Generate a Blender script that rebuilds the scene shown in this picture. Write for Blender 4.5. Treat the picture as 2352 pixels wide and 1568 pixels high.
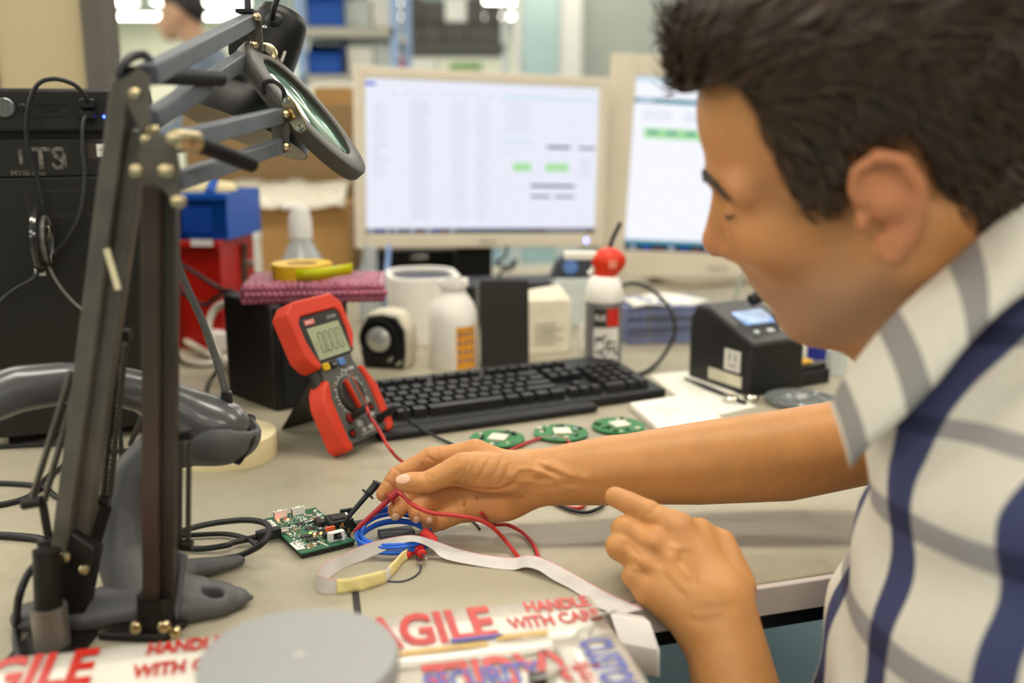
import bpy, bmesh, math, random
import numpy as np
from mathutils import Vector, Matrix
for o in list(bpy.data.objects): bpy.data.objects.remove(o)
S = bpy.context.scene
C = S.collection
random.seed(7)
R = math.radians

# ------------------------------------------------------------------ camera, world, exposure
CAM_H, PITCH, FPX, CX, CY = .375, R(12.5), 35 / 36 * 2352, 1176., 784.   # bench top is z = 0, floor z = -0.75
cd = bpy.data.cameras.new('camera'); cam = bpy.data.objects.new('camera', cd); C.objects.link(cam)
cam.location = (0, 0, CAM_H); cam.rotation_euler = (R(90) - PITCH, 0, 0)
cd.sensor_width = 36; cd.lens = 35; cd.clip_start = .02; cd.clip_end = 100
cd.dof.use_dof = True; cd.dof.focus_distance = .925; cd.dof.aperture_fstop = 2.7
S.camera = cam
wd = bpy.data.worlds.new('world'); S.world = wd; wd.use_nodes = True
wd.node_tree.nodes['Background'].inputs[0].default_value = (.92, .95, 1, 1)
wd.node_tree.nodes['Background'].inputs[1].default_value = .16
S.view_settings.view_transform = 'Standard'; S.view_settings.look = 'None'
S.view_settings.gamma = 1; S.view_settings.use_curve_mapping = False
S.view_settings.exposure = 0.08
LAMP = 18.5          # ceiling diffuser strength

# ------------------------------------------------------------------ helpers
_cp, _sp = math.cos(PITCH), math.sin(PITCH)
def _ray(px, py):
    u, v = (px - CX) / FPX, (CY - py) / FPX
    return Vector((u, _cp + v * _sp, -_sp + v * _cp))
def W(px, py, Y):                       # the place at distance Y seen at that pixel of the photograph
    d = _ray(px, py); return Vector((0, 0, CAM_H)) + d * (Y / d.y)
def Z(px, py, z=0):                     # the same on the level z
    d = _ray(px, py); return Vector((0, 0, CAM_H)) + d * ((z - CAM_H) / d.z)
def lin(h):
    if isinstance(h, str):
        h = h.lstrip('#'); h = [int(h[i:i + 2], 16) / 255 for i in (0, 2, 4)]
    return tuple(c / 12.92 if c <= .04045 else ((c + .055) / 1.055) ** 2.4 for c in h) + (1,)
MATS = {}
def mat(name, col, rough=.5, metal=0, var=.12, scale=40, bump=0, bscale=None, emit=0, ebase=1, trans=0, ior=1.45, sss=0, coat=0, col2=None, spec=.5, alpha=1, stretch=None):
    if name in MATS: return MATS[name]
    m = bpy.data.materials.new(name); m.use_nodes = True; MATS[name] = m
    nt = m.node_tree; b = nt.nodes['Principled BSDF']; L = nt.links.new
    c = lin(col); tc = nt.nodes.new('ShaderNodeTexCoord'); src = tc.outputs['Object']
    if stretch:
        mp = nt.nodes.new('ShaderNodeMapping'); mp.inputs['Scale'].default_value = stretch; L(src, mp.inputs[0]); src = mp.outputs[0]
    n = nt.nodes.new('ShaderNodeTexNoise'); n.inputs['Scale'].default_value = scale; n.inputs['Detail'].default_value = 4; L(src, n.inputs['Vector'])
    r = nt.nodes.new('ShaderNodeValToRGB'); r.color_ramp.elements[0].position = .3; r.color_ramp.elements[1].position = .7
    k = lin(col2) if col2 else tuple(x * (1 - var) for x in c[:3]) + (1,)
    k2 = c if col2 else tuple(min(1, x * (1 + var)) for x in c[:3]) + (1,)
    r.color_ramp.elements[0].color = k; r.color_ramp.elements[1].color = k2
    L(n.outputs['Fac'], r.inputs[0]); L(r.outputs[0], b.inputs['Base Color'])
    b.inputs['Roughness'].default_value = rough; b.inputs['Metallic'].default_value = metal
    b.inputs['Specular IOR Level'].default_value = spec
    b.inputs['IOR'].default_value = ior; b.inputs['Transmission Weight'].default_value = trans; b.inputs['Alpha'].default_value = alpha
    if coat: b.inputs['Coat Weight'].default_value = coat; b.inputs['Coat Roughness'].default_value = .15
    if sss:
        b.inputs['Subsurface Weight'].default_value = sss; b.inputs['Subsurface Radius'].default_value = (1, .35, .2); b.inputs['Subsurface Scale'].default_value = .006
    if emit and ebase < 1:
        for l in list(b.inputs['Base Color'].links): nt.links.remove(l)
        b.inputs['Base Color'].default_value = tuple(x * ebase for x in c[:3]) + (1,)
    if emit:
        L(r.outputs[0], b.inputs['Emission Color']); b.inputs['Emission Strength'].default_value = emit
    if bump:
        n2 = nt.nodes.new('ShaderNodeTexNoise'); n2.inputs['Scale'].default_value = bscale or scale * 4; n2.inputs['Detail'].default_value = 3; L(src, n2.inputs['Vector'])
        bp = nt.nodes.new('ShaderNodeBump'); bp.inputs['Strength'].default_value = bump; bp.inputs['Distance'].default_value = .002
        L(n2.outputs['Fac'], bp.inputs['Height']); L(bp.outputs[0], b.inputs['Normal'])
    return m

WM = {}                                # world matrix of each thing's Empty
def thing(name, label, cat, loc=(0, 0, 0), rz=0, group=None, M=None):
    o = bpy.data.objects.new(name, None); C.objects.link(o); o.empty_display_size = .02
    M = M if M is not None else Matrix.Translation(Vector(loc)) @ Matrix.Rotation(rz, 4, 'Z')
    o.matrix_world = M; WM[o] = M.copy()
    o['label'] = label; o['category'] = cat
    if group: o['group'] = group
    return o
def tag(o, label, cat, group=None):
    o['label'] = label; o['category'] = cat
    if group: o['group'] = group
    return o
def root_M(o):
    while o is not None:
        if o in WM: return WM[o]
        o = o.parent
    return Matrix()

def resample(pts, sub):
    p = [Vector(q) for q in pts]
    if len(p) < 3 or sub <= 1: return p
    out = []
    for i in range(len(p) - 1):
        a = p[i - 1] if i else p[0] * 2 - p[1]; b = p[i]; c = p[i + 1]
        d = p[i + 2] if i + 2 < len(p) else p[-1] * 2 - p[-2]
        for k in range(sub):
            t = k / sub
            out.append(.5 * ((2 * b) + (c - a) * t + (2 * a - 5 * b + 4 * c - d) * t * t + (3 * b - a - 3 * c + d) * t ** 3))
    out.append(p[-1]); return out
def frames(p):
    T = []
    for i in range(len(p)):
        t = p[min(i + 1, len(p) - 1)] - p[max(i - 1, 0)]; T.append(t.normalized() if t.length > 1e-9 else Vector((0, 0, 1)))
    up = Vector((0, 0, 1)) if abs(T[0].z) < .9 else Vector((1, 0, 0))
    n = (up - T[0] * up.dot(T[0])).normalized(); N = []
    for t in T:
        n = n - t * n.dot(t); n = n.normalized() if n.length > 1e-6 else t.orthogonal().normalized(); N.append(n.copy())
    return T, N, [t.cross(m) for t, m in zip(T, N)]
def frame(o, x, z):                    # matrix with x and z axes (z kept, x made square to it)
    z = Vector(z).normalized(); x = Vector(x); x = (x - z * x.dot(z)).normalized(); y = z.cross(x)
    return Matrix(((x.x, y.x, z.x, o[0]), (x.y, y.y, z.y, o[1]), (x.z, y.z, z.z, o[2]), (0, 0, 0, 1)))

class MB:
    def __init__(s, M=None): s.v = []; s.f = []; s.m = []; s.M = M; s.mi = 0
    def add(s, vs, fs, M=None):
        k = len(s.v); T = s.M
        if M is not None: T = T @ M if T is not None else M
        s.v += [tuple(T @ Vector(q)) if T is not None else tuple(q) for q in vs]
        s.f += [tuple(i + k for i in f) for f in fs]; s.m += [s.mi] * len(fs); return s
    def box(s, lo, hi, M=None):
        x0, y0, z0 = lo; x1, y1, z1 = hi
        vs = [(x0, y0, z0), (x1, y0, z0), (x1, y1, z0), (x0, y1, z0), (x0, y0, z1), (x1, y0, z1), (x1, y1, z1), (x0, y1, z1)]
        return s.add(vs, [(0, 3, 2, 1), (4, 5, 6, 7), (0, 1, 5, 4), (1, 2, 6, 5), (2, 3, 7, 6), (3, 0, 4, 7)], M)
    def cbox(s, c, sz, M=None):
        return s.box([c[i] - sz[i] / 2 for i in range(3)], [c[i] + sz[i] / 2 for i in range(3)], M)
    def lathe(s, prof, n=24, M=None, cap=True, a0=0, a1=2 * math.pi):
        full = abs(a1 - a0 - 2 * math.pi) < 1e-6; k = n if full else n + 1; vs = []; fs = []
        for r, z in prof:
            for i in range(k):
                a = a0 + (a1 - a0) * i / n; vs.append((r * math.cos(a), r * math.sin(a), z))
        for j in range(len(prof) - 1):
            for i in range(n):
                i2 = (i + 1) % k; fs.append((j * k + i, j * k + i2, (j + 1) * k + i2, (j + 1) * k + i))
        if cap and full:
            if prof[0][0] > 1e-6: fs.append(tuple(range(k))[::-1])
            if prof[-1][0] > 1e-6: fs.append(tuple(range((len(prof) - 1) * k, len(prof) * k)))
        return s.add(vs, fs, M)
    def cyl(s, p0, p1, r0, r1=None, n=16):
        p0, p1 = Vector(p0), Vector(p1); d = p1 - p0
        return s.lathe([(r0, 0), (r0 if r1 is None else r1, d.length)], n, frame(p0, d.orthogonal(), d))
    def tube(s, pts, r, n=8, sub=6, flat=None):
        p = resample(pts, sub); T, N, B = frames(p); k = len(p); vs = []; fs = []
        rs = r if isinstance(r, (list, tuple)) else [r] * len(pts)
        for i in range(k):
            u = i / max(1, k - 1) * (len(rs) - 1); j = min(int(u), len(rs) - 2) if len(rs) > 1 else 0; w = u - j
            ri = rs[j] * (1 - w) + rs[min(j + 1, len(rs) - 1)] * w
            for q in range(n):
                a = 2 * math.pi * q / n; vs.append(p[i] + N[i] * (ri * math.cos(a)) + B[i] * (ri * math.sin(a)))
        for i in range(k - 1):
            for q in range(n): fs.append((i * n + q, i * n + (q + 1) % n, (i + 1) * n + (q + 1) % n, (i + 1) * n + q))
        fs.append(tuple(range(n))[::-1]); fs.append(tuple(range((k - 1) * n, k * n)))
        return s.add(vs, fs)
    def bar(s, p0, p1, w, h, up=(0, 0, 1)):              # rectangular bar between two points
        p0, p1 = Vector(p0), Vector(p1); d = (p1 - p0); up = Vector(up); x = d.cross(up)
        if x.length < 1e-6: x = d.orthogonal()
        F = frame(p0, x, d); return s.box((-w / 2, -h / 2, 0), (w / 2, h / 2, d.length), F)
    def prism(s, poly, z0, z1, M=None):
        n = len(poly); vs = [(x, y, z0) for x, y in poly] + [(x, y, z1) for x, y in poly]
        return s.add(vs, [tuple(range(n))[::-1], tuple(range(n, 2 * n))] + [(i, (i + 1) % n, n + (i + 1) % n, n + i) for i in range(n)], M)
    def band(s, rails):                                   # quads between equal length point rows
        k = len(rails[0]); vs = [q for r in rails for q in r]
        return s.add(vs, [(j * k + i, j * k + i + 1, (j + 1) * k + i + 1, (j + 1) * k + i) for j in range(len(rails) - 1) for i in range(k - 1)])
    def build(s, name, m, parent=None, world=False, smooth=35, bevel=0, seg=2, sol=0, subsurf=0):
        v = s.v
        if world and parent is not None:
            I = root_M(parent).inverted(); v = [tuple(I @ Vector(q)) for q in v]
        me = bpy.data.meshes.new(name); me.from_pydata(v, [], s.f); me.update()
        ms = m if isinstance(m, (list, tuple)) else [m]
        for x in ms: me.materials.append(x)
        if len(ms) > 1: me.polygons.foreach_set('material_index', s.m)
        if smooth: me.shade_smooth(); me.set_sharp_from_angle(angle=R(smooth))
        o = bpy.data.objects.new(name, me); C.objects.link(o)
        if parent is not None: o.parent = parent
        if sol: q = o.modifiers.new('thick', 'SOLIDIFY'); q.thickness = sol; q.offset = 0
        if bevel: q = o.modifiers.new('bevel', 'BEVEL'); q.width = bevel; q.segments = seg; q.limit_method = 'ANGLE'; q.angle_limit = R(30); q.harden_normals = False
        if subsurf: q = o.modifiers.new('sub', 'SUBSURF'); q.levels = q.render_levels = subsurf
        return o
def rrect(w, h, r, n=5, cx=0, cy=0):
    out = []
    for sx, sy, a in ((1, 1, 0), (-1, 1, 90), (-1, -1, 180), (1, -1, 270)):
        for i in range(n + 1):
            t = R(a + 90 * i / n); out.append((cx + sx * (w / 2 - r) + r * math.cos(t), cy + sy * (h / 2 - r) + r * math.sin(t)))
    return out
def ring2(n, r, cx=0, cy=0): return [(cx + r * math.cos(2 * math.pi * i / n), cy + r * math.sin(2 * math.pi * i / n)) for i in range(n)]
def instance(o, M, parent):            # a repeat of a part sharing its mesh
    c = o.copy(); C.objects.link(c); c.parent = parent; c.matrix_local = M; return c
_fc = {}
def text_faces(t, size, extrude=0, bold=0):
    cu = bpy.data.curves.new('t', 'FONT'); cu.body = t; cu.size = size; cu.align_x = 'CENTER'; cu.align_y = 'CENTER'; cu.extrude = extrude; cu.offset = bold; cu.resolution_u = 3
    o = bpy.data.objects.new('t', cu); C.objects.link(o)
    dg = bpy.context.evaluated_depsgraph_get(); me = bpy.data.meshes.new_from_object(o.evaluated_get(dg))
    v = [tuple(q.co) for q in me.vertices]; f = [tuple(p.vertices) for p in me.polygons]
    bpy.data.objects.remove(o); bpy.data.curves.remove(cu); bpy.data.meshes.remove(me); return v, f

# ------------------------------------------------------------------ implicit surfaces for soft and organic shapes
def smin(a, b, k):
    h = np.clip(.5 + .5 * (b - a) / k, 0, 1); return b * (1 - h) + a * h - k * h * (1 - h)
def smax(a, b, k): return -smin(-a, -b, k)
def s_cone(p, a, b, ra, rb):
    a = np.asarray(a, np.float32); b = np.asarray(b, np.float32); d = b - a; q = p - a
    t = np.clip((q @ d) / max(float(d @ d), 1e-12), 0, 1)
    return np.linalg.norm(q - t[:, None] * d, axis=1) - (ra + (rb - ra) * t)
def s_ell(p, c, r, Rm=None):
    q = p - np.asarray(c, np.float32)
    if Rm is not None: q = q @ np.asarray(Rm, np.float32)
    r = np.asarray(r, np.float32); k0 = np.linalg.norm(q / r, axis=1); k1 = np.linalg.norm(q / (r * r), axis=1)
    return k0 * (k0 - 1) / np.maximum(k1, 1e-6)
def s_chain(p, pts, rs, k=.004):
    d = None
    for i in range(len(pts) - 1):
        e = s_cone(p, pts[i], pts[i + 1], rs[i], rs[i + 1]); d = e if d is None else np.minimum(d, e)
    return d
def sdf_mesh(fn, lo, hi, h, sparse=True):
    lo = np.array(lo, np.float32); n = np.ceil((np.array(hi) - lo) / h).astype(int) + 1
    ax = [lo[i] + h * np.arange(n[i], dtype=np.float32) for i in range(3)]
    def ev(p):
        out = np.empty(len(p), np.float32)
        for i in range(0, len(p), 200000): out[i:i + 200000] = fn(p[i:i + 200000])
        return out
    if sparse:                           # coarse blocks first, then only the blocks the surface can pass
        B = 8; nb = -(-n // B); g = np.stack(np.meshgrid(*[lo[i] + h * (B * np.arange(nb[i], dtype=np.float32) + B / 2) for i in range(3)], indexing='ij'), -1)
        D0 = ev(g.reshape(-1, 3).astype(np.float32)).reshape(nb); near = np.abs(D0) < h * B * 1.6
        up = lambda a: a.repeat(B, 0).repeat(B, 1).repeat(B, 2)[:n[0], :n[1], :n[2]]
        V = np.where(up(D0) < 0, -1, 1).astype(np.float32); mk = up(near)
        for a in range(3): mk = mk | np.roll(mk, 1, a) | np.roll(mk, -1, a)
        ii = np.argwhere(mk); V[mk] = ev((lo + h * ii).astype(np.float32))
    else:
        g = np.stack(np.meshgrid(*ax, indexing='ij'), -1); V = ev(g.reshape(-1, 3)).reshape(n)
    ins = V < 0; c = [slice(None, -1), slice(1, None)]
    cnt = sum(ins[c[a], c[b], c[d]].astype(np.int8) for a in (0, 1) for b in (0, 1) for d in (0, 1))
    act = (cnt > 0) & (cnt < 8); idx = np.argwhere(act); ID = -np.ones(act.shape, int); ID[act] = np.arange(len(idx))
    acc = np.zeros((len(idx), 3)); num = np.zeros(len(idx)); co = [(a, b, d) for a in (0, 1) for b in (0, 1) for d in (0, 1)]
    for p in co:
        for axn in range(3):
            if p[axn]: continue
            q = list(p); q[axn] = 1
            a = V[idx[:, 0] + p[0], idx[:, 1] + p[1], idx[:, 2] + p[2]]; b = V[idx[:, 0] + q[0], idx[:, 1] + q[1], idx[:, 2] + q[2]]
            m = (a < 0) != (b < 0); t = np.where(m, a / np.where(m, a - b, 1), 0)
            P3 = np.repeat(np.array(p, float)[None], len(idx), 0); P3[:, axn] = t; acc[m] += P3[m]; num[m] += 1
    verts = lo + h * (idx + acc / np.maximum(num, 1)[:, None]); F = []
    for axn in range(3):
        a1, a2 = (axn + 1) % 3, (axn + 2) % 3
        s0 = [slice(None)] * 3; s1 = [slice(None)] * 3; s0[axn] = slice(None, -1); s1[axn] = slice(1, None)
        e = np.argwhere(ins[tuple(s0)] != ins[tuple(s1)]); e = e[(e[:, a1] > 0) & (e[:, a2] > 0) & (e[:, a1] < n[a1] - 1) & (e[:, a2] < n[a2] - 1)]
        def cell(d1, d2):
            q = e.copy(); q[:, a1] += d1; q[:, a2] += d2; return ID[q[:, 0], q[:, 1], q[:, 2]]
        Q = np.stack([cell(-1, -1), cell(0, -1), cell(0, 0), cell(-1, 0)], 1); flip = ~ins[e[:, 0], e[:, 1], e[:, 2]]
        Q[flip] = Q[flip][:, ::-1]; F.append(Q)
    F = np.concatenate(F); return verts, F[(F >= 0).all(1)]
def relax(v, f, it=2, lam=.5):
    n = len(v)
    e = np.concatenate([f[:, [0, 1]], f[:, [1, 2]], f[:, [2, 3]], f[:, [3, 0]]])
    for _ in range(it):
        s = np.zeros_like(v); k = np.zeros(n)
        for c in range(3): s[:, c] = np.bincount(e[:, 0], v[e[:, 1], c], n) + np.bincount(e[:, 1], v[e[:, 0], c], n)
        k = np.bincount(e[:, 0], minlength=n) + np.bincount(e[:, 1], minlength=n)
        v = v + lam * (s / np.maximum(k, 1)[:, None] - v)
    return v
def np_obj(name, v, f, m, parent=None, world=True, smooth=True, attrs=None):
    v = np.asarray(v, float)
    if world and parent is not None:
        I = np.array(root_M(parent).inverted()); v = v @ I[:3, :3].T + I[:3, 3]
    me = bpy.data.meshes.new(name); f = np.asarray(f)
    me.vertices.add(len(v)); me.vertices.foreach_set('co', v.ravel()); k = f.shape[1]
    me.loops.add(f.size); me.loops.foreach_set('vertex_index', f.ravel()); me.polygons.add(len(f)); me.polygons.foreach_set('loop_start', np.arange(0, f.size, k))
    me.update(calc_edges=True); me.validate()
    for x in (m if isinstance(m, (list, tuple)) else [m]): me.materials.append(x)
    if smooth: me.shade_smooth()
    for a, val in (attrs or {}).items():
        at = me.attributes.new(a, 'FLOAT', 'POINT'); at.data.foreach_set('value', np.asarray(val, np.float32))
    o = bpy.data.objects.new(name, me); C.objects.link(o)
    if parent is not None: o.parent = parent
    return o
# ------------------------------------------------------------------ room shell
FL, CE = -.75, 1.95
def struct(o): o['kind'] = 'structure'; return o
m_floor = mat('carpet_blue', '#7f97a3', .95, scale=300, var=.18, bump=.4, bscale=700)
m_wall = mat('wall_cream', '#ecebd6', .8, var=.04, scale=6)
m_ceil = mat('ceiling_white', '#e3e2d6', .9, var=.03, scale=10)
m_wallg = mat('wall_grey_green', '#a8ada3', .7, var=.05, scale=5)
m_white = mat('painted_white', '#e8e6de', .5, var=.04)
m_dif = mat('lamp_diffuser', '#fff6e8', .6, var=.01, emit=LAMP)
struct(MB().box((-7, -8, FL - .1), (6, 17, FL)).build('floor', m_floor))
struct(MB().box((-7, -8, CE), (6, 17, CE + .1)).build('ceiling', m_ceil))
struct(MB().box((-7, 17, FL), (6, 17.1, CE)).build('wall_back', m_wall))
struct(MB().box((-7.1, -8, FL), (-7, 17, CE)).build('wall_left', m_wall))
struct(MB().box((6, -8, FL), (6.1, 17, CE)).build('wall_right', m_wallg))
struct(MB().box((-7, -8.1, FL), (6, -8, CE)).build('wall_front', m_wall))
wr = struct(MB().box((W(1300, 100, 6).x, 6.0, FL), (6, 6.12, CE)).build('wall_partition', m_wallg))
for i, (a, b) in enumerate(((1290, 1335), (1180, 1192))):     # pale door frame and corner trim on the grey wall
    p, q = W(a, 100, 5.98), W(b, 100, 5.98)
    struct(MB().box((p.x, 5.93, FL), (q.x, 6.0, CE)).build('trim_%d' % (i + 1), m_white))
p, q = W(1190, 100, 6), W(1290, 100, 6)
gl = mat('door_glass', '#b6cfcd', .12, var=.05, scale=3)
dr = struct(MB().box((p.x, 5.95, FL), (q.x, 5.99, CE)).build('door_1', mat('door_frame', '#cfd4cf', .5)))
MB().box((p.x + .03, 5.935, FL + .2), (q.x - .03, 5.95, CE - .3)).build('glass_panel', gl, dr)

for ix, x in enumerate((-5.6, -4.1, -2.0, .1, 1.9)):
    for iy, y in enumerate((-3.4, -1.2, 1.0, 3.2, 5.6, 8.2, 11., 13.8, 15.6)):
        if y > 6 and x > .5: continue
        t = thing('ceiling_light', 'white rectangular ceiling light in the ceiling row of the room', 'ceiling light', (x, y, CE), 0, 'ceiling lights in rows')
        MB().box((-.62, -.17, -.05), (.62, .17, -.002)).build('housing', m_white, t)
        MB().box((-.6, -.15, -.058), (.6, .15, -.05)).build('diffuser', m_dif, t)

# ------------------------------------------------------------------ workbench (turned 16.7 degrees to the camera)
TA = R(16.7); TX = Vector((math.cos(TA), math.sin(TA), 0)); TY = Vector((-math.sin(TA), math.cos(TA), 0)); TE = Vector((.195, .759, 0))
def bench_mat():
    m = mat('laminate', '#aaa28d', .42, var=.04, scale=3, bump=.04, bscale=900, spec=.4)
    nt = m.node_tree; b = nt.nodes['Principled BSDF']; L = nt.links.new
    src = b.inputs['Base Color'].links[0].from_socket
    tc = nt.nodes.new('ShaderNodeTexCoord')
    n = nt.nodes.new('ShaderNodeTexNoise'); n.inputs['Scale'].default_value = 14; n.inputs['Detail'].default_value = 8; n.inputs['Roughness'].default_value = .7; L(tc.outputs['Object'], n.inputs['Vector'])
    r = nt.nodes.new('ShaderNodeValToRGB'); r.color_ramp.elements[0].position = .52; r.color_ramp.elements[1].position = .72
    r.color_ramp.elements[0].color = (1, 1, 1, 1); r.color_ramp.elements[1].color = (.84, .82, .78, 1); L(n.outputs['Fac'], r.inputs[0])
    mx = nt.nodes.new('ShaderNodeMix'); mx.data_type = 'RGBA'; mx.blend_type = 'MULTIPLY'; mx.inputs[0].default_value = 1
    L(src, mx.inputs[6]); L(r.outputs[0], mx.inputs[7])
    s = nt.nodes.new('ShaderNodeTexVoronoi'); s.inputs['Scale'].default_value = 55; L(tc.outputs['Object'], s.inputs['Vector'])   # small flecks of dirt
    r2 = nt.nodes.new('ShaderNodeValToRGB'); r2.color_ramp.elements[0].position = .03; r2.color_ramp.elements[1].position = .06
    r2.color_ramp.elements[0].color = (.55, .5, .42, 1); r2.color_ramp.elements[1].color = (1, 1, 1, 1); L(s.outputs['Distance'], r2.inputs[0])
    m2 = nt.nodes.new('ShaderNodeMix'); m2.data_type = 'RGBA'; m2.blend_type = 'MULTIPLY'; m2.inputs[0].default_value = .35
    L(mx.outputs[2], m2.inputs[6]); L(r2.outputs[0], m2.inputs[7]); L(m2.outputs[2], b.inputs['Base Color'])
    rr = nt.nodes.new('ShaderNodeMapRange'); rr.inputs[3].default_value = .34; rr.inputs[4].default_value = .55; L(n.outputs['Fac'], rr.inputs[0]); L(rr.outputs[0], b.inputs['Roughness'])
    return m
m_bench = bench_mat()
m_blackmetal = mat('black_steel', '#15151a', .4, .3, var=.2)
m_trim = mat('bench_edge_strip', '#d3c8c2', .5, var=.06, scale=25)
BM = Matrix.Translation(TE) @ Matrix.Rotation(TA, 4, 'Z')
bench = thing('workbench', 'large grey laminate workbench with pale front edge and black steel frame', 'workbench', M=BM @ Matrix.Translation((0, 0, FL)))
zz = -FL
MB().box((-1.5, .003, zz - .028), (1.15, 1.85, zz)).build('bench_top', m_bench, bench, bevel=.0015)
et = MB().box((-1.5, -.004, zz - .0275), (1.15, .003, zz - .0015)).build('edge_strip', m_trim, bench, bevel=.0012)
for k in range(5): MB().cbox((.155 + .003 * (k % 3) + .0015 * k, -.0043, zz - .009 - .0013 * (k * 2 % 3)), (.0035, .0006, .0012)).build('scuff', mat('scuff', '#2b2624', .8), et)
MB().box((-1.5, .012, zz - .05), (1.15, .05, zz - .028)).build('front_rail', m_blackmetal, bench, bevel=.002)
for x in (-1.45, .205, 1.08):
    MB().box((x, .02, 0), (x + .05, .07, zz - .05)).build('leg', m_blackmetal, bench, bevel=.003)
    MB().box((x, 1.75, 0), (x + .05, 1.8, zz - .028)).build('leg', m_blackmetal, bench, bevel=.003)
tt = MB().box((.02, .105, 0), (.026, .16, .0004))       # dark tape mark lying on the bench
a, b = Z(816, 1355), Z(822, 1412)
d = (b - a); n = d.cross(Vector((0, 0, 1))).normalized() * .0028
tm = MB().prism([((a - n).x, (a - n).y), ((b - n).x, (b - n).y), ((b + n).x, (b + n).y), ((a + n).x, (a + n).y)], .0002, .0006).build('mark', mat('dark_mark', '#2c2a2c', .6), bench, world=True)

# ------------------------------------------------------------------ background
m_greyframe = mat('dark_grey_frame', '#5c564e', .6, var=.06)
m_beige = mat('beige_fabric', '#bcac88', .9, var=.05, scale=200)
pt = thing('partition_panel', 'beige fabric partition panel in a dark grey frame behind the computer tower', 'partition', (W(230, 100, 1.75).x, 1.75, FL))
zt = 1.35
x1 = W(262, 100, 1.75).x - W(230, 100, 1.75).x; x0 = W(205, 100, 1.75).x - W(230, 100, 1.75).x
MB().box((x0, -.03, 0), (x1, .03, zt)).build('upright', m_greyframe, pt, bevel=.004)
MB().box((-.17, -.015, .72), (x0, .015, zt)).build('fabric_panel', m_beige, pt)
MB().box((-.176, -.02, .72), (-.17, .02, zt)).build('joint_strip', m_greyframe, pt)
MB().box((-.9, -.015, .72), (-.176, .015, zt)).build('fabric_panel', m_beige, pt)
MB().box((-.9, -.025, 0), (x0, .025, .72)).build('lower_panel', m_greyframe, pt)

m_card = mat('cardboard', '#b28a55', .85, var=.07, scale=12, bump=.1)
m_cardd = mat('cardboard_dark', '#8d7350', .9, var=.06, scale=10)
m_wrap = mat('clear_wrap', '#efe9d8', .25, var=.1, scale=30, bump=.6, bscale=50, alpha=.75)
# tall cardboard box behind, wide box with a wrapped lid in front of it
def cbox_thing(label, px0, px1, pyt, Y, depth, m, z0=0, rz=R(12)):
    a, b = W(px0, pyt, Y), W(px1, pyt, Y); t = thing('cardboard_box', label, 'box', ((a.x + b.x) / 2, Y, z0), rz)
    w = (b.x - a.x) / 2 * 1.02; h = a.z - z0
    MB().box((-w, 0, 0), (w, depth, h)).build('carton', m, t, bevel=.003)
    return t, w, h
t, w, h = cbox_thing('tall dull brown cardboard box behind the lamps', 425, 806, 238, 2.42, .3, m_cardd, rz=R(6))
MB().box((-w * .7, -.0012, h - .10), (-w * .62, 0, h)).build('packing_tape', mat('tape_brown', '#a88c5c', .4), t)
t, w, h = cbox_thing('tan cardboard box with a clear plastic wrapped lid beside the monitor', 540, 795, 470, 2.18, .2, m_card, rz=R(6))
v = []
for j in range(7):
    row = []
    for i in range(15):
        x = -w * 1.25 + 2.2 * w * i / 14; y = -.03 + .25 * j / 6
        row.append((x, y, h + .004 + .03 * (j / 6) + random.uniform(0, .012) - (.012 if j == 0 else 0)))
    v.append(row)
MB().band(v).build('plastic_wrap', m_wrap, t, smooth=80, sol=.001)

# steel rack with blue bins
m_blue = mat('blue_plastic', '#0b52b4', .4, var=.05)
m_lblue = mat('blue_steel', '#9db8e2', .5, var=.05)
m_shelf = mat('shelf_grey', '#b9b6ab', .6, var=.05)
m_red = mat('red_plastic', '#b3190e', .35, var=.08)
RY = 3.3
rk = thing('storage_rack', 'blue steel storage rack with grey shelves behind the monitors', 'rack', (W(800, 60, RY).x, RY, FL))
rx0, rx1 = W(688, 60, RY).x - W(800, 60, RY).x, W(905, 60, RY).x - W(800, 60, RY).x
for x in (rx0, rx1):
    for y in (0, .4): MB().box((x - .012, y, 0), (x + .012, y + .03, 2.3)).build('upright', m_lblue, rk)
for pz in (62, 172, -70):
    z = W(800, pz, RY).z - FL; MB().box((rx0, 0, z - .03), (rx1, .44, z)).build('shelf', m_shelf, rk)
MB().box((rx0, 0, .3), (rx1, .44, .33)).build('shelf', m_shelf, rk)
def bin_thing(label, px0, px1, pyt, pyb, Y, m, group=None, rz=0, depth=.22):
    a, b = W(px0, pyb, Y), W(px1, pyt, Y); w, h = (b.x - a.x), (b.z - a.z)
    t = thing('storage_bin', label, 'bin', ((a.x + b.x) / 2, Y, a.z), rz, group)
    th = .004
    MB().box((-w / 2 + th, 0, 0), (w / 2 - th, depth, th)).build('bottom', m, t)
    MB().box((-w / 2, 0, 0), (w / 2, th, h * .55)).build('front_wall', m, t, bevel=.002)
    MB().box((-w / 2, depth - th, 0), (w / 2, depth, h)).build('back_wall', m, t)
    for sx in (-1, 1):
        pf = [(0, 0), (depth, 0), (depth, h), (depth * .3, h), (0, h * .55)]
        MB().prism(pf, -th / 2, th / 2, Matrix.Translation((sx * (w / 2 - th / 2), 0, 0)) @ Matrix(((0, 0, 1, 0), (1, 0, 0, 0), (0, 1, 0, 0), (0, 0, 0, 1)))).build('side_wall', m, t)
    lip = MB().cyl((-w / 2, 0, h * .55), (w / 2, 0, h * .55), .008, n=8).build('lip', m, t)
    return t, w, h
bin_thing('blue plastic bin on the upper shelf of the rack', 705, 785, -45, 61, RY + .02, m_blue)
bin_thing('blue plastic bin on the lower shelf of the rack', 707, 781, 92, 171, RY + .02, m_blue)
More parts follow.
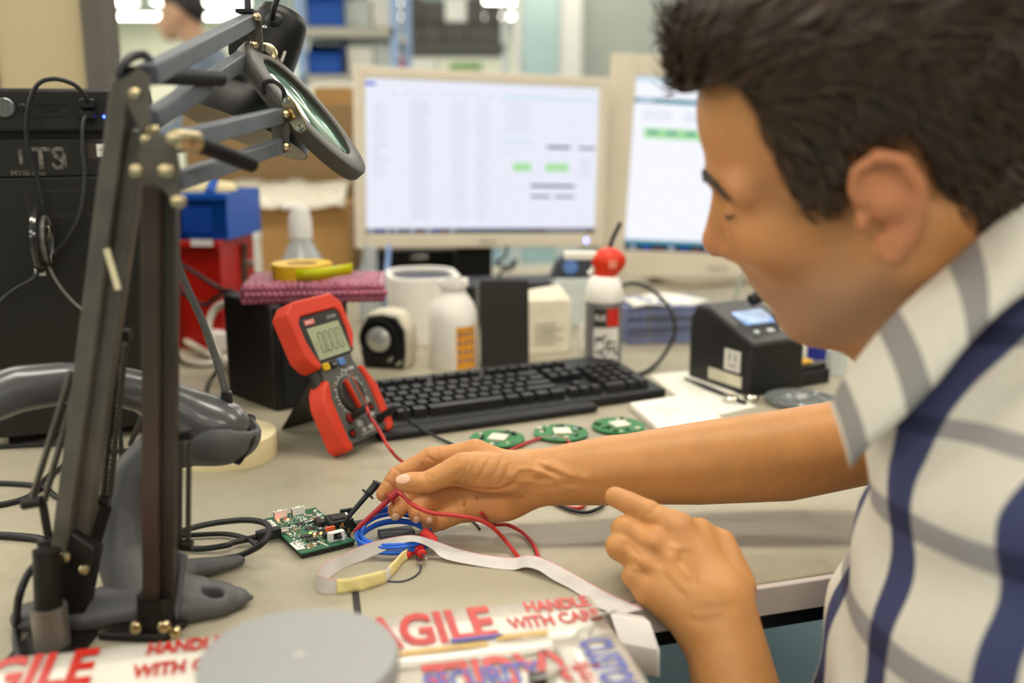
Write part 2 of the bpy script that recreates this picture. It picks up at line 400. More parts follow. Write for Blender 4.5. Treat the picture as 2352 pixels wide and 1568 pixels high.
def carton(name, label, cat, px0, px1, pyt, pyb, Y, m, depth=.15, lid=None, rz=0, group=None, bevel=.003):
    a, b = W(px0, pyb, Y), W(px1, pyt, Y); w, h = (b.x - a.x), (b.z - a.z)
    t = thing(name, label, cat, ((a.x + b.x) / 2, Y, a.z), rz, group)
    MB().box((-w / 2, 0, 0), (w / 2, depth, h * .9)).build('body', m, t, bevel=bevel)
    MB().box((-w / 2 * 1.03, -.003, h * .86), (w / 2 * 1.03, depth + .003, h)).build('lid', lid or m, t, bevel=bevel)
    return t
m_pgrey = mat('pale_grey_box', '#c9d0cc', .6, var=.08)
m_dgrey = mat('dark_grey_crate', '#55524e', .7, var=.12, scale=12)
carton('archive_box', 'pale box between the blue bin and the rack post on the upper shelf', 'box', 792, 850, 0, 61, RY + .05, m_pgrey)
carton('archive_box', 'narrow white box at the right end of the upper rack shelf', 'box', 856, 893, -15, 61, RY + .05, m_white)
carton('archive_box', 'white box beside the blue bin on the lower rack shelf', 'box', 800, 858, 108, 171, RY + .05, m_white)
carton('archive_box', 'thin grey box at the right end of the lower rack shelf', 'box', 864, 892, 100, 171, RY + .05, m_pgrey)
# cardboard cartons on a low table in front of the rack
st = thing('side_table', 'low pale side table carrying cartons below the storage rack', 'table', (W(760, 300, 2.75).x, 2.75, FL)); hq = W(760, 277, 2.78).z - FL
MB().box((-.3, 0, hq - .03), (.25, .3, hq)).build('table_top', m_shelf, st, bevel=.003)
for x in (-.28, .2):
    for y in (.02, .25): MB().box((x, y, 0), (x + .03, y + .03, hq - .03)).build('leg', m_greyframe, st)
carton('carton', 'open tan carton with white paper under the blue bins', 'box', 722, 806, 190, 277, 2.78, m_card, lid=mat('paper_white', '#ece8dc', .8))
# dark crates on a second rack
r2 = thing('storage_rack', 'grey rack of dark crates far behind the monitor top', 'rack', (W(1040, 60, 4.6).x, 4.6, FL))
c0 = W(1040, 60, 4.6).x; xa, xb = W(912, 60, 4.6).x - c0, W(1160, 60, 4.6).x - c0
for x in (xa, xb):
    for y in (0, .4): MB().box((x - .015, y, 0), (x + .015, y + .03, 2.3)).build('upright', m_pgrey, r2)
for pz in (102, 260):
    z = W(800, pz, 4.6).z - FL; MB().box((xa, 0, z - .03), (xb, .43, z)).build('shelf', m_greyframe, r2)
for i, (a, b, top) in enumerate(((922, 965, -8), (968, 1018, 2), (1075, 1110, -4), (1113, 1150, 8))):
    carton('crate', ['dark grey crate at the left end of the far rack', 'dark grey crate left of the white box on the far rack', 'dark grey crate right of the white box on the far rack', 'dark grey crate at the right end of the far rack'][i], 'crate', a, b, top, 50, 4.62, m_dgrey)
    carton('crate', ['dark lower crate at the left end of the far rack shelf', 'dark lower crate second from left on the far rack shelf', 'dark lower crate third from left on the far rack shelf', 'dark lower crate at the right end of the far rack shelf'][i], 'crate', a, b, 53, 101, 4.62, m_dgrey)
carton('archive_box', 'white box between the dark crates on the far rack', 'box', 1022, 1070, -6, 50, 4.62, m_white)
carton('crate', 'dark crate under the white box on the far rack', 'crate', 1021, 1071, 53, 101, 4.62, m_dgrey)
carton('archive_box', 'white box with green top standing above the monitor on the far rack', 'box', 1035, 1105, 145, 255, 4.62, m_white, lid=mat('green_lid', '#5f9a2a', .6))
carton('archive_box', 'white box under the dark crates beside a red box', 'box', 925, 1000, 140, 258, 4.64, m_white)
carton('archive_box', 'small red box just above the monitor on the far rack', 'box', 902, 922, 128, 176, 3.9, m_red)
tb = thing('side_table', 'low table holding the small red box far behind the monitor', 'table', (W(912, 176, 3.9).x, 3.85, FL)); hz = W(912, 176, 3.9).z - FL
MB().box((-.06, 0, hz - .03), (.06, .3, hz)).build('table_top', m_shelf, tb)
MB().box((-.03, .1, 0), (.03, .2, hz - .03)).build('pedestal', m_shelf, tb)
# ------------------------------------------------------------------ computer tower
m_case = mat('tower_black', '#15120f', .5, var=.15, scale=60, bump=.05, stretch=(1, 1, .08))
m_case2 = mat('tower_panel', '#191613', .45, var=.12, scale=60, stretch=(1, 1, .1))
m_black = mat('black_plastic', '#121214', .4, var=.2)
m_gap = mat('gap_black', '#050505', .8)
m_cable = mat('black_cable', '#1b1b1d', .45, var=.2)
m_chrome = mat('chrome', '#c9c6bf', .18, 1, var=.08)
m_brass = mat('nickel_warm', '#cbb993', .25, 1, var=.1)
m_steel = mat('brushed_steel', '#8e8e90', .3, 1, var=.3, scale=8, stretch=(30, 1, 1))
ta = R(19); TWw = .208; b = Z(404, 994); a = b - Vector((math.cos(ta), math.sin(ta), 0)) * TWw
tw = thing('computer_tower', 'black desktop computer tower with worn white lettering behind the lamp arms', 'computer', (a.x, a.y, 0), ta)
FT = .014; TWh = .41
MB().box((0, .006, FT), (TWw, .42, TWh - .004)).build('case', m_case, tw, bevel=.003)
for x in (.02, TWw - .05):
    for y in (.02, .36): MB().box((x, y, 0), (x + .03, y + .03, FT)).build('foot', m_black, tw)
TNn = Vector((math.sin(ta), -math.cos(ta), 0)); TPp = Vector((a.x, a.y, 0)); TXx = Vector((math.cos(ta), math.sin(ta), 0))
def onface(px, py): d = _ray(px, py); o_ = Vector((0, 0, CAM_H)); return o_ + d * ((TPp - o_).dot(TNn) / d.dot(TNn))
def tu(px, py=345): return (onface(px, py) - TPp).dot(TXx)
def tv(py, px=150): return onface(px, py).z
MB().box((0, -.004, tv(303)), (TWw, .006, TWh)).build('top_panel', m_case2, tw, bevel=.004)
MB().box((.001, .001, tv(320)), (TWw - .001, .006, tv(303))).build('gap', m_gap, tw)
MB().box((0, -.002, tv(404)), (TWw, .006, tv(320))).build('drive_cover', m_case2, tw, bevel=.0015)
MB().box((0, -.002, FT), (TWw, .006, tv(406))).build('lower_panel', m_case2, tw, bevel=.0015)
Fz = frame((0, 0, 0), (1, 0, 0), (0, -1, 0))                 # face plane: x right, y up(z), normal to the viewer
def face(px, py, d=.0): return Matrix.Translation((tu(px, py), -d, tv(py, px))) @ Matrix(((1, 0, 0, 0), (0, 0, -1, 0), (0, 1, 0, 0), (0, 0, 0, 1)))
pb = MB().lathe([(.0105, .0), (.0105, .004), (.0095, .005), (0, .005)], 28, face(12, 247, .0035)).build('power_button', m_steel, tw)
MB().lathe([(.0115, 0), (.0125, .0018), (.0105, .0018)], 28, face(12, 247, .0035)).build('ring', m_black, pb)
MB().lathe([(.0045, 0), (.0045, .003), (.0035, .004), (0, .004)], 20, face(52, 247, .0035)).build('reset_button', m_black, tw)
cr = MB().prism(rrect(.038, .0155, .003), 0, .0012, face(116, 250, .004)).build('card_reader', m_case, tw)
MB().box((-.017, .002, .0012), (.017, .0055, .0016), face(116, 250, .004)).build('slot', m_gap, cr)
MB().box((-.006, -.0035, .0012), (.009, -.001, .0016), face(116, 250, .004)).build('slot', m_gap, cr)
for y in (238, 264): MB().box((-.009, -.005, 0), (.009, .005, .0008), face(203, y, .004)).build('usb_port', m_gap, tw)
m_led = mat('blue_led', '#2038ff', .4, emit=25, var=.01)
MB().lathe([(.0016, 0), (.0016, .0012), (0, .0018)], 12, face(240, 268, .004)).build('power_light', m_led, tw)
# recessed frame line on the lower panel
for (x0, x1, y0, y1) in ((60, 400, 437, 439), (60, 400, 494, 496), (59, 61, 437, 496)):
    MB().box((tu(x0, y0), -.0024, tv(y1)), (min(tu(x1, y0), TWw), -.002, tv(y0))).build('groove', mat('groove_brown', '#3a332c', .6), tw)
stk = MB().box((-.0095, -.007, 0), (.0085, .007, .0006), face(243, 345, .002)).build('label_sticker', mat('label_white', '#e6e4e0', .6, var=.03), tw)
m_ink = mat('ink_dark', '#33302e', .7)
v, f = text_faces('CONTRA', .0032, 0, .0001); MB().add(v, f, face(240, 344, .0027)).build('lettering', m_ink, stk, smooth=0)
MB().box((-.006, -.009, 0), (.004, .0085, .0003), face(215, 347, .002)).build('glue_trace', mat('glue_brown', '#3c3126', .7), tw)
m_worn = mat('worn_white', '#6d6862', .8, var=.7, scale=260)
v, f = text_faces('TS', .034, 0, .0006); MB().add(v, f, face(112, 366, .0023)).build('lettering', m_worn, tw, smooth=0)
v, f = text_faces('I', .022, 0, .0008); MB().add(v, f, face(48, 362, .0023)).add(v, f, face(149, 370, .0023)).build('lettering', m_worn, tw, smooth=0)
v, f = text_faces('MTBI-mini', .0085); MB().add(v, f, face(66, 398, .0023)).build('lettering', m_worn, tw, smooth=0)

# USB plugs, their leads and the little hub that hangs before the tower
TWM = WM[tw]
def TF(px, py, d=.0): return TWM @ Vector((tu(px, py), -d, tv(py, px)))       # a place d before the tower's front
def cable(name, label, pts, r, m=None, n=8, sub=8, plug=None):
    t = thing(name, label, 'cable', pts[0])
    MB().tube(pts, r, n, sub).build('lead', m or m_cable, t, world=True, smooth=60)
    return t
c1 = cable('usb_cable', 'thick black cable arching from the tower socket to the hub', [TF(203, 238, .022), TF(200, 222, .03), TF(175, 196, .034), TF(130, 184, .035), TF(92, 200, .035), TF(72, 260, .034), TF(72, 330, .032), TF(95, 410, .03), TF(108, 470, .03)], .0026)
MB().box((-.008, -.005, -.001), (.008, .005, .021), TWM @ face(203, 238, .004)).build('plug', m_black, c1, world=True, bevel=.0015)
c2 = cable('usb_cable', 'thin black cable hanging from the lower tower socket', [TF(200, 264, .02), TF(194, 285, .024), TF(193, 340, .026), TF(198, 400, .026), TF(188, 480, .024), TF(165, 530, .02), TF(130, 575, .015), TF(100, 610, .013)], .0021, mat('cable_grey', '#3a3a3c', .3, var=.1))
MB().box((-.008, -.0045, -.001), (.008, .0045, .018), TWM @ face(203, 264, .004)).build('plug', m_black, c2, world=True, bevel=.0015)
hub = thing('usb_hub', 'round black hub with chrome ports hanging before the tower', 'hub', TF(105, 545, .03))
hc = TF(98, 545, .03); hx = Vector((.25, -.97, 0)).normalized(); HF = frame(hc, hx, hx.cross(Vector((0, 0, 1))))
m_hub = mat('hub_smoke', '#2b2a28', .15, var=.2, coat=.6)
MB().lathe([(.0, -.006), (.03, -.006), (.036, -.003), (.037, 0), (.036, .003), (.03, .006), (0, .006)], 40, HF).build('shell', m_hub, hub, world=True)
MB().lathe([(.02, -.009), (.027, -.009), (.027, -.006)], 36, HF, cap=False).build('clear_rim', mat('clear_plastic', '#cfd2cc', .1, trans=.8, var=.05), hub, world=True, sol=.001)
for px, py in ((112, 520), (116, 585), (104, 615)):
    p = TF(px, py, .03); MB().cbox((0, 0, 0), (.013, .012, .008), Matrix.Translation(p)).build('port', m_chrome, hub, world=True, bevel=.0008)
c3 = cable('usb_cable', 'black cable running left from the hub', [TF(103, 605, .034), TF(85, 630, .034), TF(50, 650, .036), TF(20, 672, .04), TF(-8, 710, .045), TF(-40, 790, .05), TF(-70, 1000, .05)], .0024)
c4 = cable('usb_cable', 'thin grey cable slanting from the hub plug behind the lamp arm', [TF(112, 575, .04), TF(122, 605, .04), TF(145, 645, .04), TF(180, 685, .04), TF(222, 720, .04), TF(240, 800, .038), TF(250, 985, .035)], .0017, mat('cable_pale', '#77726c', .3, var=.1))
MB().cyl(TF(108, 560, .04), TF(117, 600, .04), .0062, .0045, 10).build('plug', m_black, c4, world=True)

# ------------------------------------------------------------------ articulated lamps
m_arm = mat('arm_grey', '#666a72', .45, .4, var=.12, scale=50)  # light falling on the upper bars is put into this paler grey
m_armb = mat('arm_black', '#625d54', .45, .4, var=.15, scale=50)
m_base = mat('lamp_base_black', '#1e1a17', .45, .3, var=.15)
m_shade = mat('shade_black', '#191613', .38, .3, var=.15, scale=90, bump=.12, bscale=1500)
m_shin = mat('shade_inside', '#a59a86', .45, var=.05)
m_spring = mat('spring_steel', '#55504a', .3, .9, var=.1)
def spring(mb, p0, p1, r, turns=34):
    p0, p1 = Vector(p0), Vector(p1); L_ = (p1 - p0).length; pr = []
    for i in range(turns * 2 + 1): pr.append((r if i % 2 else r * .72, L_ * i / (turns * 2)))
    return mb.lathe(pr, 8, frame(p0, (p1 - p0).orthogonal(), p1 - p0))
def bolts(t, pts, r=.0042, ax=None, L_=.006):
    for p in pts:
        p = Vector(p); d = Vector(ax) if ax is not None else (Vector((0, 0, CAM_H)) - p).normalized() * 0 + Vector((.35, -.94, 0))
        MB().lathe([(r * .9, -.001), (r, 0), (r, L_ * .5), (r * .7, L_ * .85), (0, L_)], 12, frame(p, d.orthogonal(), d)).build('bolt', m_brass, t, world=True)

# lamp with the black cone shade
la = thing('desk_lamp', 'articulated desk lamp with a black cone shade clamped at the bench edge', 'lamp', Z(120, 1492))
B0 = Z(122, 1490)
JA = W(318, 205, .66)                  # elbow
TA_ = W(580, 72, .955)                 # tip of the upper arm
lo1, hi1 = W(140, 1275, .69), W(285, 185, .665)
lo2, hi2 = W(190, 1240, .70), W(322, 300, .675)
MB().cyl(B0 + Vector((0, 0, .002)), B0 + Vector((0, 0, .034)), .0125, n=20).build('clamp_sleeve', mat('sleeve_grey', '#8e8680', .35, .6), la, world=True)
MB().cbox((B0.x, B0.y - .01, .002), (.05, .06, .004)).build('clamp_plate', m_base, la, world=True, bevel=.001)
MB().cyl(B0 + Vector((0, 0, .034)), B0 + Vector((0, .006, .075)), .0095, n=16).build('post', m_base, la, world=True)
q = W(140, 1290, .69)
MB().prism([(-.012, -.045), (.016, -.05), (.03, .012), (.012, .026), (-.014, .018)], -.008, .008, frame(q, (1, 0, 0), (0, -1, .1))).build('base_bracket', m_base, la, world=True, bevel=.002)
MB().bar(lo1, hi1, .0125, .0125, (0, -1, 0)).build('lower_arm', m_armb, la, world=True, bevel=.0012)
MB().bar(lo2, hi2, .0115, .0115, (0, -1, 0)).build('lower_arm', m_armb, la, world=True, bevel=.0012)
for a, b in (((72, 1150), (165, 850)), ((102, 1150), (185, 850))): spring(MB(), W(*a, .685), W(*b, .68), .0028).build('spring', m_spring, la, world=True)
for a, b in (((236, 1140), (272, 790)), ((252, 1140), (288, 790))): spring(MB(), W(*a, .715), W(*b, .70), .0027).build('spring', m_spring, la, world=True)
for (a, b, Y) in (((52, 1158), (98, 1150), .683), ((216, 1150), (252, 1152), .712), ((262, 768), (300, 768), .70)):
    MB().cyl(W(*a, Y), W(*b, Y), .0042, n=12).build('spring_pin', m_base, la, world=True)
MB().bar(W(98, 1155, .685), W(116, 1260, .69), .004, .006).build('spring_link', m_base, la, world=True)
MB().bar(W(240, 1160, .71), W(205, 1275, .70), .006, .010).build('spring_link', m_base, la, world=True)
bolts(la, [W(151, 1276, .675), W(193, 1305, .68)])
MB().box((-.002, -.014, 0), (.002, .014, .001), frame(W(259, 618, .66), (1, 0, .2), (0, -1, 0))).build('tag', mat('tag_cream', '#ded0ac', .6), la, world=True)
# elbow bracket
for Y in (.645, .68):
    el = [W(x, y, Y) for x, y in ((272, 190), (318, 160), (345, 172), (345, 290), (325, 300))]
    n = Vector((0, -.0025, 0)); mb = MB(); k = len(el)
    mb.add([p for p in el] + [p + n for p in el], [tuple(range(k)), tuple(range(k, 2 * k))[::-1]] + [(i, k + i, k + (i + 1) % k, (i + 1) % k) for i in range(k)]).build('elbow_plate', m_armb, la, world=True)
u1, v1 = W(340, 172, .66), W(577, 47, .955)
u2, v2 = W(345, 278, .665), W(578, 122, .95)
MB().bar(u1, v1, .0125, .0135, (0, 0, 1)).build('upper_arm', m_arm, la, world=True, bevel=.0012)
MB().bar(u2, v2, .0120, .0130, (0, 0, 1)).build('upper_arm', m_arm, la, world=True, bevel=.0012)
MB().tube([W(300, 172, .65), W(360, 174, .68), W(505, 181, .80)], .0058, 12, 4).build('handle', mat('grip_black', '#0c0b0b', .6, spec=.25), la, world=True, smooth=60)
MB().tube([W(280, 200, .65), W(276, 160, .65), W(300, 132, .66), W(332, 126, .67), W(346, 148, .67), W(344, 168, .68)], .003, 8, 6).build('cord_loop', m_cable, la, world=True, smooth=60)
bolts(la, [W(350, 300, .66), W(338, 322, .655), W(312, 215, .645)], .0045)
tipA = [W(x, y, .95) for x, y in ((578, 28), (600, 36), (606, 118), (584, 126), (572, 80))]
mb = MB(); n = Vector((0, -.003, 0)); k = 5
mb.add(tipA + [p + n for p in tipA], [tuple(range(k)), tuple(range(k, 2 * k))[::-1]] + [(i, k + i, k + (i + 1) % k, (i + 1) % k) for i in range(k)]).build('tip_plate', m_armb, la, world=True)
MB().cbox((0, 0, 0), (.016, .018, .003), Matrix.Translation(W(567, 27, .95))).build('cord_clip', m_black, la, world=True)
bolts(la, [W(588, 40, .94), W(582, 104, .94)], .0042)
# socket and shade share one axis
s0 = W(655, 22, 1.075); s1 = W(550, 300, 1.04); ax = (s1 - s0).normalized(); LF = frame(s0, ax.orthogonal(), ax); LL = (s1 - s0).length
mb = MB().lathe([(0, .0), (.016, .0), (.0235, .004), (.0275, .013), (.0298, .034), (.030, .066), (.0302, .08)], 40, LF)
soc = mb.build('socket', m_shade, la, world=True, smooth=50)
MB().lathe([(.030, .074), (.040, .082), (.058, LL - .035), (.0700, LL - .01), (.0725, LL), (.071, LL), (.067, LL - .012), (.056, LL - .034), (.034, .085)], 48, LF, cap=False).build('shade', [m_shade, m_shin], la, world=True, smooth=50)
so = bpy.data.objects.get('shade'); 
for p in so.data.polygons: p.material_index = 1 if p.index >= 48 * 5 else 0
MB().lathe([(0, LL - .05), (.022, LL - .045), (.03, LL - .03), (.026, LL - .016), (0, LL - .01)], 24, LF).build('bulb', mat('bulb_white', '#e9e2cf', .3), la, world=True)
sd = ax.cross(Vector((0, 1, .1))).normalized(); side = -ax.cross(sd).normalized()
if side.y > 0: side = -side
for k_ in range(2):
    an = R(18 + 22 * k_); dv = side * math.cos(an) + ax.cross(side) * math.sin(an) * (-1 if ax.cross(side).x < 0 else 1)
    p = s0 + ax * .058 + dv * .0299
    MB().prism(rrect(.003, .024, .0014), -.0006, .0006, frame(p, ax.cross(dv), dv)).build('vent_slot', mat('slot_pale', '#d9d2c6', .4) if k_ else m_gap, soc, world=True)
p = s0 + ax * .030 + (side * .97 - Vector((.22, 0, 0))).normalized() * .0297
MB().lathe([(.0022, 0), (.0022, .001), (0, .0016)], 12, frame(p, ax, side)).build('screw', m_chrome, soc, world=True)
g0 = W(628, 46, 1.045)
gr = MB().lathe([(.0095, -.006), (.0095, .002), (.006, .005), (.0032, .006)], 20, frame(g0, ax, (side + Vector((-.2, 0, .25))).normalized())).build('cord_grommet', m_black, la, world=True)
MB().tube([g0 + Vector((0, -.005, 0)), W(629, 20, 1.03), W(640, -15, 1.03), W(655, -80, 1.03), W(640, -150, 1.0), W(600, -150, .98), W(570, -60, .96), W(569, 25, .95)], .0029, 10, 8).build('cord', m_cable, la, world=True, smooth=60)
MB().lathe([(.0105, -.002), (.0105, .002), (.009, .003), (0, .003)], 28, frame(W(612, 124, .985), (1, 0, .3), (.3, -.9, .3))).build('swivel_disc', m_brass, la, world=True)
MB().bar(W(600, 110, .955), W(640, 150, 1.03), .008, .006).build('swivel_neck', m_armb, la, world=True)
MB().cbox((0, 0, 0), (.022, .014, .028), Matrix.Translation(W(552, 95, 1.0))).build('switch_block', m_black, la, world=True, bevel=.003)

# magnifier lamp
lb = thing('magnifier_lamp', 'articulated arm magnifier lamp with a round lens in a grey ring', 'lamp', Z(362, 1460))
B1 = Z(362, 1455)
MB().cyl(B1 + Vector((0, 0, .0)), B1 + Vector((0, 0, .03)), .010, n=16).build('clamp_post', m_base, lb, world=True)
MB().prism([(-.04, -.012), (.012, -.016), (.02, .01), (-.02, .016)], .001, .007, Matrix.Translation(B1)).build('clamp_plate', m_base, lb, world=True, bevel=.0015)
bolts(lb, [W(312, 1438, .665), W(376, 1436, .665), W(402, 1450, .67)], .005)
b1lo, b1hi = W(352, 1420, .685), W(352, 420, .645); b2lo, b2hi = W(389, 1400, .69), W(392, 400, .65)
MB().bar(b1lo, b1hi, .0125, .0125, (0, -1, 0)).build('lower_arm', mat('arm_brown', '#44362c', .4, .4, var=.12), lb, world=True, bevel=.0012)
MB().bar(b2lo, b2hi, .0095, .0125, (0, -1, 0)).build('lower_arm', mat('arm_dark', '#37302a', .4, .4, var=.12), lb, world=True, bevel=.0012)
for x in (412, 432): spring(MB(), W(x, 1240, .70), W(x + 2, 1015, .69), .0024, 26).build('spring', m_spring, lb, world=True)
MB().cyl(W(402, 1002, .69), W(442, 996, .69), .0042, n=12).build('spring_pin', m_base, lb, world=True)
MB().cyl(W(400, 1248, .70), W(442, 1252, .70), .0042, n=12).build('spring_pin', m_base, lb, world=True)
MB().bar(W(418, 1270, .70), W(392, 1432, .69), .011, .005).build('base_link', m_arm, lb, world=True, bevel=.001)
MB().prism([(-.014, -.02), (.014, -.02), (.012, .02), (-.012, .024)], -.009, .009, frame(W(362, 1425, .685), (1, 0, 0), (0, -1, .1))).build('base_bracket', m_base, lb, world=True, bevel=.002)
for Y in (.625, .665):
    el = [W(x, y, Y) for x, y in ((322, 345), (352, 305), (402, 312), (416, 390), (405, 462), (378, 435), (326, 408))]
    mb = MB(); n = Vector((0, -.0025, 0)); k = len(el)
    mb.add(el + [p + n for p in el], [tuple(range(k)), tuple(range(k, 2 * k))[::-1]] + [(i, k + i, k + (i + 1) % k, (i + 1) % k) for i in range(k)]).build('elbow_plate', m_armb if Y < .65 else m_arm, lb, world=True)
bolts(lb, [W(316, 392, .615), W(381, 392, .615), W(410, 462, .615), W(400, 318, .612)], .0045)
MB().cyl(W(402, 320, .635), W(452, 326, .650), .0065, n=16).build('knurled_nut', m_brass, lb, world=True)
MB().tube([W(425, 322, .64), W(480, 340, .67), W(578, 378, .72)], .0058, 12, 4).build('handle', mat('grip_black', '#0c0b0b', .6, spec=.25), lb, world=True, smooth=60)
w1, x1 = W(405, 325, .645), W(650, 263, .885); w2, x2 = W(400, 418, .65), W(652, 332, .885)
MB().bar(w1, x1, .0120, .0130, (0, 0, 1)).build('upper_arm', m_arm, lb, world=True, bevel=.0012)
MB().bar(w2, x2, .0115, .0120, (0, 0, 1)).build('upper_arm', m_arm, lb, world=True, bevel=.0012)
for k_, (Y, dx) in enumerate(((.873, 3), (.90, -18))):
    el = [W(x + dx, y, Y) for x, y in ((644, 246), (658, 250), (664, 300), (655, 350), (648, 350), (642, 300))]
    mb = MB(); n = Vector((0, -.002, 0)); k = len(el)
    mb.add(el + [p + n for p in el], [tuple(range(k)), tuple(range(k, 2 * k))[::-1]] + [(i, k + i, k + (i + 1) % k, (i + 1) % k) for i in range(k)]).build('tip_plate', m_armb, lb, world=True)
bolts(lb, [W(655, 262, .868), W(656, 336, .868)], .0038)
mc = W(700, 253, .952); fwd = Vector((0, _cp, -_sp)); cup = Vector((0, _sp, _cp)); rgt = Vector((1, 0, 0))
vw = (mc - Vector((0, 0, CAM_H))).normalized(); rgt = vw.cross(Vector((0, 0, 1))).normalized(); cup = rgt.cross(vw); fwd = vw
nrm = (.985 * (.753 * rgt + .657 * cup) - .17 * fwd).normalized(); MF = frame(mc, .657 * rgt - .753 * cup, nrm)
rr_ = .0785
MB().lathe([(.052, -.010), (.070, -.010), (rr_ - .001, -.0085), (rr_, -.006), (rr_, .003), (rr_ - .0015, .0045), (.058, .0055), (.0562, .004), (.0562, -.004), (.052, -.006), (.052, -.01)], 72, MF, cap=False).build('ring_housing', mat('ring_grey', '#45423d', .45, .2, var=.06, scale=200, bump=.1, bscale=2500), lb, world=True, smooth=50)
glass = mat('lens_glass', '#9fd0b8', .02, var=.02, trans=.9, ior=1.35, spec=.8)
MB().lathe([(0, -.005), (.035, -.0042), (.056, -.001), (.056, 0), (.035, .0022), (0, .003)], 48, MF).build('lens', glass, lb, world=True, smooth=60)
bp = W(678, 262, .868)
PF = frame(bp, .45 * rgt - .893 * cup, (-.45 * rgt - .1 * cup - .9 * fwd).normalized())
pl = MB().prism([(-.016, -.004), (-.012, -.007), (.0, -.0085), (.012, -.007), (.016, -.003), (.0155, .003), (.008, .0055), (-.008, .0055), (-.0155, .003)], -.001, .001, PF).build('mount_plate', m_brass, lb, world=True, bevel=.0005)
for x in (-.0125, .0125): MB().lathe([(.0032, 0), (.003, .001), (0, .0014)], 14, PF @ Matrix.Translation((x, -.001, .001))).build('screw', m_chrome, pl, world=True)
MB().bar(bp, W(653, 290, .88), .006, .006).build('swivel_neck', m_brass, lb, world=True)
MB().tube([W(627, 252, .885), W(612, 225, .88), W(603, 200, .875), W(612, 188, .872), W(632, 188, .868), W(650, 205, .868), W(653, 232, .87), W(651, 256, .875)], .0021, 8, 8).build('cord_loop', m_cable, lb, world=True, smooth=60)

# ------------------------------------------------------------------ barcode scanner in its gooseneck stand
m_sg = mat('scanner_gloss', '#4f4e4f', .3, var=.08, coat=.5)
m_sm = mat('scanner_matte', '#504f50', .5, var=.06)
sc = thing('barcode_scanner', 'glossy dark grey barcode scanner lying in its stand cradle', 'scanner', W(300, 900, .77))
P_ = [W(-40, 925, .70), W(40, 893, .72), W(140, 880, .74), W(240, 880, .755), W(330, 900, .765), W(420, 945, .775), W(510, 985, .785)]
P_ = [np.array(p) for p in P_]
def f_sc(p):
    d = s_chain(p, P_, [.0165, .0175, .0165, .0155, .0165, .021, .0205])
    h = s_ell(p, P_[-1] * .75 + P_[-2] * .25 + np.array([-.004, 0, 0]), (.032, .026, .021), None)
    return smin(d, h, .012)
allp = np.array(P_); v, f = sdf_mesh(f_sc, allp.min(0) - .05, allp.max(0) + .05, .003)
np_obj('scanner_body', relax(v, f, 3), f, m_sg, sc)
mb = MB(); hd = (Vector(P_[-1]) - Vector(P_[-2])).normalized()
mb.prism(rrect(.05, .03, .008), 0, .006, frame(Vector(P_[-1]) + hd * .017, (0, 1, 0), hd)).build('scan_window', m_gap, sc, world=True, bevel=.001)
MB().tube([W(522, 938, .785), W(518, 900, .79), W(498, 830, .80), W(470, 750, .81), W(430, 660, .82), W(407, 600, .825), W(392, 520, .84), W(380, 560, .95), W(340, 900, 1.05), Z(300, 1020, .004)], .0032, 10, 8).build('scanner_cord', mat('cord_dark', '#3b3a37', .5, var=.1), sc, world=True, smooth=60)
MB().lathe([(.0055, -.012), (.0045, .012)], 12, frame(W(522, 932, .785), (1, 0, 0), (0, 0, 1))).build('strain_relief', m_black, sc, world=True)

ss = thing('scanner_stand', 'dark grey gooseneck scanner stand with a splayed foot on the bench', 'stand', Z(320, 1380))
Bc = np.array(Z(318, 1375, .008))
neck = [np.array(q) for q in (Z(318, 1372, .012), W(282, 1280, .735), W(272, 1180, .75), W(300, 1100, .765), W(350, 1045, .78), W(430, 1020, .785), W(500, 1010, .785))]
fr = [np.array(q) for q in (Z(573, 1372, .006), Z(535, 1374, .007), Z(490, 1378, .008), Z(430, 1378, .009), Z(340, 1375, .010), Z(200, 1405, .010), Z(75, 1415, .007))]
fb = [np.array(q) for q in (Z(340, 1372, .012), Z(420, 1310, .010), Z(545, 1288, .006))]
def f_foot(p):
    q = p * np.array([1, 1, 1.6], np.float32); sc_ = np.array([1, 1, 1.6])
    d = s_chain(q, [x * sc_ for x in fr], [.004, .013, .021, .027, .030, .021, .016])
    d = smin(d, s_chain(q, [x * sc_ for x in fb], [.022, .014, .007]), .015)
    d = np.maximum(d, -(p[:, 2] - .0015))
    c = np.array(Z(275, 1432, .0)); d = smax(d, -(np.linalg.norm((p - c) * np.array([1, 2.2, 3.2]), axis=1) - .030), .006)   # arched underside
    hole = np.array(Z(490, 1384, .010)); hd_ = s_ell(p, hole, (.0085, .0050, .05)); d = smax(d, -hd_, .0012)
    return d
al = np.array(fr + fb); v, f = sdf_mesh(f_foot, al.min(0) - .04, al.max(0) + np.array([.04, .04, .03]), .0018)
np_obj('foot', relax(v, f, 2), f, m_sm, ss)
def f_neck(p):
    d = s_chain(p, neck, [.021, .020, .0185, .0185, .018, .018, .016])
    cup_ = s_ell(p, np.array(W(498, 1000, .782)), (.036, .03, .024)); inn = s_ell(p, np.array(W(492, 960, .782)), (.036, .022, .024))
    return smin(d, smax(cup_, -inn, .003), .01)
al = np.array(neck); v, f = sdf_mesh(f_neck, al.min(0) - .04, al.max(0) + .045, .0028)
np_obj('neck', relax(v, f, 2), f, m_sm, ss)

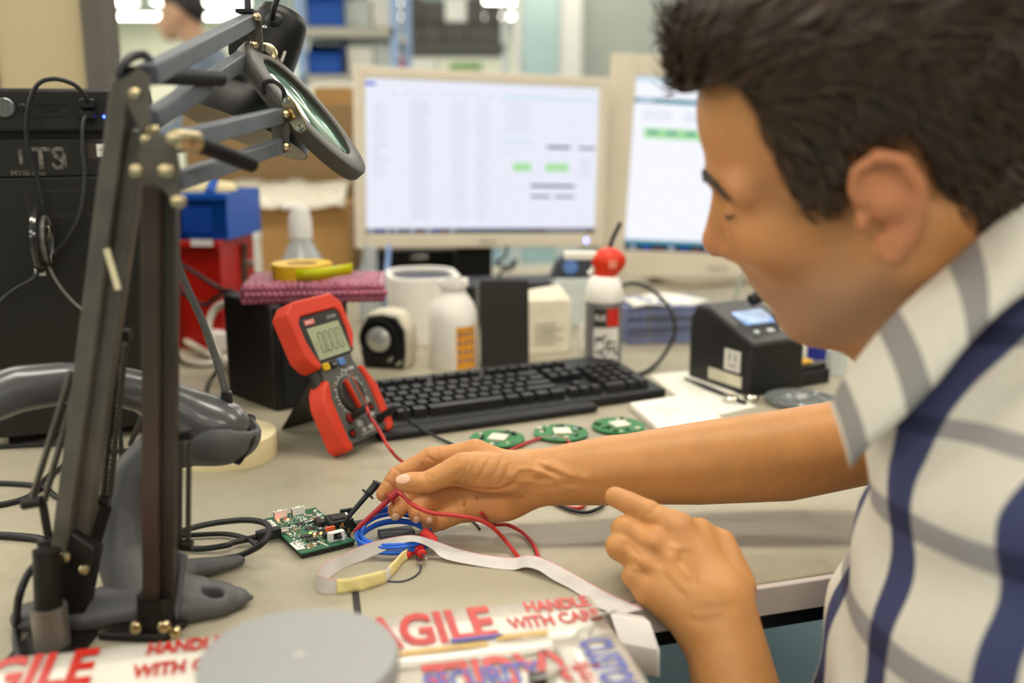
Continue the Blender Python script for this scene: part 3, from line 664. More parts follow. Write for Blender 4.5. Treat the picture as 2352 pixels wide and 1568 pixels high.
# ------------------------------------------------------------------ masking tape
tp = Z(517, 1045); TR = .0585
rt = thing('tape_roll', 'cream masking tape roll with a blue printed core lying on the bench', 'tape', (tp.x, tp.y, 0))
MB().lathe([(.0415, 0), (TR, 0), (TR + .0003, .001), (TR + .0003, .0255), (TR, .0265), (.0415, .0265), (.0415, 0)], 72, cap=False).build('tape_winding', mat('masking_tape', '#eedfb2', .75, var=.04, scale=15, bump=.15, bscale=300), rt, smooth=40)
cr = MB().lathe([(.0388, .001), (.0415, .001), (.0415, .0255), (.0388, .0255), (.0388, .001)], 72, cap=False).build('core', mat('core_blue', '#2c57a5', .5, var=.1), rt, smooth=40)
m_pw = mat('print_white', '#dfe6ef', .6)
mb = MB()
for i in range(46):
    a = i / 46 * 2 * math.pi
    if i % 9 in (0, 5): continue
    hgt = .004 + .006 * ((i * 7) % 5) / 5
    for dz in (0, .011): mb.box((-.0011, -.0001, .004 + dz), (.0011, .0002, .004 + dz + hgt * .7), Matrix.Rotation(a, 4, 'Z') @ Matrix.Translation((0, .0386, 0)))
mb.build('core_print', m_pw, cr)

# ------------------------------------------------------------------ cables on the bench at the left
def zc(pts, h=.003): return [Z(x, y, h) for x, y in pts]
cable('power_cable', 'black cable running across the bench below the tower', zc([(-240, 1040), (60, 1022), (150, 1020), (250, 1035), (330, 1030), (420, 1005)]), .003)
cable('usb_cable', 'black cable crossing the bench upward behind the left lamp arm', zc([(-240, 1190), (40, 1150), (110, 1095), (180, 1045), (250, 990)]), .003)
cable('usb_cable', 'thin black cable bending across the far left of the bench', zc([(-240, 1105), (60, 1112), (130, 1140), (180, 1160), (240, 1185)]), .0028)
cable('power_cable', 'thick black cable entering from the lower left of the bench', zc([(-240, 1215), (50, 1232), (110, 1245), (180, 1262), (240, 1270)], .0036), .0036)
cable('power_cable', 'black cable curling behind the scanner neck', [Z(275, 985, .02), Z(278, 1030, .01), Z(278, 1075, .006), Z(250, 1150, .004), Z(215, 1220, .004), Z(200, 1275, .004), Z(240, 1300, .004), Z(300, 1310, .004)], .0028)
cable('lamp_cord', 'black lamp cord hanging down beside the left clamp', [W(112, 1278, .69), W(70, 1310, .68), W(44, 1370, .665), Z(38, 1440, .005), Z(40, 1490, .003), Z(60, 1540, .003)], .003)
# ------------------------------------------------------------------ monitors
m_bez = mat('bezel_beige', '#ddd2bd', .5, var=.04, scale=8)
m_bezb = mat('monitor_back', '#a89c87', .6, var=.05)
def screen_mat(name, col, e): return mat(name, col, .4, emit=e * 1.0, ebase=.03, var=.01)
m_scr = screen_mat('screen_white', '#eceffc', .90); m_scr2 = screen_mat('screen_white_b', '#f3f5ff', .95)
m_txt = screen_mat('screen_text', '#ccd3e2', .9); m_nav = screen_mat('screen_navy', '#20366e', .8); m_bar = screen_mat('screen_slate', '#66748f', .9)
m_grn = screen_mat('screen_green', '#b0eaa8', .85); m_lbl = screen_mat('screen_sky', '#cfe6f6', .9); m_blu = screen_mat('screen_blue', '#2a50e0', .8)
m_tea = screen_mat('screen_teal', '#3f9fb5', .6); m_dk = screen_mat('screen_dark', '#13204a', .4); m_redp = screen_mat('screen_red', '#b03040', .6); m_wht = screen_mat('screen_icon', '#dfe6ff', .9)
GM = [m_txt, m_nav, m_bar, m_grn, m_lbl, m_blu, m_tea, m_dk, m_redp, m_wht]
def monitor(label, TL, BL, BR, bez, screen, graphics, mscr, depth=.05):
    x = (BR - BL); w = x.length; z = (TL - BL); z = z - x * (z.dot(x) / x.dot(x)); h = z.length
    M = frame(BL, x, x.cross(z)); t = thing('monitor', label, 'monitor', M=frame(BL, x, x.cross(z)))     # local x right, y up, z toward the viewer
    l, r, b, tp_ = bez
    F_ = MB()
    F_.box((0, 0, -.018), (l, h, 0)).box((w - r, 0, -.018), (w, h, 0)).box((l, 0, -.018), (w - r, b, 0)).box((l, h - tp_, -.018), (w - r, h, 0))
    fr_ = F_.build('bezel', m_bez, t, bevel=.003)
    MB().box((.004, .004, -depth), (w - .004, h - .004, -.018)).build('back_shell', m_bezb, t, bevel=.006)
    sw, sh = w - l - r, h - b - tp_
    sc_ = MB().box((l, b, -.008), (w - r, h - tp_, -.0035)).build('screen', mscr, t)
    g = MB()
    for (k, x0, y0, x1, y1) in graphics:
        g.mi = k; g.box((l + sw * x0, b + sh * (1 - y1), -.0035), (l + sw * x1, b + sh * (1 - y0), -.0031))
    g.build('screen_print', GM, sc_, smooth=0)['kind'] = 'stuff'
    return t, w, h, fr_
G = [(5, 0, .025, .042, .045), (4, .565, .075, 1, .095), (4, .57, .37, .70, .385)]
random.seed(3)
for i in range(38): G.append((0, .18, .135 + i * .0205, .18 + random.uniform(.07, .09), .142 + i * .0205))
for i in range(38): G.append((0, .355, .135 + i * .0205, .355 + random.uniform(.05, .07), .1405 + i * .0205)); G.append((0, .46, .135 + i * .0205, .46 + random.uniform(.04, .065), .1405 + i * .0205))
for i in range(20): G.append((0, .03, .16 + i * .024, .03 + random.uniform(.03, .07), .167 + i * .024))
for i in range(6): G.append((0, .58, .12 + i * .036, .58 + random.uniform(.08, .15), .128 + i * .036))
for i in range(9): G.append((0, .1 + .05 * i, .085, .13 + .05 * i, .092))
G += [(3, .62, .52, .70, .575), (3, .765, .52, .87, .575), (1, .77, .40, .875, .418), (2, .915, .402, .99, .42), (1, .70, .665, .90, .683), (2, .70, .738, .79, .755), (2, .81, .738, .90, .755), (4, .57, .44, .64, .45)]
for i in range(6): G.append((0, .92, .49 + i * .022, .97, .497 + i * .022))
G += [(7, 0, .965, 1, 1), (1, .38, .968, .70, .985)]
for i in range(11): G.append(((9, 5, 9, 9, 6, 9, 8, 9, 5, 8, 9)[i], .012 + i * .034, .972, .028 + i * .034, .99))
G += [(9, .78 + .03 * i, .975, .795 + .03 * i, .985) for i in range(6)]
TLm, BLm, BRm = W(806, 149, 2.06), W(818, 571, 2.045), W(1387, 566, 2.22)
mo, mw, mh, fr_ = monitor('beige widescreen monitor showing a file list and green boxes', TLm, BLm, BRm, (.022, .022, .030, .023), None, G, m_scr)
m_mled = mat('monitor_led', '#7d86ff', .4, emit=9, var=.01)
MB().lathe([(.0035, 0), (.0035, .001), (0, .0016)], 14, Matrix.Translation((mw - .043, .014, 0))).build('power_light', m_mled, fr_)
v, f = text_faces('SAMSUNG', .008, .0002, .0002)
MB().add(v, f, Matrix.Translation((mw * .51, .012, .0004))).build('logo_lettering', mat('logo_grey', '#6e675c', .5), fr_, smooth=0)
MM = WM[mo]
st0 = MM @ Vector((mw * .47, -.001, -.05)); zb = st0.z
mb = MB().box((-.04, -.03, 0), (.04, -.005, zb + .05), Matrix.Translation((st0.x, st0.y + .03, 0)) @ Matrix.Rotation(R(15), 4, 'Z')).build('stand_column', m_black, mo, world=True, bevel=.003)
MB().prism(rrect(.27, .2, .03), .0, .02, Matrix.Translation((st0.x, st0.y + .02, 0)) @ Matrix.Rotation(R(15), 4, 'Z')).build('stand_base', m_black, mo, world=True, bevel=.004)

G2 = [(4, 0, .0, .7, .028), (6, 0, .118, 1, .145), (9, .02, .122, .1, .135), (3, .06, .285, .75, .345), (6, 0, .935, 1, .962), (7, 0, .962, 1, 1)]
for i in range(3): G2 += [(0, .05, .19 + .02 * i, .2, .197 + .02 * i), (0, .26, .19 + .02 * i, .36, .197 + .02 * i), (0, .45, .19 + .02 * i, .65, .197 + .02 * i)]
G2 += [(6, .08 + .1 * i, .30, .14 + .1 * i, .32) for i in range(6)] + [((9, 5, 8, 9, 5, 8, 9, 5, 6, 9)[i], .03 + i * .07, .968, .06 + i * .07, .99) for i in range(10)]
TL2, BL2, BR2 = W(1386, 119, 2.30), W(1374, 634, 2.29), W(1888, 650, 2.37)
mo2, mw2, mh2, fr2 = monitor('beige squarer monitor half hidden behind the man showing a white window', TL2, BL2, BR2, (.058, .05, .062, .047), None, G2, m_scr2)
v, f = text_faces('SAMSUNG', .011, .0002, .0002); MB().add(v, f, Matrix.Translation((mw2 * .52, .026, .0004))).build('logo_lettering', mat('logo_grey', '#6e675c', .5), fr2, smooth=0)
p = WM[mo2] @ Vector((mw2 * .5, 0, -.05))
MB().box((-.05, 0, 0), (.05, .03, p.z + .06), Matrix.Translation((p.x, p.y + .002, 0)) @ Matrix.Rotation(R(22), 4, 'Z')).build('stand_column', m_bezb, mo2, world=True, bevel=.003)
MB().prism(rrect(.26, .2, .06), 0, .018, Matrix.Translation((p.x, p.y + .0, 0)) @ Matrix.Rotation(R(22), 4, 'Z')).build('stand_base', m_bezb, mo2, world=True, bevel=.004)

# ------------------------------------------------------------------ keyboard
k0 = Z(1531, 914); kd = Vector((math.cos(R(25)), math.sin(R(25)), 0)); KL = .42; KD = .165
kb = thing('keyboard', 'black full size keyboard in front of the bottles', 'keyboard', M=frame(k0 - kd * KL, kd, (0, 0, 1)))
m_kb = mat('keyboard_black', '#17171a', .5, var=.15, scale=120); m_key = mat('keycap_black', '#1b1b1e', .42, var=.18, scale=200)
def kz(y): return .014 + .016 * y / KD
MB().add([(0, 0, .001), (KL, 0, .001), (KL, KD, .001), (0, KD, .001), (0, 0, .013), (KL, 0, .013), (KL, KD, .028), (0, KD, .028)], [(0, 3, 2, 1), (4, 5, 6, 7), (0, 1, 5, 4), (1, 2, 6, 5), (2, 3, 7, 6), (3, 0, 4, 7)]).build('chassis', m_kb, kb, bevel=.003)
MB().box((.0, -.022, .001), (.30, .002, .011)).build('wrist_edge', m_kb, kb, bevel=.004)
def keymesh(w, d):
    h = .0095; i = .0022
    mb = MB().add([(-w / 2, -d / 2, 0), (w / 2, -d / 2, 0), (w / 2, d / 2, 0), (-w / 2, d / 2, 0), (-w / 2 + i, -d / 2 + i * .6, h), (w / 2 - i, -d / 2 + i * .6, h), (w / 2 - i, d / 2 - i * 1.4, h), (-w / 2 + i, d / 2 - i * 1.4, h)],
                  [(0, 3, 2, 1), (4, 5, 6, 7), (0, 1, 5, 4), (1, 2, 6, 5), (2, 3, 7, 6), (3, 0, 4, 7)])
    me = bpy.data.meshes.new('keycap'); me.from_pydata(mb.v, [], mb.f); me.materials.append(m_key); return me
KM = {}
def key(u, row, wu=1, dr=1):
    if (wu, dr) not in KM: KM[(wu, dr)] = keymesh(.0172 * wu - .0017, .0185 * dr - .0018)
    x = .012 + .0172 * (u + wu / 2); y = .014 + .0188 * (row + dr / 2) + (.008 if row >= 5 else 0)
    o = bpy.data.objects.new('keycap', KM[(wu, dr)]); C.objects.link(o); o.parent = kb; o.location = (x, y, kz(y) - .001); o.rotation_euler = (R(5), 0, 0)
u = 0
for w in (1.25, 1.25, 1.25, 6.25, 1.25, 1.25, 1.25, 1.25): key(u, 0, w); u += w
u = 0
for w in (2.25,) + (1,) * 10 + (2.75,): key(u, 1, w); u += w
u = 0
for w in (1.75,) + (1,) * 11 + (2.25,): key(u, 2, w); u += w
u = 0
for w in (1.5,) + (1,) * 12 + (1.5,): key(u, 3, w); u += w
u = 0
for w in (1,) * 13 + (2,): key(u, 4, w); u += w
for u in (0, 2, 3, 4, 5, 6.5, 7.5, 8.5, 9.5, 11, 12, 13, 14): key(u, 5.2)
for i in range(3): key(15.3 + i, 0); key(15.3 + i, 3); key(15.3 + i, 4); key(15.3 + i, 5.2)
key(16.3, 1)
for r in range(1, 5):
    for i in range(3): key(18.6 + i, r)
key(18.6, 0, 2); key(20.6, 0); key(21.6, 0, 1, 2); key(21.6, 2, 1, 2); key(21.6, 4)
for i in range(3): MB().lathe([(.0012, 0), (.0012, .0006), (0, .0009)], 8, Matrix.Translation((.338 + i * .011, .146, kz(.146)))).build('indicator', mat('key_led', '#3a4a3a', .3), kb)

# ------------------------------------------------------------------ multimeter
u_ = Vector((.045, .089, 0)).normalized(); l_ = Vector((-.065, .033, .15)); l_ = (l_ - u_ * l_.dot(u_)).normalized(); n_ = u_.cross(l_)
mm0 = Z(793, 1032, .012); MW, ML = .092, .172
XM = frame(mm0, u_, n_)                # x across, y along the meter, z out of its face
mm = thing('multimeter', 'red and grey digital multimeter leaning on its stand showing 0.000', 'multimeter', M=XM)
m_mred = mat('holster_red', '#d23a1d', .5, var=.06, scale=30); m_mgrey = mat('meter_grey', '#55534f', .5, var=.08); m_mdk = mat('meter_dark', '#2b2a28', .45, var=.1)
D = .019
def outline(e=0):
    return [(.012 - e, -.002), (MW - .012 + e, -.002), (MW - .002 + e, .008), (MW - .001 + e, .060), (MW - .012 + e, .095), (MW - .008 + e, .110), (MW + .002 + e, .128), (MW + .002 + e, .160), (MW - .012 + e, ML + e), (.012 - e, ML + e), (-.002 - e, .160), (-.002 - e, .128), (.008 - e, .110), (.012 - e, .095), (.001 - e, .060), (.002 - e, .008)]
MB().prism(outline(), -D, -.004).build('case', m_mdk, mm, bevel=.004)
MB().prism([(.010, .001), (MW - .010, .001), (MW - .008, .006), (MW - .008, .06), (MW - .017, .094), (MW - .012, .112), (MW - .007, .13), (MW - .007, .150), (MW - .014, .158), (.014, .158), (.007, .150), (.007, .13), (.012, .112), (.017, .094), (.008, .06), (.008, .006)], -.006, .0015).build('faceplate', m_mgrey, mm, bevel=.0015)
def hol(poly, nm='holster'): return MB().prism(poly, -D - .003, .004).build(nm, m_mred, mm, bevel=.004, seg=3)
hol([(-.006, .112), (.002, .100), (.010, .094), (.016, .100), (.011, .113), (.007, .13), (.007, .152), (.014, .159), (MW - .014, .159), (MW - .007, .152), (MW - .007, .13), (MW - .014, .108), (MW - .010, .106), (MW + .002, .125), (MW + .003, .164), (MW - .010, ML + .006), (.010, ML + .006), (-.006, .166)])
hol([(.0, -.004), (.012, -.004), (.012, .004), (.010, .01), (.010, .058), (.018, .078), (.012, .082), (.001, .072), (-.006, .055), (-.006, .003)])
hol([(MW - .010, -.002), (MW, -.002), (MW + .006, .003), (MW + .006, .055), (MW - .006, .085), (MW - .012, .082), (MW - .008, .058), (MW - .008, .004)])
MB().box((.03, ML + .0055, -.016), (.062, ML + .0065, -.008)).build('label_strip', m_mdk, mm)
m_lcd = mat('lcd_green', '#a3a98a', .3, var=.03, scale=10); m_lcdk = mat('lcd_digit', '#4a5046', .5)
bz = MB().prism(rrect(.074, .056, .006, 4, MW / 2, .130), .001, .0025).build('display_bezel', m_mdk, mm, bevel=.0008)
lcd = MB().box((.0165, .1045, .0024), (MW - .0165, .1435, .0031)).build('display', m_lcd, bz)
SEG = {'0': 'abcdef', }
def digit(mb, x, y, s, w, sk=.12):
    def P(a, b): return (x + a + sk * b, y + b)
    t = w * .17; h = s
    for nm in 'abcdef':
        q = {'a': ((t, h), (w - t, h), (w - t * 1.6, h - t), (t * 1.6, h - t)), 'd': ((t, 0), (t * 1.6, t), (w - t * 1.6, t), (w - t, 0)),
             'f': ((0, h / 2 + .0005), (0, h - t * .5), (t, h - t), (t, h / 2 + .0005)), 'b': ((w - t, h / 2 + .0005), (w - t, h - t), (w, h - t * .5), (w, h / 2 + .0005)),
             'e': ((0, t * .5), (0, h / 2 - .0005), (t, h / 2 - .0005), (t, t)), 'c': ((w - t, t), (w - t, h / 2 - .0005), (w, h / 2 - .0005), (w, t * .5))}[nm]
        mb.add([P(*c) + (.0034,) for c in q], [(0, 1, 2, 3)])
mb = MB()
for i in range(4): digit(mb, .026 + i * .0112, .111, .025, .0085)
mb.cbox((.0365, .1125, .0034), (.0018, .0018, .0001)); mb.cbox((.021, .124, .0034), (.003, .0008, .0001)); mb.cbox((.019, .116, .0034), (.0008, .003, .0001))
mb.build('lcd_digits', m_lcdk, lcd, smooth=0)
m_prw = mat('print_pale', '#d8d6d0', .6)
v, f = text_faces('UNI-T', .0065, 0, .0001)
lg = MB().box((.017, .1475, .0024), (.0345, .1535, .003)).build('logo_patch', mat('logo_red', '#d8432a', .5), bz)
MB().add(v, f, Matrix.Translation((.0257, .1503, .0032))).build('lettering', m_prw, lg, smooth=0)
v, f = text_faces('UT139C', .005); MB().add(v, f, Matrix.Translation((MW - .025, .150, .0028))).build('lettering', m_prw, bz, smooth=0)
for i, (c, x) in enumerate((('#e2b414', .022), ('#22211f', .0365), ('#5b86c9', .051))):
    b_ = MB().prism(rrect(.0105, .0085, .002, 3, x, .0955), .001, .0045).build('button', mat('btn_%d' % i, c, .45), mm, bevel=.001)
    v, f = text_faces(('SEL', 'HOLD', 'REL')[i], .003); MB().add(v, f, Matrix.Translation((x, .0955, .0047))).build('lettering', m_ink if i != 1 else m_prw, b_, smooth=0)
v, f = text_faces('True RMS', .006, 0, .0001); MB().add(v, f, Matrix.Translation((MW - .034, .0845, .0017))).build('lettering', m_prw, mm, smooth=0)
dc = Vector((MW * .5, .055, 0))
dl = MB().lathe([(.0215, .001), (.0215, .004), (.020, .0055), (0, .0055)], 40, Matrix.Translation(dc)).build('dial', m_mdk, mm, smooth=40)
MB().prism([(-.005, -.0195), (.005, -.0195), (.0055, .0195), (-.0055, .0195)], .0055, .0115, Matrix.Translation(dc) @ Matrix.Rotation(R(8), 4, 'Z')).build('dial_grip', m_mgrey, dl, bevel=.0012)
MB().prism([(-.0072, -.0195), (-.005, -.0195), (-.0045, .0198), (-.0072, .0190)], .0055, .0117, Matrix.Translation(dc) @ Matrix.Rotation(R(8), 4, 'Z')).prism([(.0035, -.0195), (.005, -.0195), (.0055, .0198), (.004, .0198)], .0055, .0118, Matrix.Translation(dc) @ Matrix.Rotation(R(8), 4, 'Z')).build('dial_pointer', m_mred, dl, bevel=.0005)
mb = MB(); mo_ = MB()
for i in range(34):
    a = R(20 + 320 * i / 33 - 90) ; r0 = .0245
    if i % 9 == 4: mo_.cbox((dc.x + (r0 + .004) * math.cos(a), dc.y + (r0 + .004) * math.sin(a), .0017), (.0018, .0018, .0002)); continue
    for q in range(1 + (i % 2)): mb.cbox((dc.x + (r0 + .0028 * q) * math.cos(a), dc.y + (r0 + .0028 * q) * math.sin(a), .0017), (.0016, .0016, .0002), None)
mb.build('dial_print', m_prw, mm, smooth=0); mo_.build('dial_print', mat('print_orange', '#d08a2a', .6), mm, smooth=0)
m_jack = mat('jack_red', '#a8201a', .4)
for x, y, m_ in ((.020, .013, m_jack), (.026, .030, m_jack), (MW - .022, .033, m_jack), (MW - .016, .016, m_black)):
    j = MB().lathe([(.0058, .001), (.0058, .002), (.0036, .002), (.0036, .0012), (0, .0012)], 20, Matrix.Translation((x, y, .0005))).build('jack', m_gap, mm)
    MB().lathe([(.0026, .0012), (.0026, .0024), (.0016, .0024), (.0016, .0008)], 16, Matrix.Translation((x, y, .0008)), cap=False).build('jack_ring', m_, j)
mb = MB()
for x, y, w, h in ((.04, .021, .012, .006), (.047, .031, .010, .006), (.067, .026, .012, .005), (.043, .012, .008, .005), (.057, .012, .012, .004), (.07, .043, .008, .006)):
    for q in range(3): mb.cbox((x, y - h / 2 + q * h / 2.4, .0017), (w * (.7 + .3 * (q % 2)), .0010, .0002))
mb.box((.036, .0065, .0016), (.072, .0072, .0018)).build('jack_print', m_prw, mm, smooth=0)
# folding stand behind
fl = [Vector((.018, .090, -D - .001)), Vector((MW - .018, .090, -D - .001))]
IM = XM.inverted(); g1 = IM @ Z(648, 985, .001); g2 = IM @ Z(728, 962, .001)
mb = MB(); q = [fl[0], fl[1], g2, g1]; nn = Vector((0, 0, -.003))
mb.add([tuple(x) for x in q] + [tuple(x + nn) for x in q], [(0, 1, 2, 3), (7, 6, 5, 4), (0, 4, 5, 1), (1, 5, 6, 2), (2, 6, 7, 3), (3, 7, 4, 0)]).build('tilt_stand', m_black, mm, bevel=.0015)
# test lead plugs
def plug(x, y, nm, m1, m2):
    p = XM @ Vector((x, y, .002)); d = (n_ + u_ * .2 + Vector((0, 0, .22))).normalized(); e = p + d * .024
    t_ = MB().lathe([(.0052, 0), (.0052, .004)], 14, frame(p, d.orthogonal(), d)).build('plug_collar', m1, mm, world=True)
    MB().lathe([(.0042, .004), (.0046, .022), (.004, .026)], 14, frame(p, d.orthogonal(), d)).build('plug', m2, mm, world=True); return e + d * .002
pr = plug(.026, .030, 'red', m_jack, m_black); pk = plug(MW - .016, .016, 'black', m_black, m_black)

# ------------------------------------------------------------------ black unit behind the multimeter, bubble wrap, yellow tape
c0_ = Z(637, 947); c1_ = Z(588, 890); c2_ = Z(822, 905)
ex = (c2_ - c0_); bw = ex.length * .93; bh = W(637, 702, c0_.y).z
bx = thing('speaker_box', 'black box shaped speaker cabinet behind the multimeter', 'speaker', M=frame(c0_, ex, (0, 0, 1)))
bd = .13
MB().box((0, .004, 0), (bw, bd, bh)).build('cabinet', mat('cabinet_brown', '#241b17', .55, var=.15), bx, bevel=.004)
MB().box((.004, -.002, .004), (bw - .004, .005, bh - .004)).build('front_panel', m_black, bx, bevel=.003)
MB().box((.01, -.004, .01), (bw - .01, -.002, bh - .03)).build('grille', mat('grille_cloth', '#191919', .9, bump=.3, bscale=1500), bx)
m_bub = mat('bubble_pink', '#b9617d', .25, var=.3, scale=25, trans=.35, coat=.3)
bub = thing('bubble_wrap', 'pink bubble wrap sheet lying on the black speaker cabinet', 'bubble wrap', M=frame(Vector((W(725, 690, c0_.y + .07).x, c0_.y + .075, bh)), (1, .12, 0), (0, 0, 1)))
bx0, bx1, by0, by1 = -.092, .092, -.058, .058
HBW = .026
MB().prism(rrect(bx1 - bx0 - .006, by1 - by0 - .006, .02, 4, (bx0 + bx1) / 2, (by0 + by1) / 2), .0002, HBW - .004).build('sheet', m_bub, bub, bevel=.009, seg=3)
mb = MB(); random.seed(5); nx, ny = 22, 15
def bump_(M_, r_): mb.lathe([(r_, -.001), (r_ * .85, r_ * .45), (r_ * .45, r_ * .8), (0, r_ * .9)], 8, M_ @ Matrix.Rotation(random.uniform(-.3, .3), 4, 'X') @ Matrix.Rotation(random.uniform(-.3, .3), 4, 'Y'))
for i in range(nx):
    for j in range(ny):
        x = bx0 + .006 + (bx1 - bx0 - .012) * (i + .5 * (j % 2)) / nx; y = by0 + .006 + (by1 - by0 - .012) * j / (ny - 1)
        bump_(Matrix.Translation((x, y, HBW - .0045 + random.uniform(-.001, .001))), .0055)
for i in range(nx + 3):
    for k in range(3):
        bump_(Matrix.Translation((bx0 + .004 + (bx1 - bx0 - .008) * (i + .5 * (k % 2)) / (nx + 2), by0 + .0035 + .002 * abs(k - 1), .004 + .0075 * k)) @ Matrix.Rotation(R(90), 4, 'X'), .0056)
for j in range(ny):
    for k in range(3):
        for s_ in (-1, 1): bump_(Matrix.Translation((bx0 + .0035 if s_ < 0 else bx1 - .0035, by0 + .006 + (by1 - by0 - .012) * j / (ny - 1), .004 + .0075 * k)) @ Matrix.Rotation(R(90 * s_), 4, 'Y'), .0056)
o = mb.build('bubbles', m_bub, bub, smooth=80); o['kind'] = 'stuff'
yt = Vector(W(695, 645, c0_.y + .075)); yz = bh + HBW
yl = thing('tape_roll', 'yellow tape roll with a loose end on the pink bubble wrap', 'tape', (yt.x, yt.y, yz))
m_yel = mat('tape_yellow', '#e2b81e', .4, var=.08)
MB().lathe([(.022, 0), (.040, 0), (.040, .019), (.022, .019), (.022, 0)], 40, cap=False).build('winding', m_yel, yl)
MB().lathe([(.0195, .001), (.022, .001), (.022, .018), (.0195, .018), (.0195, .001)], 36, cap=False).build('core', mat('core_card', '#d9c089', .8), yl)
MB().band([[(.0, -.0405, z), (.025, -.040, z + .001), (.05, -.034, z + .004), (.072, -.025, z + .006)] for z in (.001, .016)]).build('loose_end', mat('tape_lime', '#c3c40a', .35), yl, sol=.0006)

# ------------------------------------------------------------------ small round speaker
sp = W(880, 852, 1.50); spz = 0
skp = thing('round_speaker', 'small black desktop speaker with a silver dome and pale rim', 'speaker', (W(882, 800, 1.5).x, 1.5, 0), R(-14))
hs = W(880, 715, 1.5).z
pts_ = [(-.036, 0), (.036, 0), (.041, hs * .3), (.040, hs * .72), (.026, hs * .96), (0, hs), (-.026, hs * .96), (-.040, hs * .72), (-.041, hs * .3)]
XZ = Matrix(((1, 0, 0, 0), (0, 0, -1, 0), (0, 1, 0, 0), (0, 0, 0, 1)))
MB().prism(pts_, -.045, .0, XZ).build('housing', mat('speaker_cream', '#cfc7b2', .5), skp, bevel=.006, seg=3)
MB().prism([(x * .9, z * .94 + .001) for x, z in pts_], 0, .006, XZ).build('front_panel', m_black, skp, bevel=.003)
SC = XZ @ Matrix.Translation((-.006, hs * .52, .006))
MB().lathe([(.032, .001), (.030, .004), (.024, -.003), (.019, -.005)], 36, SC, cap=False).build('cone_surround', m_gap, skp)
MB().lathe([(.0205, -.004), (.019, .002), (.013, .0055), (.006, .007), (0, .0075)], 32, SC).build('dome', mat('dome_silver', '#d6dad6', .3, .6, var=.1), skp)
for x, z in ((.012, .18), (.026, .12)): MB().prism(rrect(.010, .005, .002), .0055, .0085, XZ @ Matrix.Translation((x, hs * z, 0)) @ Matrix.Rotation(R(30), 4, 'Z')).build('button', m_chrome, skp, bevel=.001)

# ------------------------------------------------------------------ white bin, bottle, notebook, packet, reel, duster can
m_wpl = mat('white_plastic', '#f3efe6', .45, var=.04)
Yw = 1.66; wb = thing('white_bin', 'white rounded bin with a dark inside behind the white bottle', 'bin', (W(962, 700, Yw).x, Yw + .07, 0), R(12))
hw = W(950, 640, Yw).z; ww = .062
mb = MB(); outer = rrect(2 * ww, .16, .05, 6); inner = rrect(2 * ww - .02, .14, .04, 6); k = len(outer)
vs = [(x * .92, y * .92, 0) for x, y in outer] + [(x, y, hw) for x, y in outer] + [(x, y, hw) for x, y in inner] + [(x * .92, y * .92, .02) for x, y in inner]
fs = [tuple(range(k))[::-1], tuple(range(3 * k, 4 * k))]
for q in range(3):
    for i in range(k): fs.append((q * k + i, q * k + (i + 1) % k, (q + 1) * k + (i + 1) % k, (q + 1) * k + i))
mb.add(vs, fs).build('tub', m_wpl, wb, bevel=.002, smooth=50)
MB().prism(rrect(2 * ww - .024, .136, .038, 6), hw - .02, hw - .006).build('dark_contents', m_black, wb)
Yb = 1.52; bt = thing('white_bottle', 'white bottle with an orange sticker and no cap', 'bottle', (W(1042, 800, Yb).x, Yb, 0))
hb = W(1042, 641, Yb + .0).z; rb_ = .0385; hsft = W(1042, 735, Yb).z
MB().lathe([(0, 0), (rb_ * .96, 0), (rb_, .004), (rb_, hsft), (rb_ * .97, hsft + .012), (rb_ * .82, hsft + .028), (rb_ * .56, hsft + .042), (rb_ * .5, hsft + .048), (rb_ * .5, hb - .012), (rb_ * .62, hb - .01), (rb_ * .62, hb), (rb_ * .47, hb), (rb_ * .45, hb - .04), (0, hb - .045)], 48).build('bottle_body', m_wpl, bt, smooth=50)
MB().lathe([(0, hb - .006), (rb_ * .46, hb - .006)], 24).build('yellow_inside', mat('yellow_in', '#d8a61c', .5), bt)
lab = MB().lathe([(rb_ + .0004, .002), (rb_ + .0004, hsft - .004)], 10, cap=False, a0=R(-80), a1=R(-30)).build('sticker', mat('sticker_orange', '#e39a25', .5, var=.15, scale=60), bt)
mb = MB()
for i in range(3):
    for j in range(4):
        a = R(-72 + 15 * i); mb.lathe([(.0028, 0), (.0028, .0004)], 8, frame((math.cos(a) * (rb_ + .0005), math.sin(a) * (rb_ + .0005), .015 + .014 * j), (0, 0, 1), (math.cos(a), math.sin(a), 0)))
mb.build('sticker_print', mat('sticker_blue', '#4a6f94', .5), lab)
Yn = 1.50
nb = thing('notebook', 'black spiral notebook standing upright against the white packet', 'notebook', (W(1160, 800, Yn).x, Yn, 0), R(4))
nh = W(1160, 652, Yn).z + .004; nw = .0375
TLt = Matrix.Rotation(R(-7), 4, 'X')
MB().box((-nw, -.002, .001), (nw, .0, nh), TLt).build('front_cover', mat('cover_black', '#231f1c', .55, var=.1), nb, bevel=.0015)
MB().box((-nw + .001, .0, .002), (nw - .001, .009, nh - .002), TLt).build('pages', mat('paper_edge', '#d8d2c4', .8), nb)
MB().box((-nw, .009, .001), (nw, .011, nh), TLt).build('back_cover', mat('cover_black', '#231f1c', .55), nb, bevel=.001)
for i in range(24):
    z = .008 + (nh - .016) * i / 23
    MB().tube([Vector((-nw - .002 + .0045 * math.cos(a), .0045 + .0075 * math.sin(a), z)) for a in np.linspace(0, 2 * math.pi, 9)], .0006, 5, 1).build('spiral_ring', m_chrome, nb)
    C.objects[-1].matrix_local = TLt
Yp = 1.60
pk_ = thing('paper_packet', 'cream paper packet with printed lines beside the black notebook', 'packet', (W(1262, 800, Yp).x, Yp, 0), R(10))
ph = W(1262, 690, Yp).z; pw = .036
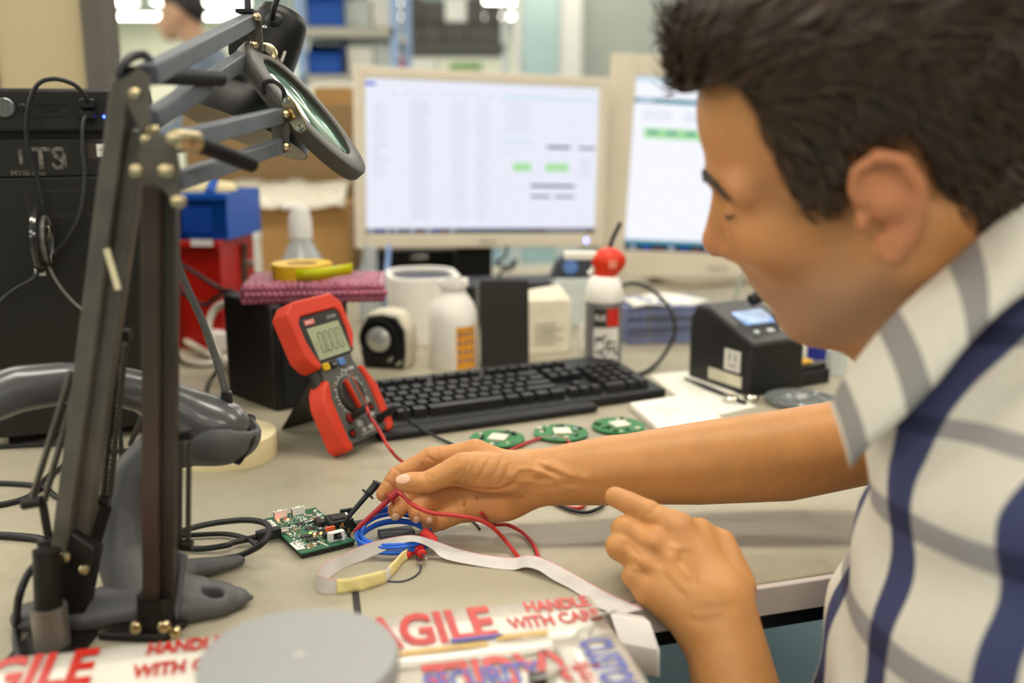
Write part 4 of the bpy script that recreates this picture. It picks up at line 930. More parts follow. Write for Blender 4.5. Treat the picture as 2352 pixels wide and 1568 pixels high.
MB().add([(-pw, 0, 0), (pw, 0, 0), (pw, .05, 0), (-pw, .05, 0), (-pw, .002, ph), (pw, .002, ph), (pw, .048, ph), (-pw, .048, ph), (-pw * .92, .02, ph + .016), (pw * .6, .03, ph + .022)], [(0, 3, 2, 1), (0, 1, 5, 4), (1, 2, 6, 5), (2, 3, 7, 6), (3, 0, 4, 7), (4, 5, 9, 8), (5, 6, 9), (6, 7, 8, 9), (7, 4, 8)]).build('wrapper', mat('packet_cream', '#f2ead2', .7, var=.06, bump=.2, bscale=40), pk_, bevel=.002)
mb = MB(); 
for i in range(5): mb.box((-pw * .7, -.0008, ph * (.18 + .09 * i)), (pw * (.3 + .3 * (i % 2)), -.0002, ph * (.20 + .09 * i)))
mb.build('print_lines', mat('packet_print', '#a9a08d', .7), pk_)
Yr = 1.60
re_ = thing('tape_reel', 'cream reel with a black hub standing behind the duster can', 'reel', (W(1372, 770, Yr).x, Yr, W(1372, 770, Yr).z), R(6))
YX = Matrix.Rotation(R(90), 4, 'X'); rrl = W(1372, 770, Yr).z
for z in (-.012, .012): MB().lathe([(.014, z - .001), (rrl, z - .001), (rrl, z + .001), (.014, z + .001), (.014, z - .001)], 40, YX, cap=False).build('flange', m_wpl, re_)
MB().lathe([(0, -.0125), (rrl * .62, -.0125), (rrl * .62, .0125), (0, .0125)], 32, YX).build('winding', m_black, re_)
Yc = 1.485
can = thing('duster_can', 'grey and white air duster can with a red cap and white nozzle', 'spray can', (W(1385, 800, Yc).x, Yc, 0))
rc = .0285; hc0 = W(1385, 690, Yc).z; hc1 = W(1385, 632, Yc).z; hc2 = W(1385, 572, Yc).z
MB().lathe([(0, 0), (rc, 0), (rc + .0006, .002), (rc, .004), (rc, hc0)], 40).build('can', mat('can_grey', '#8f9092', .3, .6, var=.05), can, smooth=50)
MB().lathe([(rc, hc0), (rc + .001, hc0 + .004), (rc * .98, hc0 + .018), (rc * .8, hc1 - .004), (rc * .6, hc1), (0, hc1)], 40).build('shoulder', m_wpl, can, smooth=50)
cc = Vector((.006, 0, (hc1 + hc2) / 2)); chh = (hc2 - hc1) / 2
def f_cap(p): return smin(s_ell(p, (cc.x, 0, cc.z + .002), (.026, .019, chh * 1.02)), s_cone(p, (cc.x - .004, 0, cc.z - chh * .8), (cc.x, 0, cc.z), .017, .02), .006)
v, f = sdf_mesh(f_cap, (cc.x - .05, -.04, cc.z - .05), (cc.x + .05, .04, cc.z + .05), .002); np_obj('cap', relax(v, f, 2), f, mat('cap_red', '#de3413', .4, var=.06), can, world=False)
MB().prism(rrect(.012, .012, .002), 0, .002, XZ @ Matrix.Translation((cc.x + .004, cc.z, .0195))).build('cap_mark', mat('cap_dot', '#e88a70', .5), can)
MB().box((-.062, -.006, hc2 - .016), (-.012, .006, hc2 - .003)).build('nozzle', m_wpl, can, bevel=.003)
MB().tube([(-.014, 0, hc2 - .012), (-.016, 0, hc2 - .028), (-.024, 0, hc1 + .002)], .004, 8, 4).build('trigger', m_wpl, can)
MB().tube([(.006, .012, hc2 - .01), (.012, .014, hc2 + .012), (.024, .016, hc2 + .038)], .0035, 8, 4).build('straw', m_black, can)
def curved(z0, z1, a0, a1, m, nm, e=.0004): return MB().lathe([(rc + e, z0), (rc + e, z1)], 12, cap=False, a0=R(a0), a1=R(a1)).build(nm, m, can)
lb_ = curved(hc0 * .16, hc0 * .66, -125, -45, mat('can_label', '#e5e1d8', .5), 'label')
curved(.003, hc0 * .16, -125, -45, mat('can_red', '#c92718', .45), 'label_band'); curved(hc0 * .68, hc0 * .93, -85, -45, mat('can_red', '#c92718', .45), 'label_band'); curved(hc0 * .68, hc0 * .93, -125, -86, mat('can_dark', '#38322f', .5), 'label_band')
mb = MB()
def on_can(tx, size, ac, zc_, rot, e=.0009):
    v, f = text_faces(tx, size, 0, size * .03)
    out = []
    for x, y, _ in v:
        if rot: x, y = -y, x
        a = R(ac) + x / rc; out.append((math.cos(a) * (rc + e), math.sin(a) * (rc + e), zc_ + y))
    mb.add(out, f)
on_can('AIR', .022, -102, hc0 * .41, True); on_can('JET', .018, -68, hc0 * .40, True); mb.build('lettering', m_ink, lb_, smooth=0)
mb = MB(); on_can('ELE', .011, -106, hc0 * .80, False); mb.build('lettering', m_prw, can, smooth=0)
cable('black_cable', 'black cable arching behind the duster can over the blue stack', [Z(1400, 690, .06), W(1440, 652, 1.62), W(1490, 662, 1.60), W(1535, 705, 1.56), W(1550, 760, 1.54), W(1525, 815, 1.52), Z(1490, 850, .004), Z(1455, 862, .004)], .0032)

# stack of blue sleeves
random.seed(11)
m_bsl = mat('sleeve_blue', '#6d769c', .5, var=.25, scale=60); m_bsl2 = mat('sleeve_grey', '#d0d0da', .5, var=.2, scale=60)
nm_ = ['topmost', 'second from the top', 'third from the top', 'fourth from the top', 'fifth from the top', 'sixth from the top', 'lowest']
zt_ = W(1530, 700, 1.68).z; nS = 7; th = zt_ / nS
for i in range(nS):
    z = zt_ - th * (i + 1); c = W(1540, 760, 1.66)
    t = thing('flat_box', 'flat blue and grey box, %s of the stack behind the soldering station' % nm_[i], 'box', (c.x + random.uniform(-.004, .004), 1.67 + random.uniform(-.004, .004), z), R(8) + random.uniform(-.03, .03), 'stack of flat blue boxes')
    MB().box((-.078, 0, .0004), (.078, .11, th - .0006)).build('sleeve', m_bsl, t, bevel=.0012)
    mb = MB()
    for q in range(6): mb.box((-.068 + .023 * q, -.0005, th * .3), (-.068 + .023 * q + random.uniform(.008, .019), 0, th * (.5 + .2 * (q % 2))))
    mb.build('spine_print', m_bsl2, t)
pap = thing('paper_pad', 'loose white paper lying on the stack of flat blue boxes', 'paper', (W(1540, 690, 1.7).x, 1.67, zt_), R(14))
MB().band([[(-.07 + .14 * i / 6, .002 + .105 * j / 3, .001 + .004 * math.sin(i * 1.3 + j)) for i in range(7)] for j in range(4)]).build('sheet', mat('paper_white', '#ece8dc', .8), pap, sol=.001)
tag(pap, 'loose white paper lying on the stack of flat blue boxes', 'paper')

# ------------------------------------------------------------------ soldering station
sf, sl, sr = Z(1722, 914), Z(1608, 850), Z(1843, 893)
fx = (sr - sf).normalized(); fy = Vector((-fx.y, fx.x, 0)); SM = frame(sf, fx, (0, 0, 1)); sw_ = .098; sd_ = .135
sol = thing('soldering_station', 'black soldering station with a sloping blue display and side stickers', 'soldering station', M=SM)
hf = W(1724, 792, sf.y).z; hbk = W(1640, 698, sf.y + .11).z
side_p = [(0, 0), (sd_, 0), (sd_, hbk * .8), (sd_ * .9, hbk), (sd_ * .72, hbk), (0, hf)]
YZ = Matrix(((0, 0, 1, 0), (1, 0, 0, 0), (0, 1, 0, 0), (0, 0, 0, 1)))
m_sol = mat('station_black', '#1a191b', .5, var=.12, bump=.1, bscale=900)
MB().prism(side_p, 0, sw_, YZ).build('housing', m_sol, sol, bevel=.004)
MB().prism([(-.004, hf - .004), (-.004, hf + .003), (sd_ * .7, hbk + .003), (sd_ * .7, hbk - .004)], -.001, sw_ + .001, YZ).build('top_panel', mat('panel_grey', '#3c3b3c', .45), sol, bevel=.002)
sx_ = Vector((0, sd_ * .7 + .004, hbk - hf)).normalized(); PFm = frame(Vector((sw_ / 2, -.004, hf + .0032)) , (1, 0, 0), Vector((1, 0, 0)).cross(sx_)); SLn = Vector((0, sd_ * .7 + .004, hbk - hf)).length
MB().prism(rrect(.058, SLn * .34, .003, 3, 0, SLn * .58), 0, .0012, PFm).build('display', mat('station_display', '#7f9fd0', .25, emit=.35, var=.35, scale=25), sol)
for x in (-.026, -.001, .024): MB().prism(rrect(.012 if x > -.01 and x < .01 else .008, .007, .002, 3, x, SLn * .22), 0, .0025, PFm).build('button', m_pgrey, sol, bevel=.0006)
st1 = MB().box((-.0008, .022, hf * .40), (0, .055, hf * .80)).build('side_sticker', mat('sticker_pale', '#d8d6cd', .6), sol)
mb = MB(); mb.box((-.0012, .030, hf * .48), (-.0008, .046, hf * .52)).box((-.0012, .030, hf * .58), (-.0008, .034, hf * .73)).box((-.0012, .042, hf * .58), (-.0008, .046, hf * .73)).build('print', mat('sticker_print', '#8d8b86', .6), st1)
MB().box((-.0008, .018, hf * .12), (0, .088, hf * .34)).build('side_sticker', mat('sticker_cream', '#d9d3ba', .6), sol)
MB().box((sw_, .006, 0), (sw_ + .062, .095, .022)).build('tray_base', m_sol, sol, bevel=.003)
MB().box((sw_ + .004, .01, .022), (sw_ + .058, .09, .030)).build('tray', m_black, sol, bevel=.002)
MB().box((sw_ + .008, .014, .0301), (sw_ + .034, .040, .036)).build('sponge', mat('sponge_yellow', '#dcae4a', .9, bump=.5, bscale=200), sol, bevel=.002)
MB().tube([(sw_ + .03, .07, .03), (sw_ + .026, .06, .06), (sw_ + .0, .05, .115), (sw_ - .03, .04, .14)], .008, 10, 5).build('iron_holder', m_black, sol)
MB().tube([(sw_ - .055, .055, hbk + .012), (sw_ - .03, .05, hbk + .02), (sw_ + .0, .04, hbk - .0), (sw_ + .012, .03, hbk - .03)], [.009, .0095, .008, .006], 10, 5).build('iron_handle', m_black, sol)
cable('white_cable', 'grey cable hanging behind the soldering station', [W(1735, 560, 1.9), W(1715, 610, 1.85), W(1694, 660, 1.78), W(1688, 700, 1.75), Z(1690, 760, .004)], .003, mat('cable_olive', '#7d8476', .5))
def stub(name, label, cat, px0, px1, pyt, pyb, Y, m, depth=.02):
    a, b = W(px0, pyt, Y), W(px1, pyt, Y); t = thing(name, label, cat, ((a.x + b.x) / 2, Y, 0)); w = (b.x - a.x) / 2; h = a.z
    MB().prism(rrect(2 * w, depth, min(w, depth / 2) * .6, 3), 0, h * .8).build('body', m, t, bevel=.001)
    MB().prism(rrect(1.4 * w, depth * .7, min(w, depth / 2) * .4, 3), h * .8, h).build('neck', m, t, bevel=.001); return t
stub('blue_bottle', 'dark blue bottle behind the soldering station tray', 'bottle', 1848, 1902, 775, 850, 1.56, mat('bottle_navy', '#1a2a8c', .35))
stub('white_tube', 'pale tube standing right of the soldering tray', 'tube', 1902, 1948, 785, 890, 1.46, m_pgrey)
stub('white_tube', 'thin white tube between the soldering station and the blue bottle', 'tube', 1836, 1852, 780, 850, 1.54, m_wpl)

# ------------------------------------------------------------------ papers, tweezers, lid, discs, round boards
m_pap = mat('sheet_white', '#efeadd', .8, var=.03, scale=20)
def sheet(name, label, cps, z, n, m=m_pap, lines=True, cat='paper'):
    c = sum((Z(*p, 0) for p in cps), Vector()) / 4; t = thing(name, label, cat, (c.x, c.y, 0)); q = [Z(*p, 0) for p in cps]
    for i in range(n):
        sh = Vector((random.uniform(-.002, .002), random.uniform(-.002, .002), 0))
        MB().add([tuple(p + sh + Vector((0, 0, z + .0012 * i + dz))) for dz in (0, .0009) for p in q], [(3, 2, 1, 0), (4, 5, 6, 7), (0, 1, 5, 4), (1, 2, 6, 5), (2, 3, 7, 6), (3, 0, 4, 7)]).build('sheet', m, t, world=True)
    if lines:
        mb = MB(); top = z + .0012 * n
        for i in range(5):
            a = q[0].lerp(q[3], .25 + .09 * i); b = q[1].lerp(q[2], .25 + .09 * i); p0, p1 = a.lerp(b, .3), a.lerp(b, .3 + random.uniform(.15, .4)); mb.bar(p0 + Vector((0, 0, top)), p1 + Vector((0, 0, top)), .0012, .0003)
        mb.build('print_lines', mat('faint_print', '#c9c5bc', .8), t, world=True)
    return t
sheet('paper_sheet', 'white paper sheet under the tweezers beside the soldering station', ((1490, 862), (1606, 849), (1735, 935), (1620, 960)), .0004, 1)
sheet('paper_pad', 'thick pad of white paper in front of the keyboard corner', ((1448, 940), (1560, 922), (1660, 975), (1520, 1005)), .0004, 7)
tz = thing('tweezers', 'black tweezers lying on the white paper', 'tweezers', Z(1650, 895, .004)); a, b = Z(1572, 868, .004), Z(1712, 925, .004)
for s in (-1, 1):
    n = Vector((.0, .005 * s, 0)); MB().tube([a + n * .2, a.lerp(b, .4) + n, b], [.0012, .003, .0025], 6, 5).build('arm', m_black, tz, world=True)
for i, (x, y) in enumerate(((1678, 925), (1724, 922))):
    c = Z(x, y, 0); t = thing('metal_disc', ('small shiny metal disc left of its twin beside the tweezers tip', 'small shiny metal disc right of its twin under the soldering station')[i], 'disc', (c.x, c.y, .002), 0, 'shiny metal discs')
    MB().lathe([(0, 0), (.0105, 0), (.011, .001), (.011, .007), (.010, .008), (0, .008)], 24).build('disc', m_chrome, t, smooth=30); MB().lathe([(.004, .008), (.004, .009), (0, .009)], 16).build('boss', m_brass, t)
lc = Z(1838, 925, 0); ld = thing('clear_dish', 'clear round plastic dish behind the forearm', 'dish', (lc.x, lc.y, 0))
m_clr = mat('clear_lid', '#b9bcbc', .15, trans=.7, var=.05)
MB().lathe([(0, .001), (.03, .001), (.032, .003), (.043, .003), (.046, .0075), (.0475, .0075), (.0475, .004), (.044, .0005)], 48).build('dish', m_clr, ld, smooth=40, sol=.0008)
mb = MB()
for i in range(5): r_ = .012 + .0065 * i; mb.lathe([(r_, .0018), (r_ + .0012, .0028), (r_ + .0024, .0018)], 40, cap=False)
mb.build('ridges', m_clr, ld)
m_pcb = mat('pcb_green', '#2f7a45', .4, var=.15, scale=150); m_pcbw = mat('pcb_white', '#e9e4cf', .5)
random.seed(21)
for i, (x, y) in enumerate(((1142, 1014), (1288, 1000), (1420, 984))):
    c = Z(x, y, 0); t = thing('round_board', 'round green circuit board with a white square, %s of three behind the forearm' % ('leftmost', 'middle one', 'rightmost')[i], 'circuit board', (c.x, c.y, .003), R(20 * i - 15), 'round green boards')
    MB().lathe([(.0, 0), (.033, 0), (.033, .0016), (0, .0016)], 40).build('board', m_pcb, t)
    MB().box((-.009, -.011, .0016), (.012, .010, .0045)).build('white_module', m_pcbw, t, bevel=.0006)
    for k in range(14):
        a = random.uniform(0, 6.28); r_ = random.uniform(.018, .029); MB().cbox((r_ * math.cos(a), r_ * math.sin(a), .0026), (random.uniform(.002, .006), random.uniform(.002, .005), .002)).build('component', (m_black, m_chrome, m_pcbw)[k % 3], t)
    for a in (.5, 2.6, 4.7): MB().cyl((.026 * math.cos(a), .026 * math.sin(a), -.003), (.026 * math.cos(a), .026 * math.sin(a), 0), .002, n=8).build('standoff', m_brass, t)

# ------------------------------------------------------------------ things at the back left of the bench
def bin2(label, px0, px1, pyt, pyb, Y, m, z0, depth=.14, rz=R(-8)):
    a, b = W(px0, pyb, Y), W(px1, pyt, Y); w, h = (b.x - a.x), (b.z - z0)
    t = thing('storage_bin', label, 'bin', ((a.x + b.x) / 2, Y, z0), rz); th = .004
    MB().box((-w / 2 + .01, .006, 0), (w / 2 - .01, depth, th)).build('bottom', m, t)
    MB().add([(-w / 2 + .01, .012, 0), (w / 2 - .01, .012, 0), (w / 2, 0, h), (-w / 2, 0, h), (-w / 2 + .01, .016, 0), (w / 2 - .01, .016, 0), (w / 2 - .004, .004, h), (-w / 2 + .004, .004, h)], [(0, 1, 2, 3), (7, 6, 5, 4), (3, 2, 6, 7), (0, 3, 7, 4), (1, 5, 6, 2), (0, 4, 5, 1)]).build('front_wall', m, t)
    for s in (-1, 1): MB().box((s * w / 2 - (.004 if s > 0 else 0), 0, 0), (s * w / 2 + (0 if s > 0 else .004), depth, h)).build('side_wall', m, t)
    MB().box((-w / 2, depth - th, 0), (w / 2, depth, h)).build('back_wall', m, t)
    MB().box((-w / 2 - .004, -.008, h - .012), (w / 2 + .004, .004, h)).build('rim', m, t, bevel=.002)
    return t, w, h
rb1, w_, h_ = bin2('red plastic bin with a white label under the blue bin', 395, 506, 552, 735, 1.62, m_red, 0)
MB().box((-.0, -.0095, h_ - .008), (w_ * .42, -.008, h_ + .003)).build('label_card', mat('label_white', '#e6e4e0', .6), rb1)
bb1, w_, h2_ = bin2('blue plastic bin stacked on the red bin', 398, 522, 442, 552, 1.63, m_blue, h_ + .0005)
MB().box((-w_ * .3, -.0075, h2_ * .15), (w_ * .25, -.006, h2_ * .7)).build('label_holder', mat('blue_deep', '#0a3f9a', .4), bb1)
MB().cyl((w_ * .2, .0, h2_ + .0), (w_ * .2, .02, h2_ + .02), .008, n=10).build('hook', m_blue, bb1)
ct = thing('cloth_bag', 'pale bag lying in the blue bin', 'bag', WM[bb1] @ Vector((-.01, .06, h2_)))
v, f = sdf_mesh(lambda p: s_ell(p, (0, 0, 0), (.045, .04, .018)) + .004 * np.sin(p[:, 0] * 120) * np.sin(p[:, 1] * 90), (-.07, -.06, -.04), (.07, .06, .04), .005); np_obj('bag', v, f, mat('bag_cream', '#d9c99c', .7, bump=.3), ct, world=False)
carton('white_carton', 'white carton behind the red bin with its flap up', 'box', 503, 582, 536, 712, 1.86, m_white, .08, rz=R(5))
# the carton stands on the bench
for o in list(bpy.data.objects):
    if o.name.startswith('white_carton') and o in WM:
        zc0 = WM[o].translation.z
        for ch in o.children:
            for vv in ch.data.vertices:
                if vv.co.z < .001: vv.co.z = -zc0
def bottle(label, px, Y, pyt, r, prof, m, cap_m=None, name='bottle', caph=.25):
    c = W(px, 700, Y); h = W(px, pyt, Y).z; t = thing(name, label, 'bottle', (c.x, Y, 0)); hb_ = h * (1 - caph)
    MB().lathe([(0, 0), (r, 0), (r * 1.01, .004), (r, hb_ * .62), (r * .9, hb_ * .75), (r * .45, hb_ * .95), (r * .4, hb_)], 32).build('bottle_body', m, t, smooth=50)
    MB().lathe([(r * .52, hb_ * .97), (r * .52, hb_ + (h - hb_) * .5), (r * .4, h), (0, h)], 20).build('cap', cap_m or m_white, t, smooth=40)
    return t, h, hb_
m_clrb = mat('clear_bottle', '#dfe6e8', .12, trans=.55, var=.03)
t, h, hb_ = bottle('clear plastic pump bottle in front of the tan cardboard box', 698, 1.80, 478, .040, None, m_clrb, caph=.22)
MB().tube([(0, 0, h), (0, 0, h + .004), (-.028, -.01, h + .002)], .006, 8, 3).build('pump_spout', m_white, t)
MB().lathe([(0, .003), (.037, .003), (.037, hb_ * .6), (0, hb_ * .6)], 28).build('liquid', mat('liquid_pale', '#cdd4d4', .2, var=.03), t)
bottle('small frosted bottle under the left monitor corner', 852, 1.86, 565, .022, None, m_clrb, m_clrb)
bottle('white bottle with an orange band beside the red bin', 521, 1.72, 640, .014, None, m_white, mat('cap_orange', '#d8862a', .5), caph=.12)
bottle('small brown bottle beside the white carton', 549, 1.74, 640, .016, None, mat('amber', '#3b2414', .25), m_black)
gd = thing('hand_tool', 'small dark metal tool upright beside the white carton', 'tool', (W(568, 700, 1.70).x, 1.70, 0))
hh = W(566, 560, 1.7).z; MB().tube([(0, 0, 0), (.002, 0, hh * .4), (-.004, 0, hh * .7), (.002, 0, hh)], [.012, .006, .008, .005], 10, 4).build('shaft', mat('tool_brown', '#54443a', .4, .4), gd)
MB().cbox((0, 0, hh * .8), (.03, .01, .012)).build('head', mat('tool_steel', '#8d8478', .35, .7), gd, bevel=.002)
m_wc = mat('cable_white', '#d4ccba', .5, var=.05)
cable('white_cable', 'white looped cable between the red bin and the black cabinet', [Z(600, 800, .03), W(592, 700, 1.40), W(545, 693, 1.42), W(500, 705, 1.43), W(479, 745, 1.42), W(490, 800, 1.40), W(530, 845, 1.37), Z(580, 868, .006), Z(640, 870, .006)], .0058, m_wc)
cable('white_cable', 'white cable pair running behind the scanner neck', [Z(380, 760, .02), Z(430, 785, .012), Z(480, 815, .008), Z(540, 850, .006), Z(600, 862, .006)], .0055, m_wc)
cable('white_cable', 'lower white cable curling below the red bin', [Z(390, 800, .006), Z(430, 830, .006), Z(480, 835, .006), Z(530, 820, .006)], .0055, m_wc)
for i in range(1):
    c = Z(572, 855, .006); t = thing('black_cable', 'coiled black cable left of the black cabinet foot', 'cable', c)
    MB().tube([(.026 * (1 + .1 * math.sin(k * 2.1)) * math.cos(k * .5), .022 * math.sin(k * .5), .0 + .0011 * k * .5) for k in range(52)], .0024, 6, 3).build('coil', m_cable, t, smooth=60)
pa = thing('power_adapter', 'white power adapter block among the cables by the red bin', 'adapter', Z(540, 800, 0), R(25))
MB().box((-.04, -.025, 0), (.04, .025, .035)).build('block', m_wpl, pa, bevel=.004); MB().cyl((.04, 0, .017), (.055, 0, .017), .006, n=10).build('strain_relief', m_wpl, pa)
pa = thing('power_adapter', 'black power adapter beside the white adapter block', 'adapter', Z(445, 760, 0), R(-15))
MB().box((-.04, -.025, 0), (.04, .025, .03)).build('block', m_black, pa, bevel=.004); MB().cyl((.04, 0, .015), (.055, 0, .015), .006, n=10).build('strain_relief', m_black, pa)
cable('black_cable', 'black cable slanting in front of the red bin', [W(400, 600, 1.56), W(440, 622, 1.56), W(500, 660, 1.56), W(560, 690, 1.55), Z(600, 760, .01)], .0034)
cable('black_cable', 'black cable drooping below the slanting one before the red bin', [W(400, 655, 1.55), W(430, 680, 1.55), W(470, 700, 1.55), W(500, 680, 1.55), W(540, 672, 1.55), Z(575, 745, .01)], .0034)
cable('black_cable', 'short black cable lying between scanner and black cabinet', [Z(500, 850, .02), Z(480, 880, .006), Z(475, 910, .004), Z(485, 940, .004)], .003)
# tape dispenser and clutter under the monitors
td = thing('tape_dispenser', 'dark tape dispenser under the right end of the widescreen monitor', 'tape dispenser', (W(1335, 640, 1.82).x, 1.82, 0), R(5))
MB().box((-.05, 0, 0), (.05, .05, W(1335, 640, 1.82).z)).build('white_block', m_pgrey, td, bevel=.003)
zq = W(1335, 640, 1.82).z; MB().prism([(-.055, 0), (.05, 0), (.045, .02), (.02, .045), (-.02, .05), (-.045, .03)], -.04, -.005, Matrix.Translation((0, 0, zq)) @ XZ).build('dispenser_body', mat('disp_grey', '#3b4048', .4), td, bevel=.003)
MB().cyl((-.02, -.002, zq + .022), (-.02, .005, zq + .022), .013, n=20).build('tape_core', mat('core_sky', '#5a7fc0', .5), td)
cable('black_cable', 'tangle of black cable below the widescreen monitor stand', [W(1165, 565, 1.95), W(1158, 590, 1.93), W(1140, 605, 1.92), W(1165, 612, 1.92), W(1185, 598, 1.93), W(1175, 618, 1.9), W(1150, 625, 1.9), Z(1140, 660, .02)], .003)
cable('blue_cable', 'pale blue cable hanging below the widescreen monitor corner', [W(893, 565, 2.0), W(890, 610, 1.95), W(885, 660, 1.9), Z(880, 720, .01)], .005, mat('cable_sky', '#7f9ac9', .5))

dk_ = thing('docking_unit', 'flat black unit lying under the two monitors', 'electronics', (W(1150, 660, 1.83).x, 1.83, 0), R(12)); hq_ = W(1150, 652, 1.83).z
MB().box((-.17, 0, .004), (.17, .1, hq_)).build('case', m_black, dk_, bevel=.004); MB().box((-.16, -.002, hq_ * .3), (.16, 0, hq_ * .5)).build('front_slot', m_gap, dk_)
for x in (-.15, .15): MB().box((x - .01, .02, 0), (x + .01, .04, .004)).build('foot', m_gap, dk_)
bk_ = thing('black_case', 'black case standing behind the left foot of the widescreen monitor', 'case', (W(962, 620, 2.34).x, 2.34, 0), R(12)); hq_ = W(962, 572, 2.34).z
MB().box((-.09, 0, 0), (.09, .12, hq_)).build('case', m_black, bk_, bevel=.006); MB().box((-.02, -.008, hq_ * .7), (.02, 0, hq_ * .8)).build('handle', m_chrome, bk_, bevel=.002)
# ------------------------------------------------------------------ the lit circuit board
bB, bR, bL = Z(691, 1274, .005), Z(817, 1243, .005), Z(606, 1194, .005)
bx_ = bR - bB; by_ = bL - bB; PW, PL = bx_.length, (by_ - bx_ * (by_.dot(bx_) / bx_.dot(bx_))).length
PM = frame(bB, bx_, (0, 0, 1)); PI = PM.inverted(); TPZ = .0016
pcb = thing('circuit_board', 'green test circuit board with lit lights under the probes', 'circuit board', M=PM)
def bl(x, y): q = PI @ Z(600 + x / 8.71, 1120 + y / 8.71, .0066); return q.x, q.y       # places read off on the board
m_brd = mat('board_green', '#2c6a4d', .4, var=.2, scale=260, col2='#1f5a40')
m_sub = mat('board_edge', '#1c1712', .6)
MB().box((0, 0, -.0005), (PW, PL, TPZ)).build('board', m_brd, pcb, bevel=.0008)
MB().box((.001, .001, -.004), (PW - .001, PL - .001, -.0005)).build('foam_backing', m_sub, pcb)
m_silk = mat('silk_white', '#d5dcd2', .6); m_lab = mat('board_label', '#e4e2da', .6, var=.04); m_chip = mat('chip_black', '#1d1c1f', .4, var=.15); m_tin = mat('tin', '#b9b3a8', .3, .9, var=.15)
m_gold = mat('gold_pad', '#c09040', .35, .8); m_tan = mat('cap_tan', '#a98a60', .5)
def blk(name, cx, cy, w, d, h, m, rot=0, z=TPZ, bevel=.0003, parent=pcb):
    x, y = bl(cx, cy); return MB().box((-w / 2, -d / 2, z), (w / 2, d / 2, z + h), Matrix.Translation((x, y, 0)) @ Matrix.Rotation(R(rot), 4, 'Z')).build(name, m, parent, bevel=bevel)
def legs(cx, cy, w, d, n):
    x, y = bl(cx, cy); mb = MB()
    for s in (-1, 1):
        for i in range(n): mb.cbox((x - w / 2 + w * (i + .5) / n, y + s * (d / 2 + .0005), TPZ + .0004), (w / n * .45, .0014, .0007))
    mb.build('chip_pins', m_tin, pcb)
for cx, cy, w, d, h in ((790, 730, .0075, .0065, .0013), (975, 820, .0080, .0065, .0013), (905, 985, .0105, .0045, .0018), (1025, 1055, .0105, .0050, .0018), (1225, 860, .0075, .0040, .0015)):
    blk('chip', cx, cy, w, d, h, m_chip); legs(cx, cy, w, d, 5)
blk('relay', 1165, 750, .0065, .0125, .0055, m_chip); blk('capacitor', 1310, 985, .0068, .0062, .0042, m_chip)
blk('crystal', 1035, 680, .0100, .0042, .0030, m_chrome, bevel=.0012)
# two upright white displays at the far edge
for i, (cx, cy) in enumerate(((385, 600), (740, 532))):
    d_ = blk('white_display', cx, cy, .0125, .0042, .0078, m_lab); x, y = bl(cx, cy)
    blk('display_side', cx, cy, .0127, .0030, .0065, m_chip, z=TPZ + .0003, parent=d_)
    mb = MB()
    for q, (a, b, w, h) in enumerate(((-.0045, .0, .0028, .0006), (-.0033, .0007, .0006, .002), (.0025, 0, .0006, .0022), (.0038, 0, .0006, .0022), (.005, 0, .0006, .0022))): mb.cbox((x + a, y + b * .5, TPZ + .0079), (w, min(h, .0032), .0001))
    mb.build('print', m_ink, d_)
m_lr = mat('led_red', '#ff4a30', .3, emit=14, var=.02); m_lg = mat('led_green', '#58ff30', .3, emit=14, var=.02); m_lo = mat('led_orange', '#ffae30', .3, emit=14, var=.02)
for cx, cy, m_, s in ((340, 655, m_lr, .0016), (530, 640, m_lr, .0016), (405, 548, m_lr, .0012), (985, 915, m_lg, .0018), (1072, 935, m_lr, .0018), (1205, 920, m_lo, .0018)):
    x, y = bl(cx, cy); MB().lathe([(s * .7, TPZ), (s * .7, TPZ + .0008), (s * .45, TPZ + .0014), (0, TPZ + .0016)], 10, Matrix.Translation((x, y, 0))).build('light', m_, pcb)
us = blk('usb_socket', 455, 885, .0078, .0090, .0032, m_tin, 0, bevel=.0008)
lab1 = blk('label_strip', 235, 745, .0058, .026, .0003, m_lab); lab2 = blk('label_patch', 735, 1155, .0092, .0175, .0003, m_lab)
def scrib(cx, cy, par, n, ln, dx, dy):
    mb = MB(); random.seed(int(cx))
    for i in range(n):
        x, y = bl(cx + (i - n / 2) * dx, cy + (i - n / 2) * dy); mb.cbox((x, y, TPZ + .0004), (random.uniform(.0004, .0016), random.uniform(.0006, ln), .0002))
    mb.build('scribble', m_ink, par)
scrib(235, 755, lab1, 9, .0022, 22, 24); scrib(735, 1160, lab2, 7, .0028, 26, 14)
sw = blk('slide_switch', 1500, 1045, .0150, .0056, .0085, mat('switch_white', '#dcd9d6', .4), 0, bevel=.0004)
x, y = bl(1500, 1045); MB().box((-.0035, -.0032, .0022), (.0035, -.0027, .0075), Matrix.Translation((x, y, TPZ))).build('opening', m_chip, sw); MB().box((-.001, -.0062, .003), (.0032, -.0028, .0062), Matrix.Translation((x, y, TPZ))).build('slider', m_chip, sw, bevel=.0004)
blk('orange_jumper', 1385, 860, .0085, .0034, .0042, mat('jumper_orange', '#e0623c', .45)); 
for cx, cy in ((1645, 885), (1755, 985)):
    x, y = bl(cx, cy); p_ = MB().lathe([(.0018, TPZ), (.0018, TPZ + .005), (.0012, TPZ + .0055)], 10, Matrix.Translation((x, y, 0))).build('test_post', m_chip, pcb); MB().lathe([(.0006, TPZ + .005), (.0006, TPZ + .0085)], 8, Matrix.Translation((x, y, 0))).build('pin', m_gold, p_)
